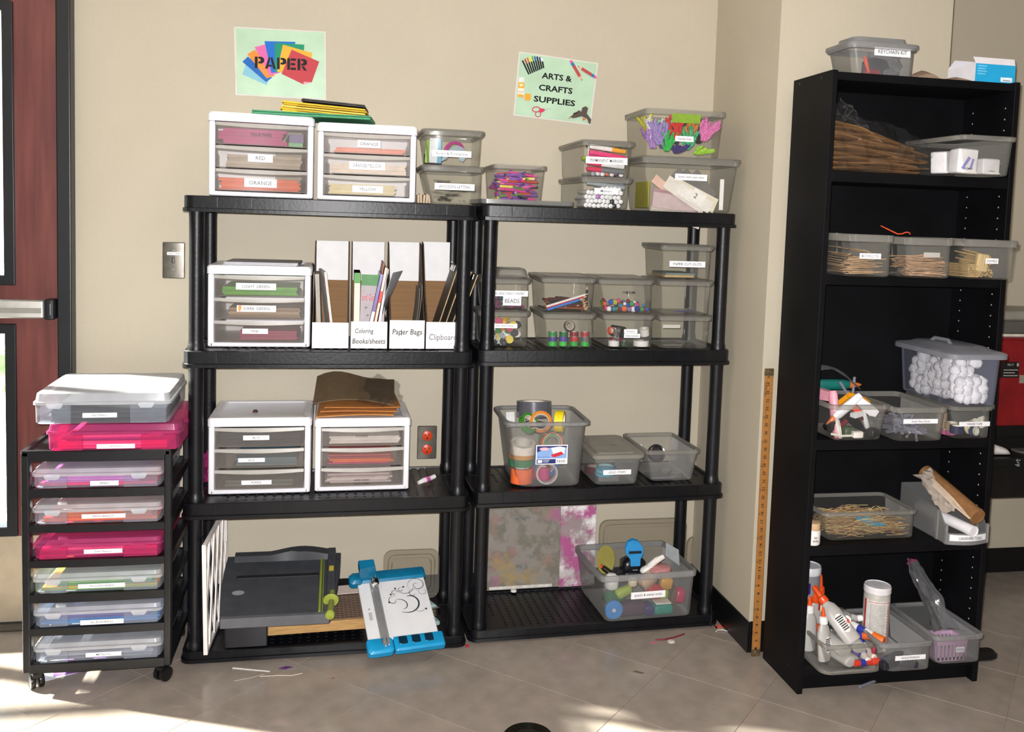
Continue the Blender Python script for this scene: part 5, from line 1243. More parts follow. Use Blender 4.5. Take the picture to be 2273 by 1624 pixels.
book('book', 'green and white gardens book standing at the left in the Coloring file', 'book', xa+.008, zf, .018, .17, .222, .0, [PAPER('d0ccc8'), PAPER('d8e0c8'), C('3f8a2e')], deco=gdn, y=MY+.02)
def cov(mb, th, w, h):
    mb.box(0, w, -.0004, 0, h*.84, h, 2)
mb = MB(); hw = .075; hh_ = .215
mb.box(0, hw, 0, .003, 0, hh_, 0); mb.box(0, hw, -.0005, 0, hh_*.84, hh_, 1)
mb.text('and Gardens', (.004, -.0006, hh_*.62), (hw-.016, 0, 0), (0, 0, .022), 2, .01, .1)
for k in range(8): mb.prism([(.012+.006*(k*3 % 7), -.0006, hh_*(.12+.055*k)), (.022+.006*(k*3 % 7), -.0006, hh_*(.13+.055*k)), (.018+.006*(k*3 % 7), -.0006, hh_*(.15+.055*k))], (0, .0002, 0), 3)
o = mb.build('book', [PAPER('bdb4b6'), C('2f7a2a'), C('c0405a'), C('4a3a44')], smooth=0); tag(o, 'grey book with a green band reading Gardens facing front in the Coloring file', 'book'); o.location = (xa+.026, MY+.07, zf); o.rotation_euler = (-.06, .02, -.05)
def purp(mb, th, w, h): mb.box(-.0005, th+.0005, -.0007, .001, h*.30, h*.48, 2)
book('book', 'slim purple book leaning right in the Coloring file', 'book', xa+.042, zf, .008, .18, .225, .20, [C('4a3a8a', .3), C('54449a', .3), C('e6e2ee')], deco=purp)
def orn(mb, th, w, h): mb.box(-.0005, th+.0005, -.0007, .001, h*.55, h*.7, 2); mb.box(-.0005, th+.0005, -.0007, .001, 0, h*.3, 3)
book('book', 'orange-spined book leaning right beside the purple one', 'book', xa+.057, zf, .008, .19, .245, .175, [C('b8532a', .3), C('e8d4bc'), C('c03a2a'), C('f0e4d4')], deco=orn)
book('book', 'rust brown folder rising behind the orange-spined book', 'book', xa+.056, zf, .003, .16, .258, .155, [C('9a5638'), C('a86242'), C('9a5638')], y=MY+.04)
book('book', 'thin navy book leaning against the orange-spined one', 'book', xa+.070, zf, .005, .19, .225, .155, [C('27305a'), C('dcdce0'), C('dcdce0')])
book('magazine', 'thin white magazine leaning in the Coloring file', 'magazine', xa+.077, zf, .003, .19, .238, .13, [PAPER('e0e0e4'), PAPER('f0f0f2')])
mb = MB(); N = 8; rings = []
for k in range(N+1):
    f = k/N; x = .045*f**1.6; z = .225*f
    rings.append([Vector((x, 0, z)), Vector((x+.001, 0, z)), Vector((x+.004+.034*f+.001, .13, z)), Vector((x+.004+.034*f, .13, z))])
mb.loft(rings); o = mb.build('paper_sheets', PAPER('b9bcc6'), smooth=60); tag(o, 'pale grey sheets flopping over to the right out of the Coloring file', 'paper'); o.location = (xa+.078, MY+.02, zf)
xa, w, hf, hk = files[2]
for j in range(2):
    mb = MB(); rings = []
    for k in range(10):
        f = k/9; x = .022*math.sin(f*1.57); z = .19*f-.012*j
        rings.append([Vector((x, 0, z)), Vector((x+.0012, 0, z)), Vector((x+.0012, .16, z)), Vector((x, .16, z))])
    mb.loft(rings); o = mb.build('paper_bag', PAPER('8a837a'), smooth=60); tag(o, ['flat grey paper bag curved along the right side of the Paper Bags file', 'second grey paper bag nested in the curved one in the Paper Bags file'][j], 'paper bag'); o.location = (xa+w-.032-.006*j, MY+.015+.01*j, zf)
xa, w, hf, hk = files[3]
BRD = M('hardboard', '5f544a', .55, .08, 20, .1, 120); BEDGE = M('hardboard_edge', 'b59a6c', .7, .15, 60)
for j in range(4):
    mb = MB(); th = .0035; W0, H0 = .165, .262-.008*j
    mb.box(0, th, 0, W0, 0, H0, 0).box(.0004, th-.0004, -.0005, .001, 0, H0, 1)
    t = T('clipboard', ['brown hardboard clipboard facing left, first of four leaning in the Clipboard file', 'second clipboard from the left leaning in the Clipboard file', 'third clipboard from the left leaning in the Clipboard file', 'rightmost clipboard leaning past the shelf post'][j], 'clipboard', (xa+.020+.0195*j, MY+.035-.004*j, zf), 0, 'clipboards')
    t.rotation_euler = (0, .30+.012*j, 0)
    mb.build('board', [BRD, BEDGE], t, smooth=0)
    MB().rbox(-.006, 0, .04, .125, H0-.022, H0-.002, r=.004, e=.002).tube([(-.004, .05, H0-.004), (-.010, .05, H0+.004), (-.010, .11, H0+.004), (-.004, .11, H0-.004)], .0022, 8).build('clip', CHROME, t, smooth=30)

# ------------------------------------------------------------------ bottom shelf, left unit
Z4L = .0445
# white lattice panel standing front to back
LW = M('white_lattice', 'e9e2de', .5, .04, 30)
a = at(452, 1455, -.03); zt = at(455, 1209, -.03).z
t = T('lattice_panel', 'white lattice panel standing on edge at the left end of the bottom shelf', 'lattice panel', (at(452, 1440, -.03).x, -.035, Z4L+.0005))
t.rotation_euler = (0, -.02, -.045)
Lh, Ld, th = zt-Z4L, .37, .012
MB().rbox(0, th, 0, .012, 0, Lh, r=.001, e=.0008).build('stile', LW, t, smooth=0)
MB().rbox(0, th, Ld-.012, Ld, 0, Lh, r=.001, e=.0008).build('stile', LW, t, smooth=0)
for z in (0, Lh-.012): MB().rbox(.001, th-.001, .012, Ld-.012, z, z+.012, r=.001, e=.0008).build('frame_rail', LW, t, smooth=0)
for sgn in (1, -1):
    k = -7
    while k < 8:
        y0_ = Ld/2+k*.078; pts = []
        lo, hi = .012, Lh-.012
        # line y = y0_ + sgn*(z-Lh/2)*.33
        y_a, y_b = y0_+sgn*(lo-Lh/2)*.33, y0_+sgn*(hi-Lh/2)*.33
        za, zb_ = lo, hi
        if abs(y_b-y_a) > 1e-6:
            def zy(y): return lo+(y-y_a)/(y_b-y_a)*(hi-lo)
            zs = sorted((zy(.012), zy(Ld-.012))); za, zb_ = max(lo, zs[0]), min(hi, zs[1])
        if zb_-za > .03:
            ya_, yb_ = y0_+sgn*(za-Lh/2)*.33, y0_+sgn*(zb_-Lh/2)*.33
            x0_ = .006 if sgn > 0 else .0015
            MB().prism([(x0_, ya_-.009, za), (x0_, ya_+.009, za), (x0_, yb_+.009, zb_), (x0_, yb_-.009, zb_)], (.0045, 0, 0)).build('slat', LW, t, smooth=0)
        k += 1
# black stand that carries the guillotine
o = tag(MB().rbox(0, .125, 0, .024, 0, .085, r=.004, e=.002).build('black_box', M('black_gloss', '15161c', .25, .2, 10), smooth=0), 'black box under the front left of the grey paper trimmer', 'box'); p = at(497, 1440, -.0); o.location = (p.x, .003, Z4L)
# brown gridded trimmer below
t = T('paper_trimmer', 'old brown gridded guillotine board under the grey trimmer', 'paper trimmer', (at(560, 1405, .05).x, .045, Z4L)); t.rotation_euler = (0, 0, .05)
wB = .34
MB().rbox(0, wB, 0, .27, .02, .045, r=.004, e=.002).build('board', M('brown_board', '4a332a', .4, .15, 20), t, smooth=0)
mb = MB()
for i in range(25): mb.box(.01+i*(wB-.02)/24-.0004, .01+i*(wB-.02)/24+.0004, .012, .262, .045, .0454)
for i in range(19): mb.box(.006, wB-.006, .015+i*.0135-.0004, .015+i*.0135+.0004, .045, .0454)
stuff(mb.build('grid_lines', C('a88a72'), t, smooth=0))
MB().rbox(0, wB, -.014, .0, .018, .050, r=.002, e=.001).build('wooden_edge', M('light_wood', 'b58e5a', .5, .12, 12, stretch=(2, 20, 20)), t, smooth=0)
MB().rbox(.035, .047, -.016, .014, .046, .056, r=.002, e=.001).build('stop_block', M('light_wood2', 'a07c4c', .5, .12, 20), t, smooth=0)
for x in (.02, wB-.03): MB().lathe([(.008, 0), (.010, .02)], 12).build('foot', C('1c1a18'), t, (x, .03, 0))
MB().lathe([(.008, 0), (.010, .02)], 12).build('foot', C('1c1a18'), t, (.1, .24, 0))
o = tag(MB().box(0, .16, 0, .07, 0, .002).build('paper_sheet', PAPER('e8d8d0'), smooth=0), 'cream sheet behind the brown guillotine board', 'paper'); o.location = (at(735, 1300, .25).x, .250, Z4L+.0475); o.rotation_euler = (0, 0, .1)
# grey guillotine on top
GY = -.075
fl_, fr_ = at(487, 1388, GY), at(728, 1388, GY)
ft, fb = at(600, 1366, GY).z, at(600, 1390, GY).z
t = T('paper_trimmer', 'large dark grey paper trimmer with lime green handle', 'paper trimmer', (fl_.x, GY, fb)); wG = fr_.x-fl_.x+.005; hG = ft-fb
DG = M('dark_grey_plastic', '3b3d42', .5, .08, 30); DGF = M('grey_plastic_front', '54565b', .5, .06, 30)
Dp = .30; rise = .075
bl, br_ = at(504, 1266, GY+Dp), at(742, 1266, GY+Dp)
xl_b, xr_b = bl.x-fl_.x, br_.x-fl_.x
rings = []
for f in (0, .02, .25, .5, .75, .98, 1):
    y = Dp*f; x0_ = xl_b*f*.75-.008*math.sin(math.pi*f); x1_ = wG+(xr_b+.02-wG)*f+.006*math.sin(math.pi*f); z = rise*f
    e = .003 if f in (0, 1) else 0
    rings.append([Vector((x0_+e, y, z)), Vector((x1_-e, y, z)), Vector((x1_-e, y, z+hG-e)), Vector((x0_+e, y, z+hG-e))])
MB().loft(rings).build('bed', [DG], t, smooth=20)
sl = math.atan2(rise, Dp)
def onbed(mb): mb.m = Matrix.Translation((0, 0, hG))@Matrix.Rotation(sl, 4, 'X'); return mb
MB().rbox(.002, wG-.002, -.003, .001, .001, hG-.002, r=.001, e=.0008).build('front_face', DGF, t, smooth=0)
onbed(MB()).rbox(.028, wG-.038, .182, .198, 0, .003, r=.001, e=.001).build('ruler_groove', C('1c1d20'), t, smooth=0)
mb = onbed(MB()); rings = []
for k in range(15):
    f = k/14; x = .012+(wG-.006)*f; hz = .012+.016*max(0, math.sin(math.pi*(f-.35)/.65))**1.3 if f > .35 else .012
    rings.append([Vector((x, Dp-.03, 0)), Vector((x, Dp+.012, -.01)), Vector((x, Dp+.012, hz-.002)), Vector((x, Dp-.014-.008*(f > .6), hz))])
mb.loft(rings); mb.build('back_fence', DG, t, smooth=40)
onbed(MB()).rbox(wG-.034, wG-.027, .004, Dp-.03, 0, .004, r=.001, e=.001).rbox(wG-.024, wG-.021, .004, Dp-.03, 0, .003, r=.001, e=.0008).build('cutting_strip', C('7c8a34', .3), t, smooth=0)
mb = onbed(MB()); mb.loft([[Vector((wG-.012, y, .002)), Vector((wG+.014, y, .002)), Vector((wG+.012, y, h_)), Vector((wG-.010, y, h_))] for y, h_ in ((.06, .014), (.16, .02), (Dp-.01, .03))]); arm = mb.build('cutter_arm', DG, t, smooth=30)
onbed(MB()).box(wG-.006, wG+.008, .175, .215, .0225, .0232).build('yellow_sticker', C('b8a83a'), t, smooth=0)
LIME = M('lime_grip', '9aa646', .4, .06, 40)
mb = onbed(MB()); mb.m = mb.m@Matrix.Translation((wG+.004, .045, .012))@Matrix.Rotation(-.06, 4, 'Z')@Matrix.Rotation(math.pi/2+.12, 4, 'X')
mb.lathe([(.0001, -.035), (.008, -.034), (.008, 0), (.010, .03), (.0105, .055), (.0001, .056)], 16); hd = mb.build('handle', M('olive_grip', '6c7038', .45, .08, 40), t)
mb = onbed(MB()); mb.m = mb.m@Matrix.Translation((wG+.004, .045, .012))@Matrix.Rotation(-.06, 4, 'Z')@Matrix.Rotation(math.pi/2+.12, 4, 'X')
mb.lathe([(.0001, .055), (.013, .055), (.0145, .060), (.013, .067), (.0001, .069)], 20); mb.build('handle_end', LIME, hd)
mb = onbed(MB()); mb.m = mb.m@Matrix.Translation((wG+.002, .048, .012))@Matrix.Rotation(math.pi/2+.1, 4, 'X'); mb.lathe([(.008, .0), (.022, .001), (.0235, .004), (.022, .008), (.008, .009)], 24); mb.build('hand_guard', LIME, hd)
onbed(MB()).prism([(.04+.018*math.cos(a_/8*math.pi), .115+.011*math.sin(a_/8*math.pi), 0) for a_ in range(16)], (0, 0, .0006)).build('oval_emblem', C('85878b'), t, smooth=0)
mb = onbed(MB())
for k in range(9): mb.box(.075+R_.uniform(-.02, .03), .079+R_.uniform(-.02, .03), .03+R_.uniform(-.02, .02), .034+R_.uniform(-.02, .02), 0, .0005)
# feet: the trimmer rests on the black box and the brown board
MB().box(.01, .03, .03, .05, -.012, .004).build('foot', C('161618'), t, smooth=0)
for x, y in ((.03, Dp-.05), (wG-.05, Dp-.05)): MB().box(x, x+.02, y, y+.02, -(fb-Z4L)+.0005 if x < .05 else -(fb-Z4L)+.048, rise*y/Dp+.004).build('foot', C('161618'), t, smooth=0)
# blue and white trimmer
BLU = M('teal_blue_plastic', '0f6f96', .35, .05, 30); BLU2 = M('blue_plastic_bright', '1590c4', .35, .05, 30)
Wt = M('trimmer_white', 'd6d7da', .35, .02, 20)
f0, f1 = at(816, 1415, -.09), at(988, 1440, -.105)
t = T('paper_trimmer', 'teal and white rotary paper trimmer with swirl pattern, leaning on the shelf', 'paper trimmer', (at(818, 1440, -.09).x, -.10, Z4L+.002))
u0 = at(820, 1402, -.10); u1 = at(976, 1408, -.10)
wT = .215; Ln = .30; tilt = math.radians(27)
t.rotation_euler = (tilt, 0, -.10)
k0 = .0
sh = Matrix.Identity(4)   # the board lies square, turned a little on the shelf
t.rotation_euler = (tilt, 0, .16)
MB().rbox(.004, wT+.004, .035, Ln-.02, .006, .018, r=.004, e=.002).build('board', Wt, t, smooth=30)
mb = MB(); mb.rbox(-.004, .075, -.014, .04, -.002, .026, r=.012, e=.006, n=4).rbox(.078, wT+.016, -.012, .04, -.002, .024, r=.006, e=.005, n=4); base = mb.build('front_base', BLU2, t, smooth=40)
for k in range(3): MB().rbox(.092+k*.040, .118+k*.040, .006, .034, .0236, .0262, r=.004, e=.001).lathe([(.0001, 0), (.0001, 0)], 3).build('blade_slot', C('0a2a3c', .2), base, smooth=30)
mb = MB(); mb.rbox(-.012, wT+.010, Ln-.045, Ln+.0, -.002, .026, r=.008, e=.006, n=4).rbox(-.022, .02, Ln-.05, Ln-.01, 0, .034, r=.012, e=.008, n=4); mb.build('rear_base', BLU, t, smooth=40)
mb = MB(); rings = []
for f in (0, .3, .6, .85, 1):
    z = .02+.062*f; hw = .020+.006*math.sin(f*2.5); cx = .036-.006*f
    rings.append([Vector((cx-hw, Ln-.035-.006*f, z)), Vector((cx+hw, Ln-.035, z)), Vector((cx+hw, Ln-.010+.004*f, z)), Vector((cx-hw, Ln-.010+.004*f, z))])
mb.loft(rings); mb.build('carry_handle', BLU, t, smooth=40)
ALU = M('trimmer_aluminium', 'c2c3c5', .28, .04, 40, metal=.7)
MB().rbox(.040, .066, .012, Ln-.03, .018, .026, r=.002, e=.001).rbox(.046, .052, .0, Ln-.02, .026, .034, r=.002, e=.001).rbox(.058, .063, .004, Ln-.02, .026, .032, r=.002, e=.001).build('guide_rail', ALU, t, smooth=20)
MB().rbox(.042, .066, Ln-.075, Ln-.045, .030, .046, r=.005, e=.004).build('cutter_carriage', CHROME, t, smooth=40)
mb = MB()
for k in range(22): mb.box(.075, .077+.003*(k % 5 == 0), .04+k*.010, .0405+k*.010, .018, .0183)
mb.box(.022, .026, .15, .155, .018, .0183)
for k in range(6): mb.box(.020+.0018*k, .0208+.0018*k, .11, .14, .018, .0183)
mb.build('scale_marks', C('6a6a70'), t, smooth=0)
mb = MB()
def swirl(cx, cy, r0, r1, a0, a1, wd=.0014):
    pts = []
    for k in range(25):
        f = k/24; a_ = a0+(a1-a0)*f; r = r0+(r1-r0)*f; pts.append((cx+r*math.cos(a_), cy+r*math.sin(a_), .0183))
    for k in range(24):
        p, q = Vector(pts[k]), Vector(pts[k+1]); n_ = Vector((-(q-p).y, (q-p).x, 0)).normalized()*wd*(.4+.8*math.sin(math.pi*k/24))
        mb.poly([p-n_, q-n_, q+n_, p+n_])
swirl(.150, .165, .045, .022, -2.2, 1.6, .0022); swirl(.125, .150, .03, .012, 2.0, -1.2, .0014); swirl(.190, .228, .032, .006, 3.6, -5.0, .0009); swirl(.160, .230, .045, .02, 3.3, 5.6, .0008)
swirl(.105, .175, .02, .005, 1.0, 6.5, .0010); swirl(.112, .205, .012, .003, 0, 6, .0009); swirl(.135, .215, .010, .003, 1, 7, .0009); swirl(.19, .14, .03, .008, 3.2, 5.4, .0006); swirl(.172, .195, .02, .004, .5, 6, .0008); swirl(.205, .20, .018, .004, 2, 8, .0006)
for x, y in ((.10, .2), (.118, .222), (.09, .17), (.145, .225), (.2, .13)): mb.lathe([(.0001, .0184), (.0035, .0184), (.0035, .0186)], 8) if False else mb.prism([(x+.0035*math.cos(k*.785), y+.0035*math.sin(k*.785), .0182) for k in range(8)], (0, 0, .0002))
mb.build('swirl_pattern', C('2a2c3a'), t, smooth=0)
# clear lid, stapler behind
a, b, c_ = at(851, 1310, .28), at(976, 1310, .28), at(870, 1226, .30)
o = lidshape(b.x-a.x, .165, TL_, 'loose_lid'); tag(o, 'clear bin lid leaning on the wall behind the teal trimmer', 'lid'); o.location = (a.x, .30, Z4L+.002); o.rotation_euler = (-.12, 0, 0)
o = tag(MB().tube([(0, 0, 0), (.002, 0, .04)], .0012, 6).build('black_wire', C('101012')), 'short black wire standing by the teal trimmer', 'wire'); p = at(941, 1290, .2); o.location = (at(941, 1276, .2).x, .2, Z4L)
p = at(958, 1402, .03)
t = T('stapler', 'pale blue desk stapler with chrome front beside the teal trimmer', 'stapler', (p.x+.012, .075, Z4L+.001), .30)
SB = M('pale_blue_enamel', '9cb8ba', .3, .04, 30)
MB().rbox(-.022, .022, 0, .15, 0, .014, r=.006, e=.003).build('base', SB, t)
mb = MB(); mb.m = Matrix.Translation((0, .15, .02))@Matrix.Rotation(-.10, 4, 'X')@Matrix.Translation((0, -.15, -.0)); mb.rbox(-.018, .018, .014, .15, .002, .03, r=.006, e=.006, n=4); mb.build('arm', SB, t)
mb = MB(); mb.m = Matrix.Translation((0, .15, .02))@Matrix.Rotation(-.10, 4, 'X')@Matrix.Translation((0, -.15, -.0)); mb.rbox(-.02, .02, -.006, .014, .002, .024, r=.003, e=.002); mb.build('chrome_front', M('worn_chrome', 'a09a90', .2, .3, 60, metal=1), t)
# things hanging at the left end between cart and shelving
o = film('craft_bag', None, (at(447, 950, .2).x+.002, .2, ZL[2]+.001), .03, .05, .1, 9.1, 6, 8, .01, M('dusky_pink_film', '8a2a5a', .4, .3, 40), shape=lambda a_, b_: Vector((.004+.02*a_, .05*a_, .10*b_)))
tag(o, 'crumpled dusky pink packet behind the left post on the third shelf', 'packet')
# outline of a small bright sheet on the door-side wall
# ------------------------------------------------------------------ things on and in the bookcase
Zb = BH
u = tub('bin', 'milky lidded bin marked KEYCHAIN KIT on top of the bookcase', -.345, Zb+.0008, (1897, 2030), (1890, 2044), 98, .155, mats=(MILK, MILKRIM), by=166, r=.022, lid=MILKRIM, labels=[('KEYCHAIN KIT', 1942, 2023, 109, 122)], liph=.022)
x0, x1, y0, y1 = inside(u, .012)
blob('film_packet', 'dark crinkled packet inside the KEYCHAIN KIT bin', 'packet', W_(u, (x0+x1)/2+.02, y0+.05, .006), (.10, .05, .055), '3c3e44', (0, 0, 0), .3, .2)
film('film_bag', None, W_(u, x0+.05, y0+.008, .008), .11, .03, 0, 7.7, 16, 12, .010, CL('bag_film', 'd0d0d4', .35, 'a8a8ae', .1, .8), shape=lambda a_, b_: Vector((.105*a_, .02+.01*math.sin(6*a_), .065*b_)))
tag(bpy.data.objects['film_bag'], 'crinkled clear bag of rings inside the KEYCHAIN KIT bin', 'bag')
o = MB().tube([(0, 0, 0), (-.01, 0, .03), (-.016, 0, .045)], [.004, .006, .004], 8).build('orange_clip', C('e8502a', .3)); tag(o, 'orange-red clip at the left inside the KEYCHAIN KIT bin', 'clip'); o.location = W_(u, x0+.045, y0+.012, .012)
blob('red_case', 'dark red tin low in the KEYCHAIN KIT bin', 'tin', W_(u, x0+.06, y0+.02, .004), (.05, .02, .02), '8a2030', (0, 0, 0), .2)
# blue box
BXY = -.36
a, b = at(2164, 183, BXY), at(2252, 183, BXY); zt = at(2200, 143, BXY).z; zf_ = at(2200, 133, BXY).z
t = T('cardboard_box', 'bright blue and white carton on top of the bookcase', 'box', (a.x, BXY, Zb+.0008)); w = b.x-a.x; h = zt-Zb
CYAN = M('cyan_print', '25a4d8', .4, .03, 30); CW_ = M('carton_white', 'e6e4ea', .55, .03, 30)
MB().box(0, w, .0008, .13, 0, h).build('carton', CW_, t, smooth=0)
mb = MB(); mb.box(0, w, 0, .0009, 0, h, 0)
for k in range(4): mb.box(.006, .006+.03-.004*(k % 2), -.0004, 0, h-.008-.0075*k, h-.005-.0075*k, 1)
mb.box(w*.64, w*.93, -.0004, 0, h*.10, h*.34, 2).box(w*.70, w*.88, -.0006, -.0003, h*.15, h*.2, 3)
mb.build('front_print', [CYAN, C('7fc8e8'), C('e8f2f6'), C('8a9aa8')], t, smooth=0)
mb = MB(); mb.prism([(0, .001, h), (w, .001, h), (w+.004, .012, h+.020), (-.002, .012, h+.020)], (0, .001, .0006)).build('flap', CW_, t, smooth=0)
MB().prism([(0, .13, h), (w, .13, h), (w, .10, h+.022), (0, .10, h+.022)], (0, .001, .001)).build('flap', CW_, t, smooth=0)
# flat tissue/bag
mb = MB(); N = 12; rings = []
for k in range(N+1):
    f = k/N; x = .17*f; hz = .010+.006*math.sin(f*9)-.006*f*f+(.008 if .15 < f < .4 else 0)
    rings.append([Vector((x, 0, 0)), Vector((x, .07, 0)), Vector((x, .07, hz)), Vector((x, .03, hz+.004)), Vector((x, .0, hz*.6))])
mb.loft(rings); o = mb.build('flat_paper_bag', PAPER('8f7866'), smooth=50); tag(o, 'flattened brown paper bag lying beside the blue carton', 'paper bag'); o.location = (at(2043, 170, -.37).x, -.36, Zb+.0005)
# shelf 1: brown bags in wrap, swab bin
z1 = SZ[0]+.0005
tp = T('paper_bag_pack', 'heap of folded brown paper bags in clear wrap on the top shelf', 'paper bags', (BX+.03, -.385, z1))
KB = [PAPER(h_) for h_ in ('8d6a46', '7a5a3a', 'a07a52', '94714c')]
for k in range(15):
    wk = .275+.03*math.sin(k*1.7)-.006*max(0, k-10)*4; z = .006+.0095*k; mb = MB(); N = 12; rings = []
    for j in range(N+1):
        f = j/N; x = wk*f; fall = -.055*f**1.6*(k/14)
        zz = z+fall+.004*math.sin(f*5+k*2.1)+.003*noise.noise(Vector((f*4, k*1.3, .5))); y_ = .012*noise.noise(Vector((f*3, k*2.2, 4)))
        zz = max(zz, .002+.0045*k*.6)
        rings.append([Vector((x, y_+.012, zz)), Vector((x, .17, zz+.002)), Vector((x, .17, zz+.008)), Vector((x, y_+.010, zz+.007)), Vector((x, y_+.004, zz+.0035))])
    mb.loft(rings); mb.build('paper_bag', KB[k % 4], tp, smooth=60)
wr = film('plastic_wrap', None, (0, 0, 0), .3, .1, 0, 2.2, 44, 26, .016, FILM, shape=lambda a_, b_: Vector((.003+.295*a_, -.010+.035*b_*b_, .006+(.165-.075*a_**1.6)*b_)))
wr.parent = tp
wr = film('plastic_tail', None, (0, 0, 0), .1, .1, 0, 6.4, 22, 18, .014, FILM, shape=lambda a_, b_: Vector((.0+.115*a_+.02*b_, .02+.03*a_, .135+.085*b_*(1-.5*a_)-.05*a_)))
wr.parent = tp
wr = film('plastic_tail', None, (0, 0, 0), .1, .1, 0, 8.4, 14, 10, .010, FILM, shape=lambda a_, b_: Vector((.20+.11*a_, -.006+.01*b_, .045+.05*b_*(1-.3*a_))))
wr.parent = tp
u = tub('bin', 'open clear bin of cotton swab packs, right end of the top shelf', -.49, z1, (2141, 2242), (2138, 2264), 301, .29, by=393, r=.02)
x0, x1, y0, y1 = inside(u, .01)
SW = PAPER('dcdadc')
def swab(label, loc, w, d, h, rz, ry=0, txt='', pur=True):
    t = T('swab_pack', label, 'swab pack', loc, rz); t.rotation_euler[1] = ry
    mb = MB(); mb.rbox(0, w, 0, d, 0, h, r=.004, e=.003, mi=0)
    if pur: mb.prism([(w*.18, -.0005, h*.2), (w*.3, -.0005, h*.15), (w*.62, -.0005, h*.62), (w*.5, -.0005, h*.7)], (0, .0004, 0), 1).prism([(w*.6, -.0005, h*.2), (w*.72, -.0005, h*.18), (w*.8, -.0005, h*.6), (w*.7, -.0005, h*.62)], (0, .0004, 0), 1)
    if txt: mb.tfit(txt, w*.2, w*.85, h*.10, h*.3, -.0008, 2, bold=.01)
    mb.build('wrapper', [SW, C('8a84c0'), C('3a3a48')], t, smooth=40)
    m2 = MB(); n = int(w/.0045)
    for k in range(n): m2.lathe([(.0001, -.001), (.0018, .0), (.0018, .004), (.0001, .005)], 6) if False else m2.tube([(w*(k+.5)/n, -.0012, h*.02), (w*(k+.5)/n, -.0012, h*.10)], .0016, 5)
    stuff(m2.build('swab_tips', C('e6e2da'), t))
swab('white swab pack with lavender stripes in the middle of the swab bin', W_(u, .004, y0, .005), .058, .05, .068, -.1, .05, 'SIGMO', True)
swab('white swab pack standing sideways at the left of the swab bin', W_(u, .012, y0+.062, .005), .06, .05, .062, .35, -.1, 'SIGMO', False)
swab('white printed swab pack lying at the right of the swab bin', W_(u, x1-.062, y0+.010, .005), .056, .05, .044, .05, 0, 'OPERUS', False)
# shelf 2: three bins of wood
z2 = SZ[1]+.0005
stick = MB().rbox(0, .115, -.005, .005, 0, .002, r=.0049, e=.0006, n=3)
def wooden(u, n, label, cat, name, mk, group, fn, seed):
    rr_ = random.Random(seed); f0 = None
    for i in range(n):
        o = f0.copy() if f0 else mk()
        if f0: COL.objects.link(o)
        else: f0 = o
        tag(o, label, cat, group); fn(o, i, rr_)
SKM = M('pale_birch', 'c2a27e', .6, .1, 30, rnd=.14)
uw = tub('bin', 'open clear bin of wide craft sticks, left of three on the second shelf', -.51, z2, (1883, 1979), (1879, 1992), 521, .30, by=610, r=.018, rimh=.02, labels=[('MULTI POPSICLE STICKS', 1910, 1958, 563, 574)])
def f(o, i, q):
    x0, x1, y0, y1 = inside(uw, .006)
    if i < 26: o.location = W_(uw, x0+.002+q.uniform(0, .012), y0+.004+q.uniform(0, .055), .005+.0022*(i%26)*.85); o.rotation_euler = (q.uniform(-.15, .15), q.uniform(-.10, .05), q.uniform(-.16, .30)); o.scale = (.83, 1, 1)
    else: o.location = W_(uw, x0+.01+q.uniform(0, .10), y0+.08+q.uniform(0, .01), .006+.003*(i-26)); o.rotation_euler = (0, -.03, 1.57+q.uniform(-.1, .1))
wooden(uw, 50, 'pale craft stick lying in the left wood bin', 'craft stick', 'craft_stick', lambda: stick.build('craft_stick', SKM), 'craft sticks in the left wood bin', f, 3)
uw2 = tub('bin', 'open clear bin of thin craft sticks, middle of three on the second shelf', -.51, z2, (2018, 2117), (2016, 2125), 529, .30, by=614, r=.018, rimh=.02, labels=[('', 2052, 2089, 561, 571, CL('faded_label', 'f0f0ee', .55, 'd8d4cc', .5))])
thin = MB().rbox(0, .10, -.003, .003, 0, .0018, r=.0029, e=.0005, n=2)
def f(o, i, q):
    x0, x1, y0, y1 = inside(uw2, .006)
    o.location = W_(uw2, x0+.002+q.uniform(0, .010), y0+.003+q.uniform(0, .05)+(.06 if i > 70 else 0), .005+.0017*(i % 30)); o.rotation_euler = (q.uniform(-.4, .4), q.uniform(-.16, .06), q.uniform(-.3, .25)); o.scale = (.95, 1, 1)
wooden(uw2, 90, 'thin pale stick in the middle wood bin', 'craft stick', 'thin_stick', lambda: thin.build('thin_stick', M('pale_birch2', 'b8977a', .6, .12, 30, rnd=.18)), 'thin sticks in the middle wood bin', f, 4)
uw3 = tub('bin', 'open clear bin marked DOWELS, right of three on the second shelf', -.51, z2, (2150, 2250), (2150, 2268), 533, .30, by=618, r=.018, rimh=.02, labels=[('DOWELS', 2190, 2219, 574, 585)])
dw = MB().lathe([(.0001, 0), (.0022, .0002), (.0022, .13), (.0001, .1302)], 8)
def f(o, i, q):
    x0, x1, y0, y1 = inside(uw3, .006)
    if i < 60:   # pointing forward, ends show
        o.location = W_(uw3, x0+.003+.0046*(i % 8)+q.uniform(-.001, .001), y0+.002+q.uniform(0, .008), .007+.0046*(i//8)); o.rotation_euler = (-math.pi/2, 0, q.uniform(-.03, .03))
    else:
        o.location = W_(uw3, x0+.045+q.uniform(0, .04), y0+.010+q.uniform(0, .01), .007+.0024*((i-60) % 26)); o.rotation_euler = (-math.pi/2+.10, 0, -.2+q.uniform(-.1, .3)); o.scale = (1, 1, .9)
wooden(uw3, 130, 'thin wooden dowel in the DOWELS bin', 'dowel', 'dowel', lambda: dw.build('dowel', M('dowel_wood', 'c4a878', .55, .1, 40, rnd=.12)), 'dowels in the DOWELS bin', f, 5)
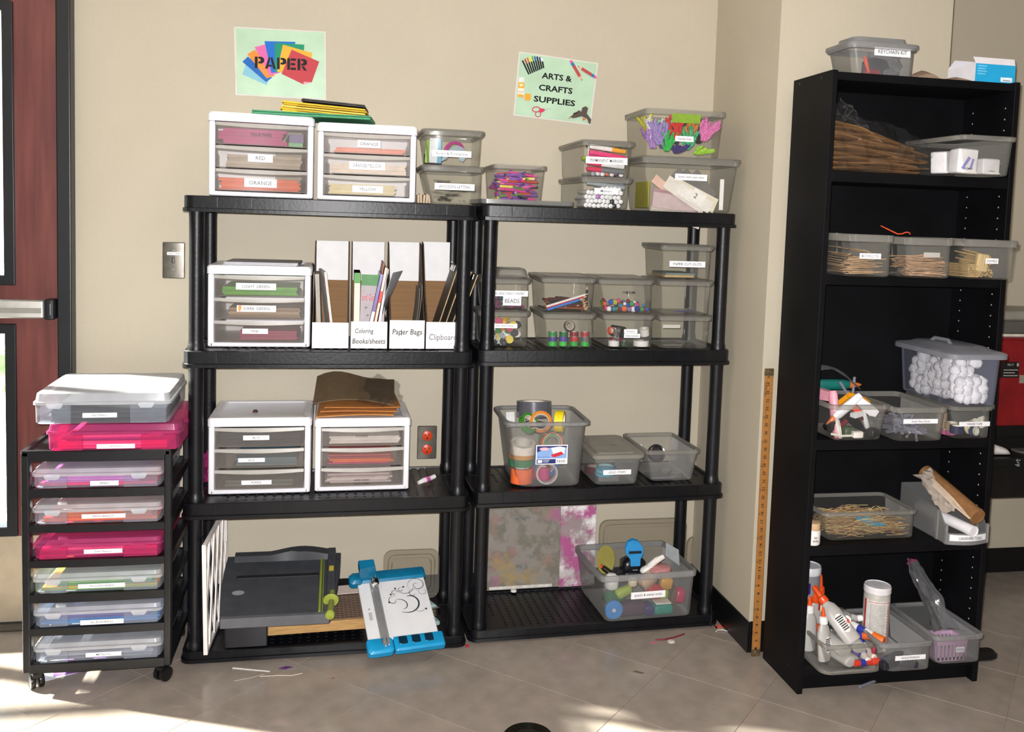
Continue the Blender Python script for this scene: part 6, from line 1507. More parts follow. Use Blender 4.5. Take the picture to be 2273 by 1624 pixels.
o = MB().rbox(0, .034, 0, .02, 0, .052, r=.004, e=.003).build('stick_bundle', M('pale_cream_wood', 'd2b684', .6, .14, 8, .4, 60, stretch=(60, 60, 1)), smooth=40); tag(o, 'pale bundle of short dowels tilted behind the bin front', 'dowels'); o.location = W_(uw3, .045, .022, .022); o.rotation_euler = (0, .12, -.15)
p, q = at(1955, 504, -.36), at(2031, 522, -.36)
mb = MB(); mb.tube([(0, 0, .022), (.03, 0, .010), (.055, 0, .0), (.07, 0, .001), (.082, 0, .006), (.092, 0, .005), (.096, 0, .0)], [.0016, .002, .002, .002, .002, .002, .0016], 8)
o = mb.build('orange_chenille_stick', M('fuzzy_d8502a', 'd8502a', .9, .2, 260, .8, 500)); tag(o, 'bent orange chenille stick across the rims of the wood bins', 'chenille stick'); o.location = (p.x, -.36, q.z+.002)
# shelf 3: glue guns, glue sticks, washi tape, cotton balls
z3 = SZ[2]+.0008
Y3 = atz(1852, 982, z3).y
u = tub('bin', 'open clear bin heaped with glue guns, left end of the third shelf', Y3+.02, z3, (1852, 1958), (1846, 1982), 899, .30, by=981, r=.02)
ug = u; x0, x1, y0, y1 = inside(u, .01)
def glue_gun(label, loc, rot, body, nozzle, trig, s=1.0, cord=None):
    t = T('glue_gun', label, 'glue gun', loc); t.rotation_euler = rot; t.scale = (s, s, s)
    mb = MB(); mb.m = Matrix.Rotation(math.pi/2, 4, 'Y')
    mb.lathe([(.0001, -.055), (.010, -.054), (.0125, -.045), (.0135, 0), (.0135, .03), (.010, .045), (.0001, .046)], 14, sy=.85)
    mb.m = Matrix.Identity(4); mb.prism([(-.052, -.009, -.006), (-.028, -.009, -.008), (-.036, -.009, -.060), (-.048, -.009, -.075), (-.066, -.009, -.070), (-.064, -.009, -.05)], (0, .018, 0))
    mb.build('body', C(body, .3), t, smooth=40)
    mb = MB(); mb.m = Matrix.Rotation(math.pi/2, 4, 'Y'); mb.lathe([(.0085, .043), (.009, .05), (.005, .068), (.0022, .076), (.0001, .077)], 14); mb.build('nozzle', C(nozzle, .3), t)
    MB().prism([(-.024, -.005, -.010), (-.006, -.005, -.010), (-.016, -.005, -.036), (-.028, -.005, -.036)], (0, .010, 0)).build('trigger', C(trig, .3), t, smooth=0)
    if cord: MB().tube(cord[1], .003, 8).build('cord', C(cord[0], .3), t)
    return t
glue_gun('teal green glue gun with orange nozzle lying across the back of the bin', W_(u, .085, .16, .135), (.3, .0, -.05), '1a6a62', 'c86a2a', 'd8562a', 1.25)
glue_gun('white glue gun with orange nozzle pointing down at the front', W_(u, .075, .05, .088), (0, .72, math.pi-.1), 'e4e4ea', 'd8703a', 'e8482a', 1.0)
glue_gun('yellow glue gun lying behind the white one', W_(u, .14, .10, .105), (.6, .3, .3), 'e0961e', 'caa04a', '1a1a1a', .8)
glue_gun('pink glue gun standing at the left end of the bin', W_(u, .050, .07, .07), (0, 1.35, -1.4), 'e8a0b0', 'd88a98', '4a2a30', 1.15)
glue_gun('black glue gun buried low in the bin', W_(u, .105, .07, .05), (.2, .6, .3), '1a1c20', '2a2c30', '8a2a3a', 1.0)
glue_gun('small white glue gun at the right of the bin', W_(u, .135, .045, .052), (0, 1.2, .2), 'd8d8dc', 'c08a4a', '5a3036', .6)
tag(MB().tube([W_(u, .02, .03, .016), W_(u, .05, .02, .012), W_(u, .08, .018, .013)], .0035, 8).rbox(W_(u, .08, 0, 0).x, W_(u, .112, 0, 0).x, W_(u, 0, .010, 0).y, W_(u, 0, .028, 0).y, W_(u, 0, 0, .006).z, W_(u, 0, 0, .026).z, r=.004, e=.003).build('power_plug', C('d8d4cc', .3)), 'cream mains plug and cord lying on the floor of the glue gun bin', 'plug')
tag(MB().ring(.028, .023, 0, .008, 20).build('cord_ring', C('d8d2cc', .3)), 'white glue gun stand hoop at the left front of the bin', 'stand'); o = bpy.data.objects['cord_ring']; o.location = W_(u, .045, .04, .030); o.rotation_euler = (1.3, .2, .9); o.scale = (.6, 1.1, 1)
cpts = [W_(u, .13+.024*math.cos(k/10*5.2), .075, .055+.022*math.sin(k/10*5.2)) for k in range(11)]
tag(MB().tube(cpts, .0026, 8).build('coiled_cable', C('14141a', .3)), 'coiled black cord at the right of the glue gun bin', 'cord')
for k, (lb, hx, x, y, z, r_) in enumerate((('olive green packet low in the glue gun bin', '4a5a44', .085, .05, .006, .0), ('black plug lying at the right of the glue gun bin', '202226', .15, .03, .005, .5))):
    blob('small_part', lb, 'part', W_(u, x, y, z), (.035, .03, .026), hx, (0, 0, r_), .2)
gs = MB().lathe([(.0001, 0), (.0042, .0003), (.0042, .09), (.0001, .0903)], 10)
GS = CL('glue_stick', 'd4d4e0', .5, 'a4a4b2', .3, .3)
g0 = gs.build('glue_stick', GS); tag(g0, 'clear glue stick poking up at the back left of the glue gun bin', 'glue stick'); aim(g0, (.55, .1, .85)); g0.location = W_(u, .02, .20, .12)
for k, (lb, d_, l_) in enumerate((('clear glue stick standing at the right of the glue gun bin', (.05, 0, 1), (.150, .15, .07)), ('short clear glue stick leaning right of the yellow glue gun', (-.6, 0, .8), (.155, .14, .075)))):
    o = g0.copy(); COL.objects.link(o); tag(o, lb, 'glue stick'); aim(o, d_); o.location = W_(u, *l_)
film('clear_strap', None, (BX+.025, -.30, z3+.12), .1, .02, 0, 4.4, 20, 3, .004, CL('strap', 'e0e0e0', .25, '9a9a9a', .15, .8), shape=lambda a_, b_: Vector((.185*a_, .02*b_, .065*math.sin(math.pi*(a_*.8+.2))+.012*b_)))
tag(bpy.data.objects['clear_strap'], 'curved clear plastic strip arching over the glue gun bin', 'plastic strip')
Y3 = atz(1989, 983, z3).y
u = tub('bin', 'open clear bin marked Small Glue Sticks, middle of the third shelf', Y3+.015, z3, (1989, 2094), (1989, 2111), 905, .32, by=983, r=.02, rimh=.016, labels=[('Small Glue Sticks', 2007, 2084, 930, 941)], mats=(CLEAR, CLEARRIM))
x0, x1, y0, y1 = inside(u, .008)
gshort = MB().lathe([(.0001, 0), (.0036, .0003), (.0036, .075), (.0001, .0753)], 8); g1 = None; qr = random.Random(9)
for i in range(80):
    o = g1.copy() if g1 else gshort.build('glue_stick', GS)
    if g1: COL.objects.link(o)
    else: g1 = o
    tag(o, 'short clear glue stick in the Small Glue Sticks bin', 'glue stick', 'small glue sticks in their bin')
    d_ = Vector((qr.uniform(-1, 1), qr.uniform(-.6, .6), qr.uniform(-.15, .15))).normalized(); aim(o, d_)
    o.location = W_(u, qr.uniform(x0+.04, x1-.04), qr.uniform(y0+.045, y0+.16), .012+.009*(i//20)+qr.uniform(0, .008))-d_*.0375
blob('pink_scrap', 'pink scrap lying at the back of the Small Glue Sticks bin', 'scrap', W_(u, .10, .22, .045), (.05, .03, .012), 'b87a86', (0, 0, .3), .3)
Y3 = atz(2212, 975, z3).y
u = tub('bin', 'lidded clear bin marked WASHI TAPE under the cotton ball tub', Y3+.012, z3, (2116, 2212), (2117, 2234), 902, .30, by=975, r=.018, lid=LIDM, labels=[('WASHI TAPE', 2131, 2200, 936, 947)])
x0, x1, y0, y1 = inside(u, .006)
for lb, x, y, z, ro, hg, col, rot in (('navy washi tape roll at the front left of the WASHI TAPE bin', .022, .02, .012, .020, .022, '2a3050', (0, 0, 0)), ('cream patterned washi tape roll standing on edge in the WASHI TAPE bin', .065, .03, .026, .020, .016, 'd8cfb4', (1.35, 0, .5)), ('pink washi tape roll flat at the left of the WASHI TAPE bin', .012, .045, .004, .022, .012, 'b05a8a', (0, 0, 0)),
        ('tan washi tape roll behind the navy one', .035, .06, .005, .022, .03, 'c0a88a', (0, 0, 0)), ('slate washi tape roll standing in front of the cream one', .068, .012, .020, .016, .014, '4a4e6a', (1.4, 0, .2))):
    roll('washi_tape_roll', lb, W_(u, x0+x, y0+y, z), ro, ro*.72, hg, col, 'e0dcd0', rot=rot)
roll('washi_tape_roll', 'striped pale washi rolls stacked at the left wall of the WASHI TAPE bin', W_(u, x0+.016, y0+.085, .004), .016, .010, .062, 'c8b0a0')
film('paper_tail', None, W_(u, x0+.072, y0+.02, .018), .05, .01, 0, 2.9, 8, 6, .004, PAPER('dcd6cc'), shape=lambda a_, b_: Vector((.045*a_, .01*b_, .03*b_+.012*a_)))
tag(bpy.data.objects['paper_tail'], 'loose cream paper tail at the right of the WASHI TAPE bin', 'paper')
CT = CL('cotton_tub', 'f2f3f8', .09, 'a8acbc', .2, .4); CTL = CL('cotton_tub_lid', 'e4e6ea', .55, '9c9ea6', .25, .3)
uc = tub('tub', 'tall clear tub of cotton balls with a domed milky lid', -.475, u.top+.001, (2122, 2214), (2116, 2243), 789, .30, by=888, r=.02, mats=(CT, CTL), rimh=.01, rim_out=.012, cat='tub')
hh = uc.h; mb = MB(); g = .004; w_, d_ = uc.w, uc.d
mb.loft([rr(-g, w_+g, -g, d_+g, hh-.012, .03, 4), rr(-g, w_+g, -g, d_+g, hh+.002, .03, 4), rr(.004, w_-.004, .004, d_-.004, hh+.006, .03, 4), rr(.02, w_-.02, .03, d_-.03, hh+.010, .03, 4), rr(.035, w_-.035, .05, d_-.05, hh+.018, .03, 4), rr(.045, w_-.045, .07, d_-.07, hh+.020, .03, 4)], c0=False)
mb.build('lid', CTL, uc.t, smooth=60)
MB().tube([(w_*.35, d_*.35, hh+.016), (w_*.37, d_*.4, hh+.027), (w_*.37, d_*.62, hh+.027), (w_*.35, d_*.67, hh+.016)], .006, 10).build('lid_handle', CTL, uc.t)
x0, x1, y0, y1 = inside(uc, .016)
COT = M('cotton', 'e8e4e4', .95, .1, 120, .8, 300)
cmesh = [ball(.0165, 3.1+k*2, .3, 3) for k in range(4)]
for cm_ in cmesh: cm_.materials.append(M('cotton_ball', 'efece9', .95, .04, 60, .5, 260))
qr = random.Random(21); nb = 0
for lv in range(5):
    for gy in range(8):
        for gx in range(4):
            if lv == 4 and (gx+gy) % 2: continue
            if lv == 3 and (gx*3+gy) % 5 == 0: continue
            if lv > 2 and gy < 1: continue
            o = bpy.data.objects.new('cotton_ball', cmesh[nb % 4]); COL.objects.link(o); nb += 1
            tag(o, 'white cotton ball in the heap inside the tall cotton tub', 'cotton ball', 'cotton balls in the tall tub')
            s = qr.uniform(.9, 1.2); o.scale = (s, s*qr.uniform(.85, 1.1), s*qr.uniform(.85, 1.1)); o.rotation_euler = (qr.uniform(0, 6), qr.uniform(0, 6), qr.uniform(0, 6))
            o.location = W_(uc, x0+.004+(x1-x0-.008)*(gx+.5)/4+qr.uniform(-.004, .004), y0+(y1-y0)*(gy+.5)/8+qr.uniform(-.006, .006), .022+.0235*lv+qr.uniform(-.004, .004)+.004*math.sin(gy))
# shelf 4: jar, raffia, tube hopper
z4 = SZ[3]+.0008
t = T('jar', 'small white and tan jar peeking out at the left of the raffia bin', 'jar', (at(1803, 1211, -.39).x, -.385, z4)); p = at(1803, 1156, -.385); hj = p.z-z4
MB().lathe([(.0001, 0), (.022, .001), (.0235, .004), (.0235, hj*.62), (.021, hj*.7)], 20).build('body', C('e4e0dc', .3), t)
MB().lathe([(.0215, hj*.62), (.0225, hj*.66), (.0225, hj*.97), (.0001, hj)], 20).build('lid', C('c8a886', .3), t)
m2 = MB()
for k, (tx, zz) in enumerate((('to', .36), ('tacks', .22))): m2.tfit(tx, -.014, .012, hj*zz-.006, hj*zz+.008, -.0242, 0, bold=.02)
m2.build('lettering', INK, t, smooth=0)
Y4 = atz(1836, 1207, z4).y
u = tub('bin', 'open clear bin of natural raffia on the fourth shelf', Y4+.02, z4, (1838, 2030), (1829, 2042), 1136, .215, by=1207, r=.02, rimh=.012, labels=[])
x0, x1, y0, y1 = inside(u, .008)
mbs = [MB() for _ in range(3)]; qr = random.Random(5)
for i in range(620):
    a_ = qr.uniform(-.35, .35)+(math.pi if qr.random() < .5 else 0); L = qr.uniform(.03, .09)
    cx, cy = qr.uniform(x0+.02, x1-.02), qr.uniform(y0+.004, y1-.01); zc_ = .006+qr.uniform(0, .052)*(1-.45*abs((cx-x0)/(x1-x0)-.4))
    d_ = Vector((math.cos(a_), .5*math.sin(a_), qr.uniform(-.14, .14))); bnd = Vector((0, qr.uniform(-.01, .01), qr.uniform(-.008, .008)))
    pts = []
    for f_ in (-.5, -.17, .17, .5):
        p = Vector((cx, cy, zc_))+d_*L*f_+bnd*(1-4*f_*f_)
        p.x = min(max(p.x, x0), x1); p.y = min(max(p.y, y0), y1); p.z = max(.006, p.z); pts.append(p)
    mbs[i % 3].tube(pts, .0011, 4)
ro = T('raffia', 'tangled heap of straw-coloured raffia filling the bin', 'raffia', (u.x, u.y, u.z)); ro['kind'] = 'stuff'
for k, hx in enumerate(('a88a5e', '8f6a4e', 'c0a878')): stuff(mbs[k].build('raffia_strands', M('raffia_'+hx, hx, .7, .15, 30), ro, smooth=60))
ro.rotation_euler = (0, 0, 0)
mb = MB()
for i in range(9):
    mb.tube([(x0+.09+.006*i, y0+.02+.004*(i % 4), .058), (x0+.12+.006*i, y0+.012+.003*(i % 3), .046), (x0+.15+.005*i, y0+.008, .036)], .0012, 4)
stuff(mb.build('blue_strands', M('blue_raffia', '4a9ab8', .6, .1, 30), ro, smooth=60))
mb = MB(); mb.tube([(x1-.09+.022*math.cos(k/9*3.3), y0+.05, .055+.028*math.sin(k/9*3.3)) for k in range(10)], .0012, 5); stuff(mb.build('stray_loop', M('raffia_c0a878', 'c0a878', .7, .15, 30), ro))
# hopper of tubes
Y4 = -.435
h0 = at(2100, 1204, Y4); h1 = at(2196, 1203, Y4); h1.x = min(h1.x, 2.3215)
t = T('hopper_bin', 'clear open-fronted hopper bin marked CARDBOARD TUBES', 'bin', (h0.x, Y4, z4)); w = h1.x-h0.x; hb = at(2195, 1140, Y4).z-z4; d = .24; fl = .034
HM, HR = MILK, MILKRIM
MB().prism([(0, .0, 0), (0, d, 0), (0, d, hb+.03), (0, .035, hb), (0, .012, hb-.03), (0, 0, fl)], (.002, 0, 0)).prism([(w-.002, .0, 0), (w-.002, d, 0), (w-.002, d, hb+.03), (w-.002, .035, hb), (w-.002, .012, hb-.03), (w-.002, 0, fl)], (.002, 0, 0)).box(0, w, 0, d, 0, .002).box(0, w, d-.002, d, 0, hb+.03).build('body', HM, t, smooth=0)
mb = MB(); rings = []
for k in range(9):
    f_ = k/8; x = w*f_; yb_ = -.014*math.sin(math.pi*f_); rings.append([Vector((x, yb_, 0)), Vector((x, yb_+.003, 0)), Vector((x, yb_+.003, fl)), Vector((x, yb_, fl))])
mb.loft(rings); mb.build('front_lip', HR, t, smooth=40)
for x in (-.004, w-.004): MB().rbox(x, x+.008, -.002, .008, 0, hb-.03, r=.002, e=.002).rbox(x, x+.008, .040, .052, 0, hb+.002, r=.002, e=.002).build('edge_rib', HR, t, smooth=0)
p, q = at(2103, 1194, Y4-.014), at(2186, 1182, Y4-.014)
lm = MB(); rings = []
for k in range(7):
    f_ = .06+.88*k/6; x = w*f_; yb_ = -.014*math.sin(math.pi*f_)-.0008; rings.append([Vector((x, yb_, .012)), Vector((x, yb_+.0005, .012)), Vector((x, yb_+.0005, .030)), Vector((x, yb_, .030))])
lm.loft(rings, 0); lm.tfit('CARDBOARD TUBES', w*.15, w*.85, .012, .030, -.0155, 1, bold=.004); lm.build('label', [LABEL, INK], t, smooth=0)
def tube_thing(name, label, a, b, r, ri, mat, inner=None, cap=None):
    a, b = Vector(a), Vector(b); L = (b-a).length
    t = T(name, label, 'tube', a)
    MB().lathe([(ri, 0), (r, 0), (r, L), (ri, L), (ri, L-.04 if cap is None else L-.003)], 24).build('tube', mat, t, smooth=40)
    if cap: MB().lathe([(.0001, L-.004), (ri, L-.004)], 20).build('end_disc', cap, t)
    return aim(t, b-a)
HX = lambda x, y, z: Vector((h0.x+x, Y4+y, z4+z))
KT = M('kraft_tube', '8a6038', .75, .1, 40, .3, 120); KT2 = M('kraft_end', '7a4f2a', .85, .15, 60)
tube_thing('cardboard_tube', 'thick brown cardboard tube lying diagonally on top of the hopper bin', HX(.055, .20, .160), HX(.085, -.02, .085), .024, .021, KT, cap=KT2)
tube_thing('cardboard_tube', 'tan split cardboard tube beside the thick one', HX(.085, .15, .110), HX(.108, .008, .085), .018, .016, M('kraft_tube2', '7a5f42', .75, .1, 40, .3, 120), cap=M('kraft_end2', '8a7458', .85, .1, 60))
tube_thing('paper_tube', 'white paper tube sticking forward out of the hopper bin', HX(.025, .18, .060), HX(.068, -.030, .046), .0165, .0155, M('white_tube', 'e6e4e8', .5, .03, 30), cap=M('white_tube_end', 'cfcdd6', .6, .03, 30))
film('crumpled_paper', None, HX(.012, .06, .08), .1, .1, 0, 1.4, 16, 12, .012, PAPER('a89c90'), shape=lambda a_, b_: Vector((.055*b_-.01+.012*a_, .13*(1-a_)-.02, .085*(1-a_)+.015*b_)))
tag(bpy.data.objects['crumpled_paper'], 'crumpled grey-beige paper sleeve leaning out of the hopper bin', 'paper')
mb = MB(); mb.prism([(0, .14, .085), (.006, .02, .045), (.030, -.02, .02), (.036, -.018, .018), (.018, .05, .062), (.012, .14, .095)], (.004, 0, .002)); o = mb.build('paper_strip', PAPER('cdb9a4'), smooth=0); tag(o, 'long cream paper strip lying in front of the crumpled sleeve', 'paper'); o.location = HX(.025, .0, .062)
# bottom shelf
z5 = SZ[4]+.0008
Y5 = atz(1834, 1505, z5).y
ub = tub('bin', 'open clear bin crowded with glue bottles, bottom left of the bookcase', Y5+.045, z5, (1840, 1948), (1832, 1953), 1432, .25, by=1505, r=.025, rimh=.012)
MB().loft([rr(-.012, ub.w-.002, -.018, ub.d-.002, -.0004, .03, 4), rr(-.016, ub.w+.002, -.022, ub.d, .003, .03, 4), rr(-.016, ub.w+.002, -.022, ub.d, .012, .03, 4), rr(-.010, ub.w-.003, -.016, ub.d-.006, .012, .028, 4), rr(-.008, ub.w-.005, -.014, ub.d-.008, .005, .028, 4)], c1=False).build('lid_under_bin', CLEARRIM, ub.t, smooth=50)
u = ub; x0, x1, y0, y1 = inside(u, .008)
GB = CL('glue_bottle', 'd8d6d2', .72, 'cfccc8', .35, .2); OR = C('e2521e', .3)
def glue_bottle(label, loc, d_, s=1.0, cap='o', spin=0, decal=False, body=None):
    t = T('glue_bottle', label, 'glue bottle', loc)
    MB().lathe([(.0001, 0), (.022, .001), (.024, .006), (.024, .085), (.020, .103), (.010, .116), (.010, .120)], 18, sy=.62).build('bottle', body or GB, t, smooth=50)
    if cap == 'o':
        MB().lathe([(.0125, .116), (.0135, .118), (.0125, .132), (.008, .136), (.0065, .158), (.005, .166), (.0001, .167)], 14).build('cap', OR, t)
    elif cap == 'w':
        MB().lathe([(.013, .114), (.0135, .117), (.013, .134), (.008, .136)], 16).build('collar', C('efeae8', .3), t)
        MB().lathe([(.007, .134), (.0055, .150), (.003, .162), (.0001, .163)], 12).build('cap', OR, t)
    elif cap == 'p':
        MB().lathe([(.0165, .112), (.017, .116), (.0165, .142), (.0001, .144)], 18).build('cap', C('3a1f7a', .3), t)
    if decal:
        mb = MB(); mb.prism([(.015*math.cos(k*.449), -.0156, .052+.026*math.sin(k*.449)) for k in range(14)], (0, .0006, 0), 0)
        for k in range(7): mb.box(-.010+R_.uniform(-.002, .002), .010+R_.uniform(-.003, .002), -.0162, -.0157, .034+.0056*k, .037+.0056*k, 1)
        mb.build('decal', [C('e6e2e0'), C('2a2a2e')], t, smooth=0)
    aim(t, d_, spin); t.scale = (s, s, s)
    return t
B5 = lambda x, y, z: W_(u, x, y, z)
glue_bottle('glue bottle with bent orange cap lying across the middle of the bin', B5(.108, .030, .070), (-.38, .55, .62), 1.12, 'o', 0, True)
glue_bottle('upright glue bottle with tall orange nozzle cap at the back of the bin', B5(.095, .21, .01), (.0, .05, 1), 1.15, 'o')
glue_bottle('upright glue bottle with stubby orange cap left of the tall one', B5(.062, .185, .01), (.02, 0, 1), 1.02, 'o')
glue_bottle('glue bottle with white collar and orange tip standing at the left wall', B5(.028, .05, .01), (-.03, .1, 1), .95, 'w', .4, True)
glue_bottle('second white-collared glue bottle at the far left edge', B5(.014, .12, .01), (0, .05, 1), 1.0, 'w')
glue_bottle('white bottle with purple cap and blue label at the back left', B5(.035, .20, .03), (0, 0, 1), 1.1, 'p', 0, False, C('d8d8e0', .3))
MB().lathe([(.0001, .0), (.0245, .0), (.0245, .03), (.0001, .03)], 18, sy=.64).build('label_band', C('4a8ac8', .3), bpy.data.objects[[o.name for o in bpy.data.objects if o.get('label', '').startswith('white bottle with purple')][0]], (0, 0, .05))
glue_bottle('glue bottle lying with its white collar and orange nozzle facing forward', B5(.150, .20, .085), (-.30, -.85, .22), 1.05, 'w')
glue_bottle('glue bottle lying with orange nozzle pointing right', B5(.098, .16, .080), (.9, -.25, .12), .75, 'w')
glue_bottle('glue bottle lying low with its rounded base facing front', B5(.070, .012, .050), (-.1, .9, .12), 1.0, 'o')
glue_bottle('glue bottle lying right of the low one, base facing front', B5(.118, .012, .056), (.05, .9, .15), .95, 'w')
glue_bottle('glue bottle lying at the floor of the bin, base facing front', B5(.095, .008, .022), (-.25, .9, .02), 1.05, 'o')
def gstick(label, loc, d_, body, cap, s=1.0):
    t = T('glue_stick', label, 'glue stick', loc)
    MB().lathe([(.0001, 0), (.0095, .0005), (.0095, .058)], 16).build('barrel', C(body, .3), t)
    MB().lathe([(.0105, .056), (.0105, .082), (.0095, .084), (.0001, .084)], 16).build('cap', C(cap, .3), t)
    MB().lathe([(.0097, .018), (.0097, .036)], 16).build('band', C('2a3a9a', .3), t)
    aim(t, d_); t.scale = (s,)*3; return t
gstick('white glue stick with orange cap facing front at the right rim', B5(.142, .105, .088), (.45, -.75, -.12), 'e8e4e2', 'e06a1e', 1.25)
gstick('orange-capped glue stick lying under it', B5(.108, .06, .080), (.8, -.2, -.05), 'd8602a', 'c8441e')
gstick('slim white glue stick lying at the right wall of the bin', B5(.155, .10, .058), (.12, -.85, -.35), 'e6dcd6', 'e8dcd2', 1.1)
gstick('second slim white glue stick lying beside it', B5(.135, .09, .05), (.10, -.85, -.32), 'dcd2cc', 'e4d8d0', 1.05)
gstick('red glue stick lying across the floor of the bin at the front', B5(.100, .010, .016), (.95, .05, .0), 'c83a2a', 'd84a36')
gstick('white and blue glue stick at the front right of the bin', B5(.145, .012, .016), (.5, .02, .03), 'dcd8de', '2a3f9a', .7)
gstick('purple-capped glue stick lying behind the red one', B5(.105, .035, .030), (.8, .1, .05), '6a5a9a', '5a4a90')
gstick('crimson glue stick standing in the bin corner', B5(.168, .02, .012), (0, .1, 1), 'a83040', 'b83a48', .6)
o = MB().rbox(0, .02, 0, .012, 0, .042, r=.002, e=.001).box(0, .006, -.0005, .0, 0, .042, 1).build('red_packet', [C('d8202a', .3), C('e8d49a')], smooth=0); tag(o, 'red and cream packet between the purple-capped bottle and the orange cap', 'packet'); o.location = B5(.056, .14, .118)
pencil('thin crimson pen behind the white-collared bottle', B5(.060, .10, .07), B5(.058, .115, .125), 'a82a3a', r=.003)
# canisters
def canister(label, loc, r, h, mat, lidm, printed=False):
    t = T('canister', label, 'canister', loc)
    MB().lathe([(.0001, 0), (r*.98, .001), (r, .004), (r, h*.86), (r*.97, h*.875), (r*.97, h*.9)], 32).build('body', mat, t)
    MB().lathe([(r*1.02, h*.895), (r*1.04, h*.9), (r*1.04, h*.975), (r*1.0, h*.985), (r*.99, h), (r*.93, h), (r*.92, h*.99), (.0001, h*.99)], 32).build('lid', lidm, t)
    return t
o = canister('pale plastic canister with a white lid behind the glue bottles', B5(.055, .225, .0)+Vector((0, .0, .0)), .038, .232, CL('pale_canister', 'c8c8cc', .55, 'a8a8ae', .3, .3), C('d8d8dc', .4))
o.location.y = min(o.location.y, -.225)
Y5 = atz(1970, 1501, z5).y
uh = tub('bin', 'open clear bin marked HOLE PUNCH holding a tall canister', Y5+.02, z5, (1968, 2071), (1958, 2078), 1427, .25, by=1497, r=.02, labels=[('HOLE PUNCH', 1989, 2057, 1453, 1468)], mats=(MILK, MILKRIM))
x0, x1, y0, y1 = inside(uh, .01)
for k, (lb, hx, x, y, sx, rz) in enumerate((('black hole punch lying left in the HOLE PUNCH bin', '22232a', .045, .03, .06, .3), ('dark slate hole punch lying right in the HOLE PUNCH bin', '2c2e38', .105, .028, .055, -.3), ('charcoal hole punch lying between the other two', '1c1c22', .078, .055, .06, .1))):
    def ex(o, sx=sx): MB().tube([(-sx*.4, -.004, .026), (0, -.006, .034), (sx*.42, -.002, .030)], .006, 8).build('lever', C('3a3c46', .3), o); MB().lathe([(.004, 0), (.004, .012)], 10).build('pin', CHROME, o, (sx*.3, -.008, .016))
    blob('hole_punch', lb, 'hole punch', W_(uh, x, y, .005), (sx, .026, .026), hx, (0, 0, rz), .2, .3, ex)
pr = M('canister_label', 'c9c5be', .5, .0, 10)
t = canister('tall white-lidded canister printed with small text and red bands', (at(1953, 1425, -.36).x, -.33, z5+.005), .0385, at(1953, 1296, -.33).z-z5-.005, C('b9b6ae', .4), C('dedcde', .4))
h = at(1953, 1296, -.33).z-z5-.005; R0 = .0388
def band(a0, a1, z0, z1, r): return [[Vector((r*math.cos(a), r*math.sin(a), z)) for z in (z0, z1)] for a in [a0+(a1-a0)*k/14 for k in range(15)]]
mb = MB()
def patch(a0, a1, z0, z1, mi, r):
    vs = []; n = 14
    for k in range(n+1):
        a = a0+(a1-a0)*k/n; vs += [(r*math.cos(a), r*math.sin(a), z0), (r*math.cos(a), r*math.sin(a), z1)]
    mb.add(vs, [(2*k, 2*k+2, 2*k+3, 2*k+1) for k in range(n)], mi)
patch(-math.pi, 0, .004, h*.80, 0, R0)
patch(-2.75, -1.05, h*.775, h*.782, 1, R0+.0003); patch(-1.06, -1.02, .01, h*.78, 1, R0+.0003); patch(-1.0, -.93, .01, h*.78, 1, R0+.0003); patch(-.30, -.26, .01, h*.80, 1, R0+.0003); patch(-math.pi, -2.95, .004, h*.80, 1, R0+.0003)
qr = random.Random(31)
for k in range(34):
    z = h*.74-k*h*.0215
    if z < .008: break
    a = -2.6
    while a < -1.45:
        L = qr.uniform(.04, .12); patch(a, min(a+L, -1.42), z, z+h*.009, 2, R0+.0003); a += L+.035
for k in range(14): patch(-1.20, -1.12, h*.10+k*h*.045, h*.10+k*h*.045+h*.03, 2 if k % 2 else 1, R0+.0003)
mb.build('printed_label', [C('d9d6d0', .4), C('b02a2e'), C('77736e')], t)
Y5 = atz(2178, 1477, z5).y
ur = tub('bin', 'open clear bin with a lilac basket and plastic bag, bottom right of the bookcase', Y5+.02, z5, (2080, 2178), (2078, 2196), 1411, .25, by=1478, r=.02, mats=(MILK, MILKRIM))
x0, x1, y0, y1 = inside(ur, .006)
LIL = M('lilac_plastic', 'b89ab4', .4, .05, 30)
a, b = at(2079, 1470, -.44), at(2147, 1470, -.44)
t = T('basket', 'small lilac slotted basket marked ROCKS in the bottom right bin', 'basket', W_(ur, x0+.002, y0+.004, .005)); bw = .092; bh = .062; bd = .07
MB().box(0, bw, 0, bd, 0, .003).build('base', LIL, t, smooth=0)
mb = MB(); mb.rbox(-.004, bw+.004, -.003, bd+.003, bh-.010, bh, r=.004, e=.002); mb2 = MB().loft([rr(-.004, bw+.004, -.003, bd+.003, bh-.012, .004), rr(-.005, bw+.005, -.004, bd+.004, bh, .004), rr(.002, bw-.002, .003, bd-.003, bh, .004), rr(.002, bw-.002, .003, bd-.003, bh-.012, .004)], close=True); mb2.build('rim', LIL, t)
for s_ in (0, 1):
    for k in range(8): MB().box(k*bw/7.3, k*bw/7.3+.0065, s_*(bd-.003), s_*(bd-.003)+.003, .003, bh-.011).build('slat', LIL, t, smooth=0)
    for k in range(6): MB().box(s_*(bw-.003), s_*(bw-.003)+.003, .004+k*bd/6.5, .010+k*bd/6.5, .003, bh-.011).build('slat', LIL, t, smooth=0)
MB().box(0, bw, 0, .003, .003, .012).build('lower_band', LIL, t, smooth=0)
label_mesh('label', 'ROCKS', .058, .086, .026, .042, -.0006, t)
film('zip_bag', None, W_(ur, .040, .03, .075), .1, .1, 0, 3.9, 20, 20, .010, CL('zip_bag_film', 'd8d8da', .30, '8f8f92', .1, .8), shape=lambda a_, b_: Vector((-.01+(.105-.065*b_)*(a_)-.035*b_, .02+.10*b_+.03*math.sin(3*a_), .185*b_-.02*a_*(1-b_))))
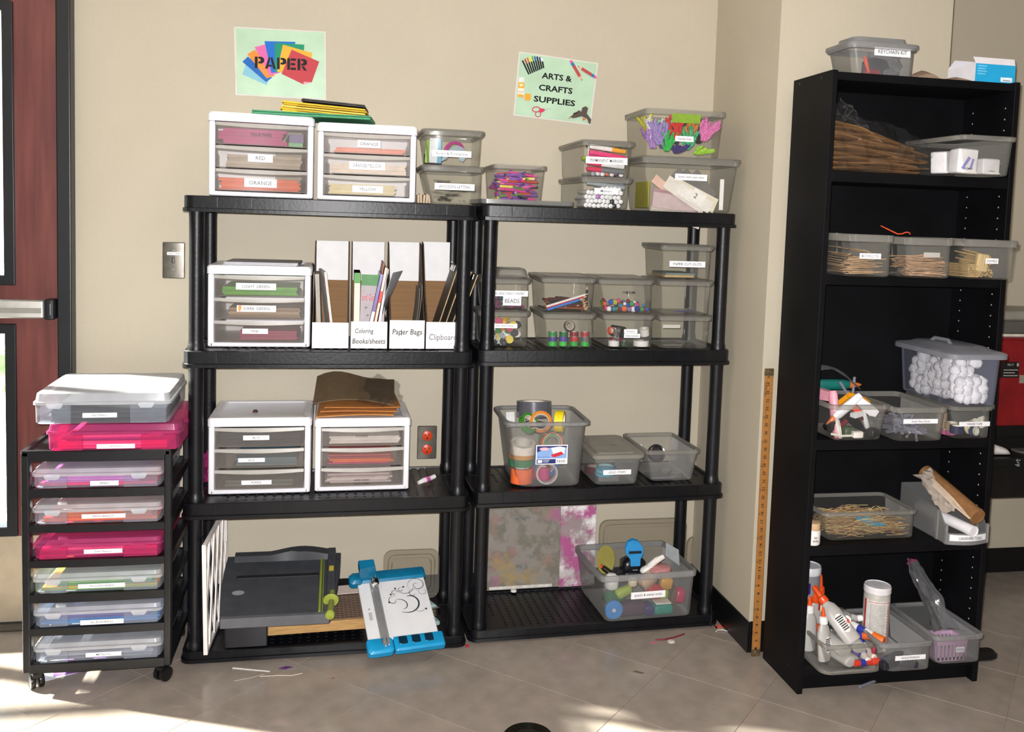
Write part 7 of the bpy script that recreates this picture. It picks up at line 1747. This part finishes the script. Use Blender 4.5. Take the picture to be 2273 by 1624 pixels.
o = bpy.data.objects['zip_bag']; tag(o, 'clear zip bag with magenta seal standing up out of the bottom right bin', 'plastic bag')
MB().tube([(-.046, .12, .181), (-.028, .135, .188), (-.012, .13, .186)], .0035, 6).build('zip_seal', M('magenta_zip', '8a2a5a', .35, .1, 50), o)
# ------------------------------------------------------------------ beyond the bookcase
DKM = M('dark_desk', '0c0c0e', .45, .2, 12)
zd = at(2230, 1010, .0).z
t = T('desk', 'black desk edge beyond the bookcase, carrying the red box', 'desk', (2.36, -.02, 0))
zb_, za_ = at(2230, 1105, -.02).z, at(2230, 1018, -.02).z
MB().rbox(0, .95, 0, .40, za_-.03, za_, r=.003, e=.002).build('desktop', DKM, t, smooth=0)
MB().box(.02, .93, .006, .02, zb_, za_-.03).build('apron', DKM, t, smooth=0)
for x, y in ((.02, .33), (.90, .33), (.02, .02), (.90, .02)): MB().box(x, x+.04, y, y+.04, 0, za_-.03).build('leg', DKM, t, smooth=0)
RED = M('red_carton', '7a0f16', .5, .12, 12, .1, 60)
Yr = .06
a = at(2222, 945, Yr); zt_ = at(2240, 752, Yr).z; z0_ = za_+.001
a0 = at(2226, 745, Yr)
t = T('storage_box', 'large dark red box with a black label beyond the bookcase', 'box', (a0.x-.12, Yr, 0)); 
# dark plinth below the red box
zr0 = a.z
MB().rbox(0, .5, 0, .28, zr0, zt_, r=.004, e=.003).build('box_body', RED, t, smooth=0)
MB().rbox(.10, .5, .0, .28, zt_-.006, zt_+.004, r=.004, e=.002).build('box_lid', RED, t, smooth=0)
p, q = at(2231, 838, Yr-.001), at(2263, 803, Yr-.001)
ox = a0.x-.12
mb = MB(); mb.box(p.x-ox-.02, q.x-ox, -.0012, 0, p.z, q.z, 0)
p2, q2 = at(2234, 814, Yr), at(2254, 804, Yr); mb.tfit('SKL77', p2.x-ox-.004, q2.x-ox, p2.z, q2.z, -.0016, 1, bold=.02, fill=1)
for k in range(3): mb.box(p.x-ox-.008, q.x-ox-.004-.012*(k % 2), -.0016, -.0012, p.z+.006+.010*k, p.z+.009+.010*k, 1)
mb.box(q.x-ox-.010, q.x-ox-.002, -.0016, -.0012, q.z-.016, q.z-.004, 1)
p, q = at(2262, 850, Yr), at(2272, 832, Yr); mb.box(p.x-ox, q.x-ox+.05, -.0012, 0, p.z, q.z, 2)
mb.build('box_label', [C('141416'), C('a8a29c'), C('8a8478')], t, smooth=0)
for q_ in ((2253, 791), (2255, 874)):
    p = at(*q_, Yr); MB().lathe([(.003, 0), (.002, .0015)], 8).build('staple', CHROME, t, (p.x-ox, -.001, p.z)).rotation_euler = (math.pi/2, 0, 0)
t2 = T('dark_crate', 'black crate between the desk and the red box', 'crate', (ox+.0, Yr-.02, za_+.0005))
hcr = zr0-za_-.0015
MB().rbox(0, .52, .05, .33, 0, hcr, r=.003, e=.002).build('body', DKM, t2, smooth=0)
MB().rbox(-.004, .524, .046, .334, hcr*.45, hcr*.55, r=.003, e=.002).build('rim', DKM, t2, smooth=0)
# white plush boot on the desk in front
p0, p1 = at(2206, 990, -.005), at(2258, 980, -.005)
mb = MB(); rings = []
L = .13
for k in range(9):
    f_ = k/8; x = -.045+L*f_; hz = .040*(1-.5*max(0, f_-.5)*2)*(.55 if f_ in (0, 1) else 1); d_ = .032*(.6 if f_ in (0, 1) else 1)
    rings.append([Vector((x, d_*math.cos(2*math.pi*i/12), hz*.5+hz*.5*math.sin(2*math.pi*i/12))) for i in range(12)])
mb.loft(rings); o = mb.build('white_cloth_roll', M('white_plush', 'dcd8d6', .95, .08, 60, .6, 200), smooth=60); tag(o, 'rolled white cloth lying on the desk edge beside the bookcase', 'cloth'); o.location = (p0.x, .035, za_+.002)
o = tag(MB().lathe([(.0001, 0), (.05, .0), (.052, .004), (.05, .008), (.0001, .008)], 24).build('grey_plate', M('dull_grey', '5a5856', .5, .1, 30)), 'dull grey dish half hidden behind the white cloth roll', 'dish'); o.location = (p1.x+.10, .07, za_+.0008)
pz = at(2258, 1015, -.02)
mb = MB()
for k in range(7): mb.box(.0+R_.uniform(-.008, .008), .004+R_.uniform(-.006, .012), -.0012, 0, -.012+.004*k, -.009+.004*k)
o = tag(mb.build('small_sticker', C('8f92a0'), smooth=0), 'small scratched silver sticker on the black desk front', 'sticker'); o.location = (pz.x, -.0205, za_-.015)
# grey machine on top of the red box
p = at(2226, 740, Yr+.02); zg = at(2240, 694, Yr+.02).z; zm = at(2240, 710, Yr+.02).z
t = T('paper_cutter_machine', 'grey flat machine with a pale base on top of the red box', 'machine', (ox+.05, Yr+.02, zt_+.0045))
MB().rbox(0, .45, 0, .24, 0, .010, r=.004, e=.003).build('base', C('d8d2c6', .4), t, smooth=0)
MB().rbox(0, .45, .008, .24, .010, zm-zt_-.006, r=.01, e=.005).build('body', M('machine_grey', '55544f', .4, .1, 30), t, smooth=0)
MB().rbox(-.003, .45, 0, .245, zm-zt_-.006, zg-zt_, r=.01, e=.006).build('cover', M('machine_cover', '8d897f', .4, .06, 20), t, smooth=0)
# ------------------------------------------------------------------ yardstick
RW = M('ruler_wood', '9c6a34', .5, .12, 10, .05, 60, stretch=(20, 20, 1.2))
pb, pt = at(1682, 1462, -.165), at(1700, 817, -.150)
hR = .914; wR = .0275
t = T('yardstick', 'worn wooden yardstick standing between the column and the bookcase', 'yardstick', (1.7235, -.165, .0005)); t.rotation_euler = (-.012, 0, 0)
MB().rbox(0, wR, 0, .005, 0, hR, r=.001, e=.0006).build('stick', RW, t, smooth=0)
for z0_, z1_ in ((0, .022), (hR-.022, hR)):
    e_ = MB().rbox(-.0006, wR+.0006, -.0007, .0057, z0_-.0003, z1_, r=.001, e=.0005).build('metal_end', M('old_brass', '8a7656', .35, .25, 60, metal=.8), t, smooth=0)
    MB().ring(.005, .0028, 0, .0012, 16).build('eyelet', CHROME, e_, (wR/2, -.0012, (z0_+z1_)/2)).rotation_euler = (math.pi/2, 0, 0)
mb = MB()
for k in range(1, 36):
    z = hR*k/36; mb.box(wR*.82, wR, -.0004, 0, z-.0003, z+.0003)
    for j in range(1, 4): mb.box(wR*(.90 if j != 2 else .86), wR, -.0004, 0, z+hR/144*j-.0002, z+hR/144*j+.0002)
    mb.text(str(k), (wR*.58, -.0005, z-.004), (0, 0, .008*(1 if k < 10 else 1.5)), (-.0085, 0, 0), 0, .02)
    if k % 3 == 0: mb.text(str(k//3)+'/', (wR*.18, -.0005, z-.003), (0, 0, .007), (-.005, 0, 0), 0, .01)
mb.text('Ohio Express', (wR*.30, -.0005, hR-.085), (0, 0, .045), (-.007, 0, 0), 0, .015)
mb.build('ruler_marks', C('2a1a10'), t, smooth=0)
# ------------------------------------------------------------------ floor litter
def litter(name, label, cat, px, py, mb, hx, rz=0, rough=.5, z=.0006):
    o = mb.build(name, C(hx, rough), smooth=0); tag(o, label, cat); p = atz(px, py, 0); o.location = (p.x, p.y, z); o.rotation_euler = (0, 0, rz); return o
litter('white_strip', 'white plastic strip lying on the floor in front of the left unit', 'strip', 515, 1484, MB().prism([(0, 0, 0), (.11, -.035, 0), (.11, -.030, 0), (.002, .007, 0)], (0, 0, .001)), 'f4f2ec')
litter('thread', 'thin white thread trailing from the plastic strip', 'thread', 577, 1502, MB().tube([(0, 0, .001), (.05, .0, .001), (.09, -.006, .001), (.12, .004, .001)], .0009, 5), 'e0d4c8')
litter('thread', 'faint pale thread lying nearest the camera left', 'thread', 520, 1512, MB().tube([(0, 0, .001), (.04, .012, .001), (.08, .03, .001)], .0007, 5), 'c8b8aa')
litter('purple_scrap', 'purple scrap half under the left shelving unit', 'scrap', 634, 1483, MB().prism([(-.02, 0, 0), (.0, -.006, 0), (.022, .004, 0), (.0, .012, 0)], (0, 0, .001)), '5a2a72')
litter('red_crumb', 'tiny red crumb on the floor tiles', 'crumb', 737, 1506, MB().box(0, .007, 0, .003, 0, .0015), '8a3a34')
litter('red_ribbon', 'dark red ribbon curve under the front of the right unit', 'ribbon', 1455, 1421, MB().tube([(0, 0, .002), (.03, -.003, .003), (.07, .010, .002), (.11, .03, .002)], .0022, 6), '7a1030')
litter('white_cap', 'white disc beside the dark red ribbon', 'cap', 1490, 1424, MB().lathe([(.0001, 0), (.012, 0), (.011, .002), (.0001, .0022)], 16), 'd8cfc6')
litter('pink_scrap', 'pink and white striped scrap at the left end of the ribbon', 'scrap', 1451, 1427, MB().box(-.01, .012, 0, .008, 0, .001).box(-.006, -.003, -.004, .012, 0, .0012), 'c86a86')
litter('red_bit', 'small crimson bead between the two units', 'bead', 1037, 1436, MB().lathe([(.0001, 0), (.006, .002), (.006, .006), (.0001, .009)], 10), 'b01a3a')
litter('coral_clip', 'coral plastic clip by the column baseboard', 'clip', 1597, 1394, MB().box(-.012, .012, 0, .006, 0, .004).box(-.012, .012, .010, .016, 0, .004).box(-.012, -.008, 0, .016, 0, .004), 'c85a48')
litter('clear_arc', 'curved clear plastic rim by the column baseboard', 'plastic', 1604, 1406, MB().tube([(.022*math.cos(a_), .022*math.sin(a_), .003) for a_ in [.4+.25*k for k in range(10)]], .0016, 6), 'd8d4cc')
litter('clear_stick', 'clear glue stick lying on the floor in front of the bookcase', 'glue stick', 1908, 1528, MB().tube([(0, 0, .005), (.085, .035, .005)], .0045, 8), 'a49c94')
bpy.data.objects['clear_stick'].material_slots[0].material = GS
film('plastic_scrap', None, (1.665, .03, .004), .1, .1, 0, 5.5, 8, 10, .006, FILM, shape=lambda a_, b_: Vector((.02*a_, .06*a_-.0, .085*b_)))
tag(bpy.data.objects['plastic_scrap'], 'dark clear plastic scrap standing between the right unit and the column', 'plastic')
litter('tape_mark', 'brown smear stuck on the floor tiles', 'smear', 1413, 1491, MB().prism([(-.012, .004, 0), (.0, .010, 0), (.022, -.008, 0), (.012, -.014, 0), (-.002, -.004, 0)], (0, 0, .0004)), '6a5a48', 0, .8, .0002)
p = atz(1160, 1611, 0)
t = T('floor_outlet', 'dark round floor fitting at the bottom edge of the photo', 'floor outlet', (p.x, p.y-.075, .0004))
DK = M('dark_bronze', '24211a', .35, .2, 60, metal=.5)
MB().lathe([(.0001, .016), (.060, .016), (.066, .013), (.072, .004), (.072, 0)], 40).build('cover', DK, t)
for r in (.062, .052, .042): MB().ring(r, r-.003, .0155, .0172, 40).build('ridge', DK, t)
o = tag(MB().rbox(0, .10, 0, .05, 0, .03, r=.02, e=.01, n=4).build('black_shoe', C('0a0a0c', .4), smooth=40), 'rounded black object on the floor behind the right foot of the bookcase', 'object'); p = atz(2195, 1470, 0); o.location = (p.x-.06, p.y, .0005)
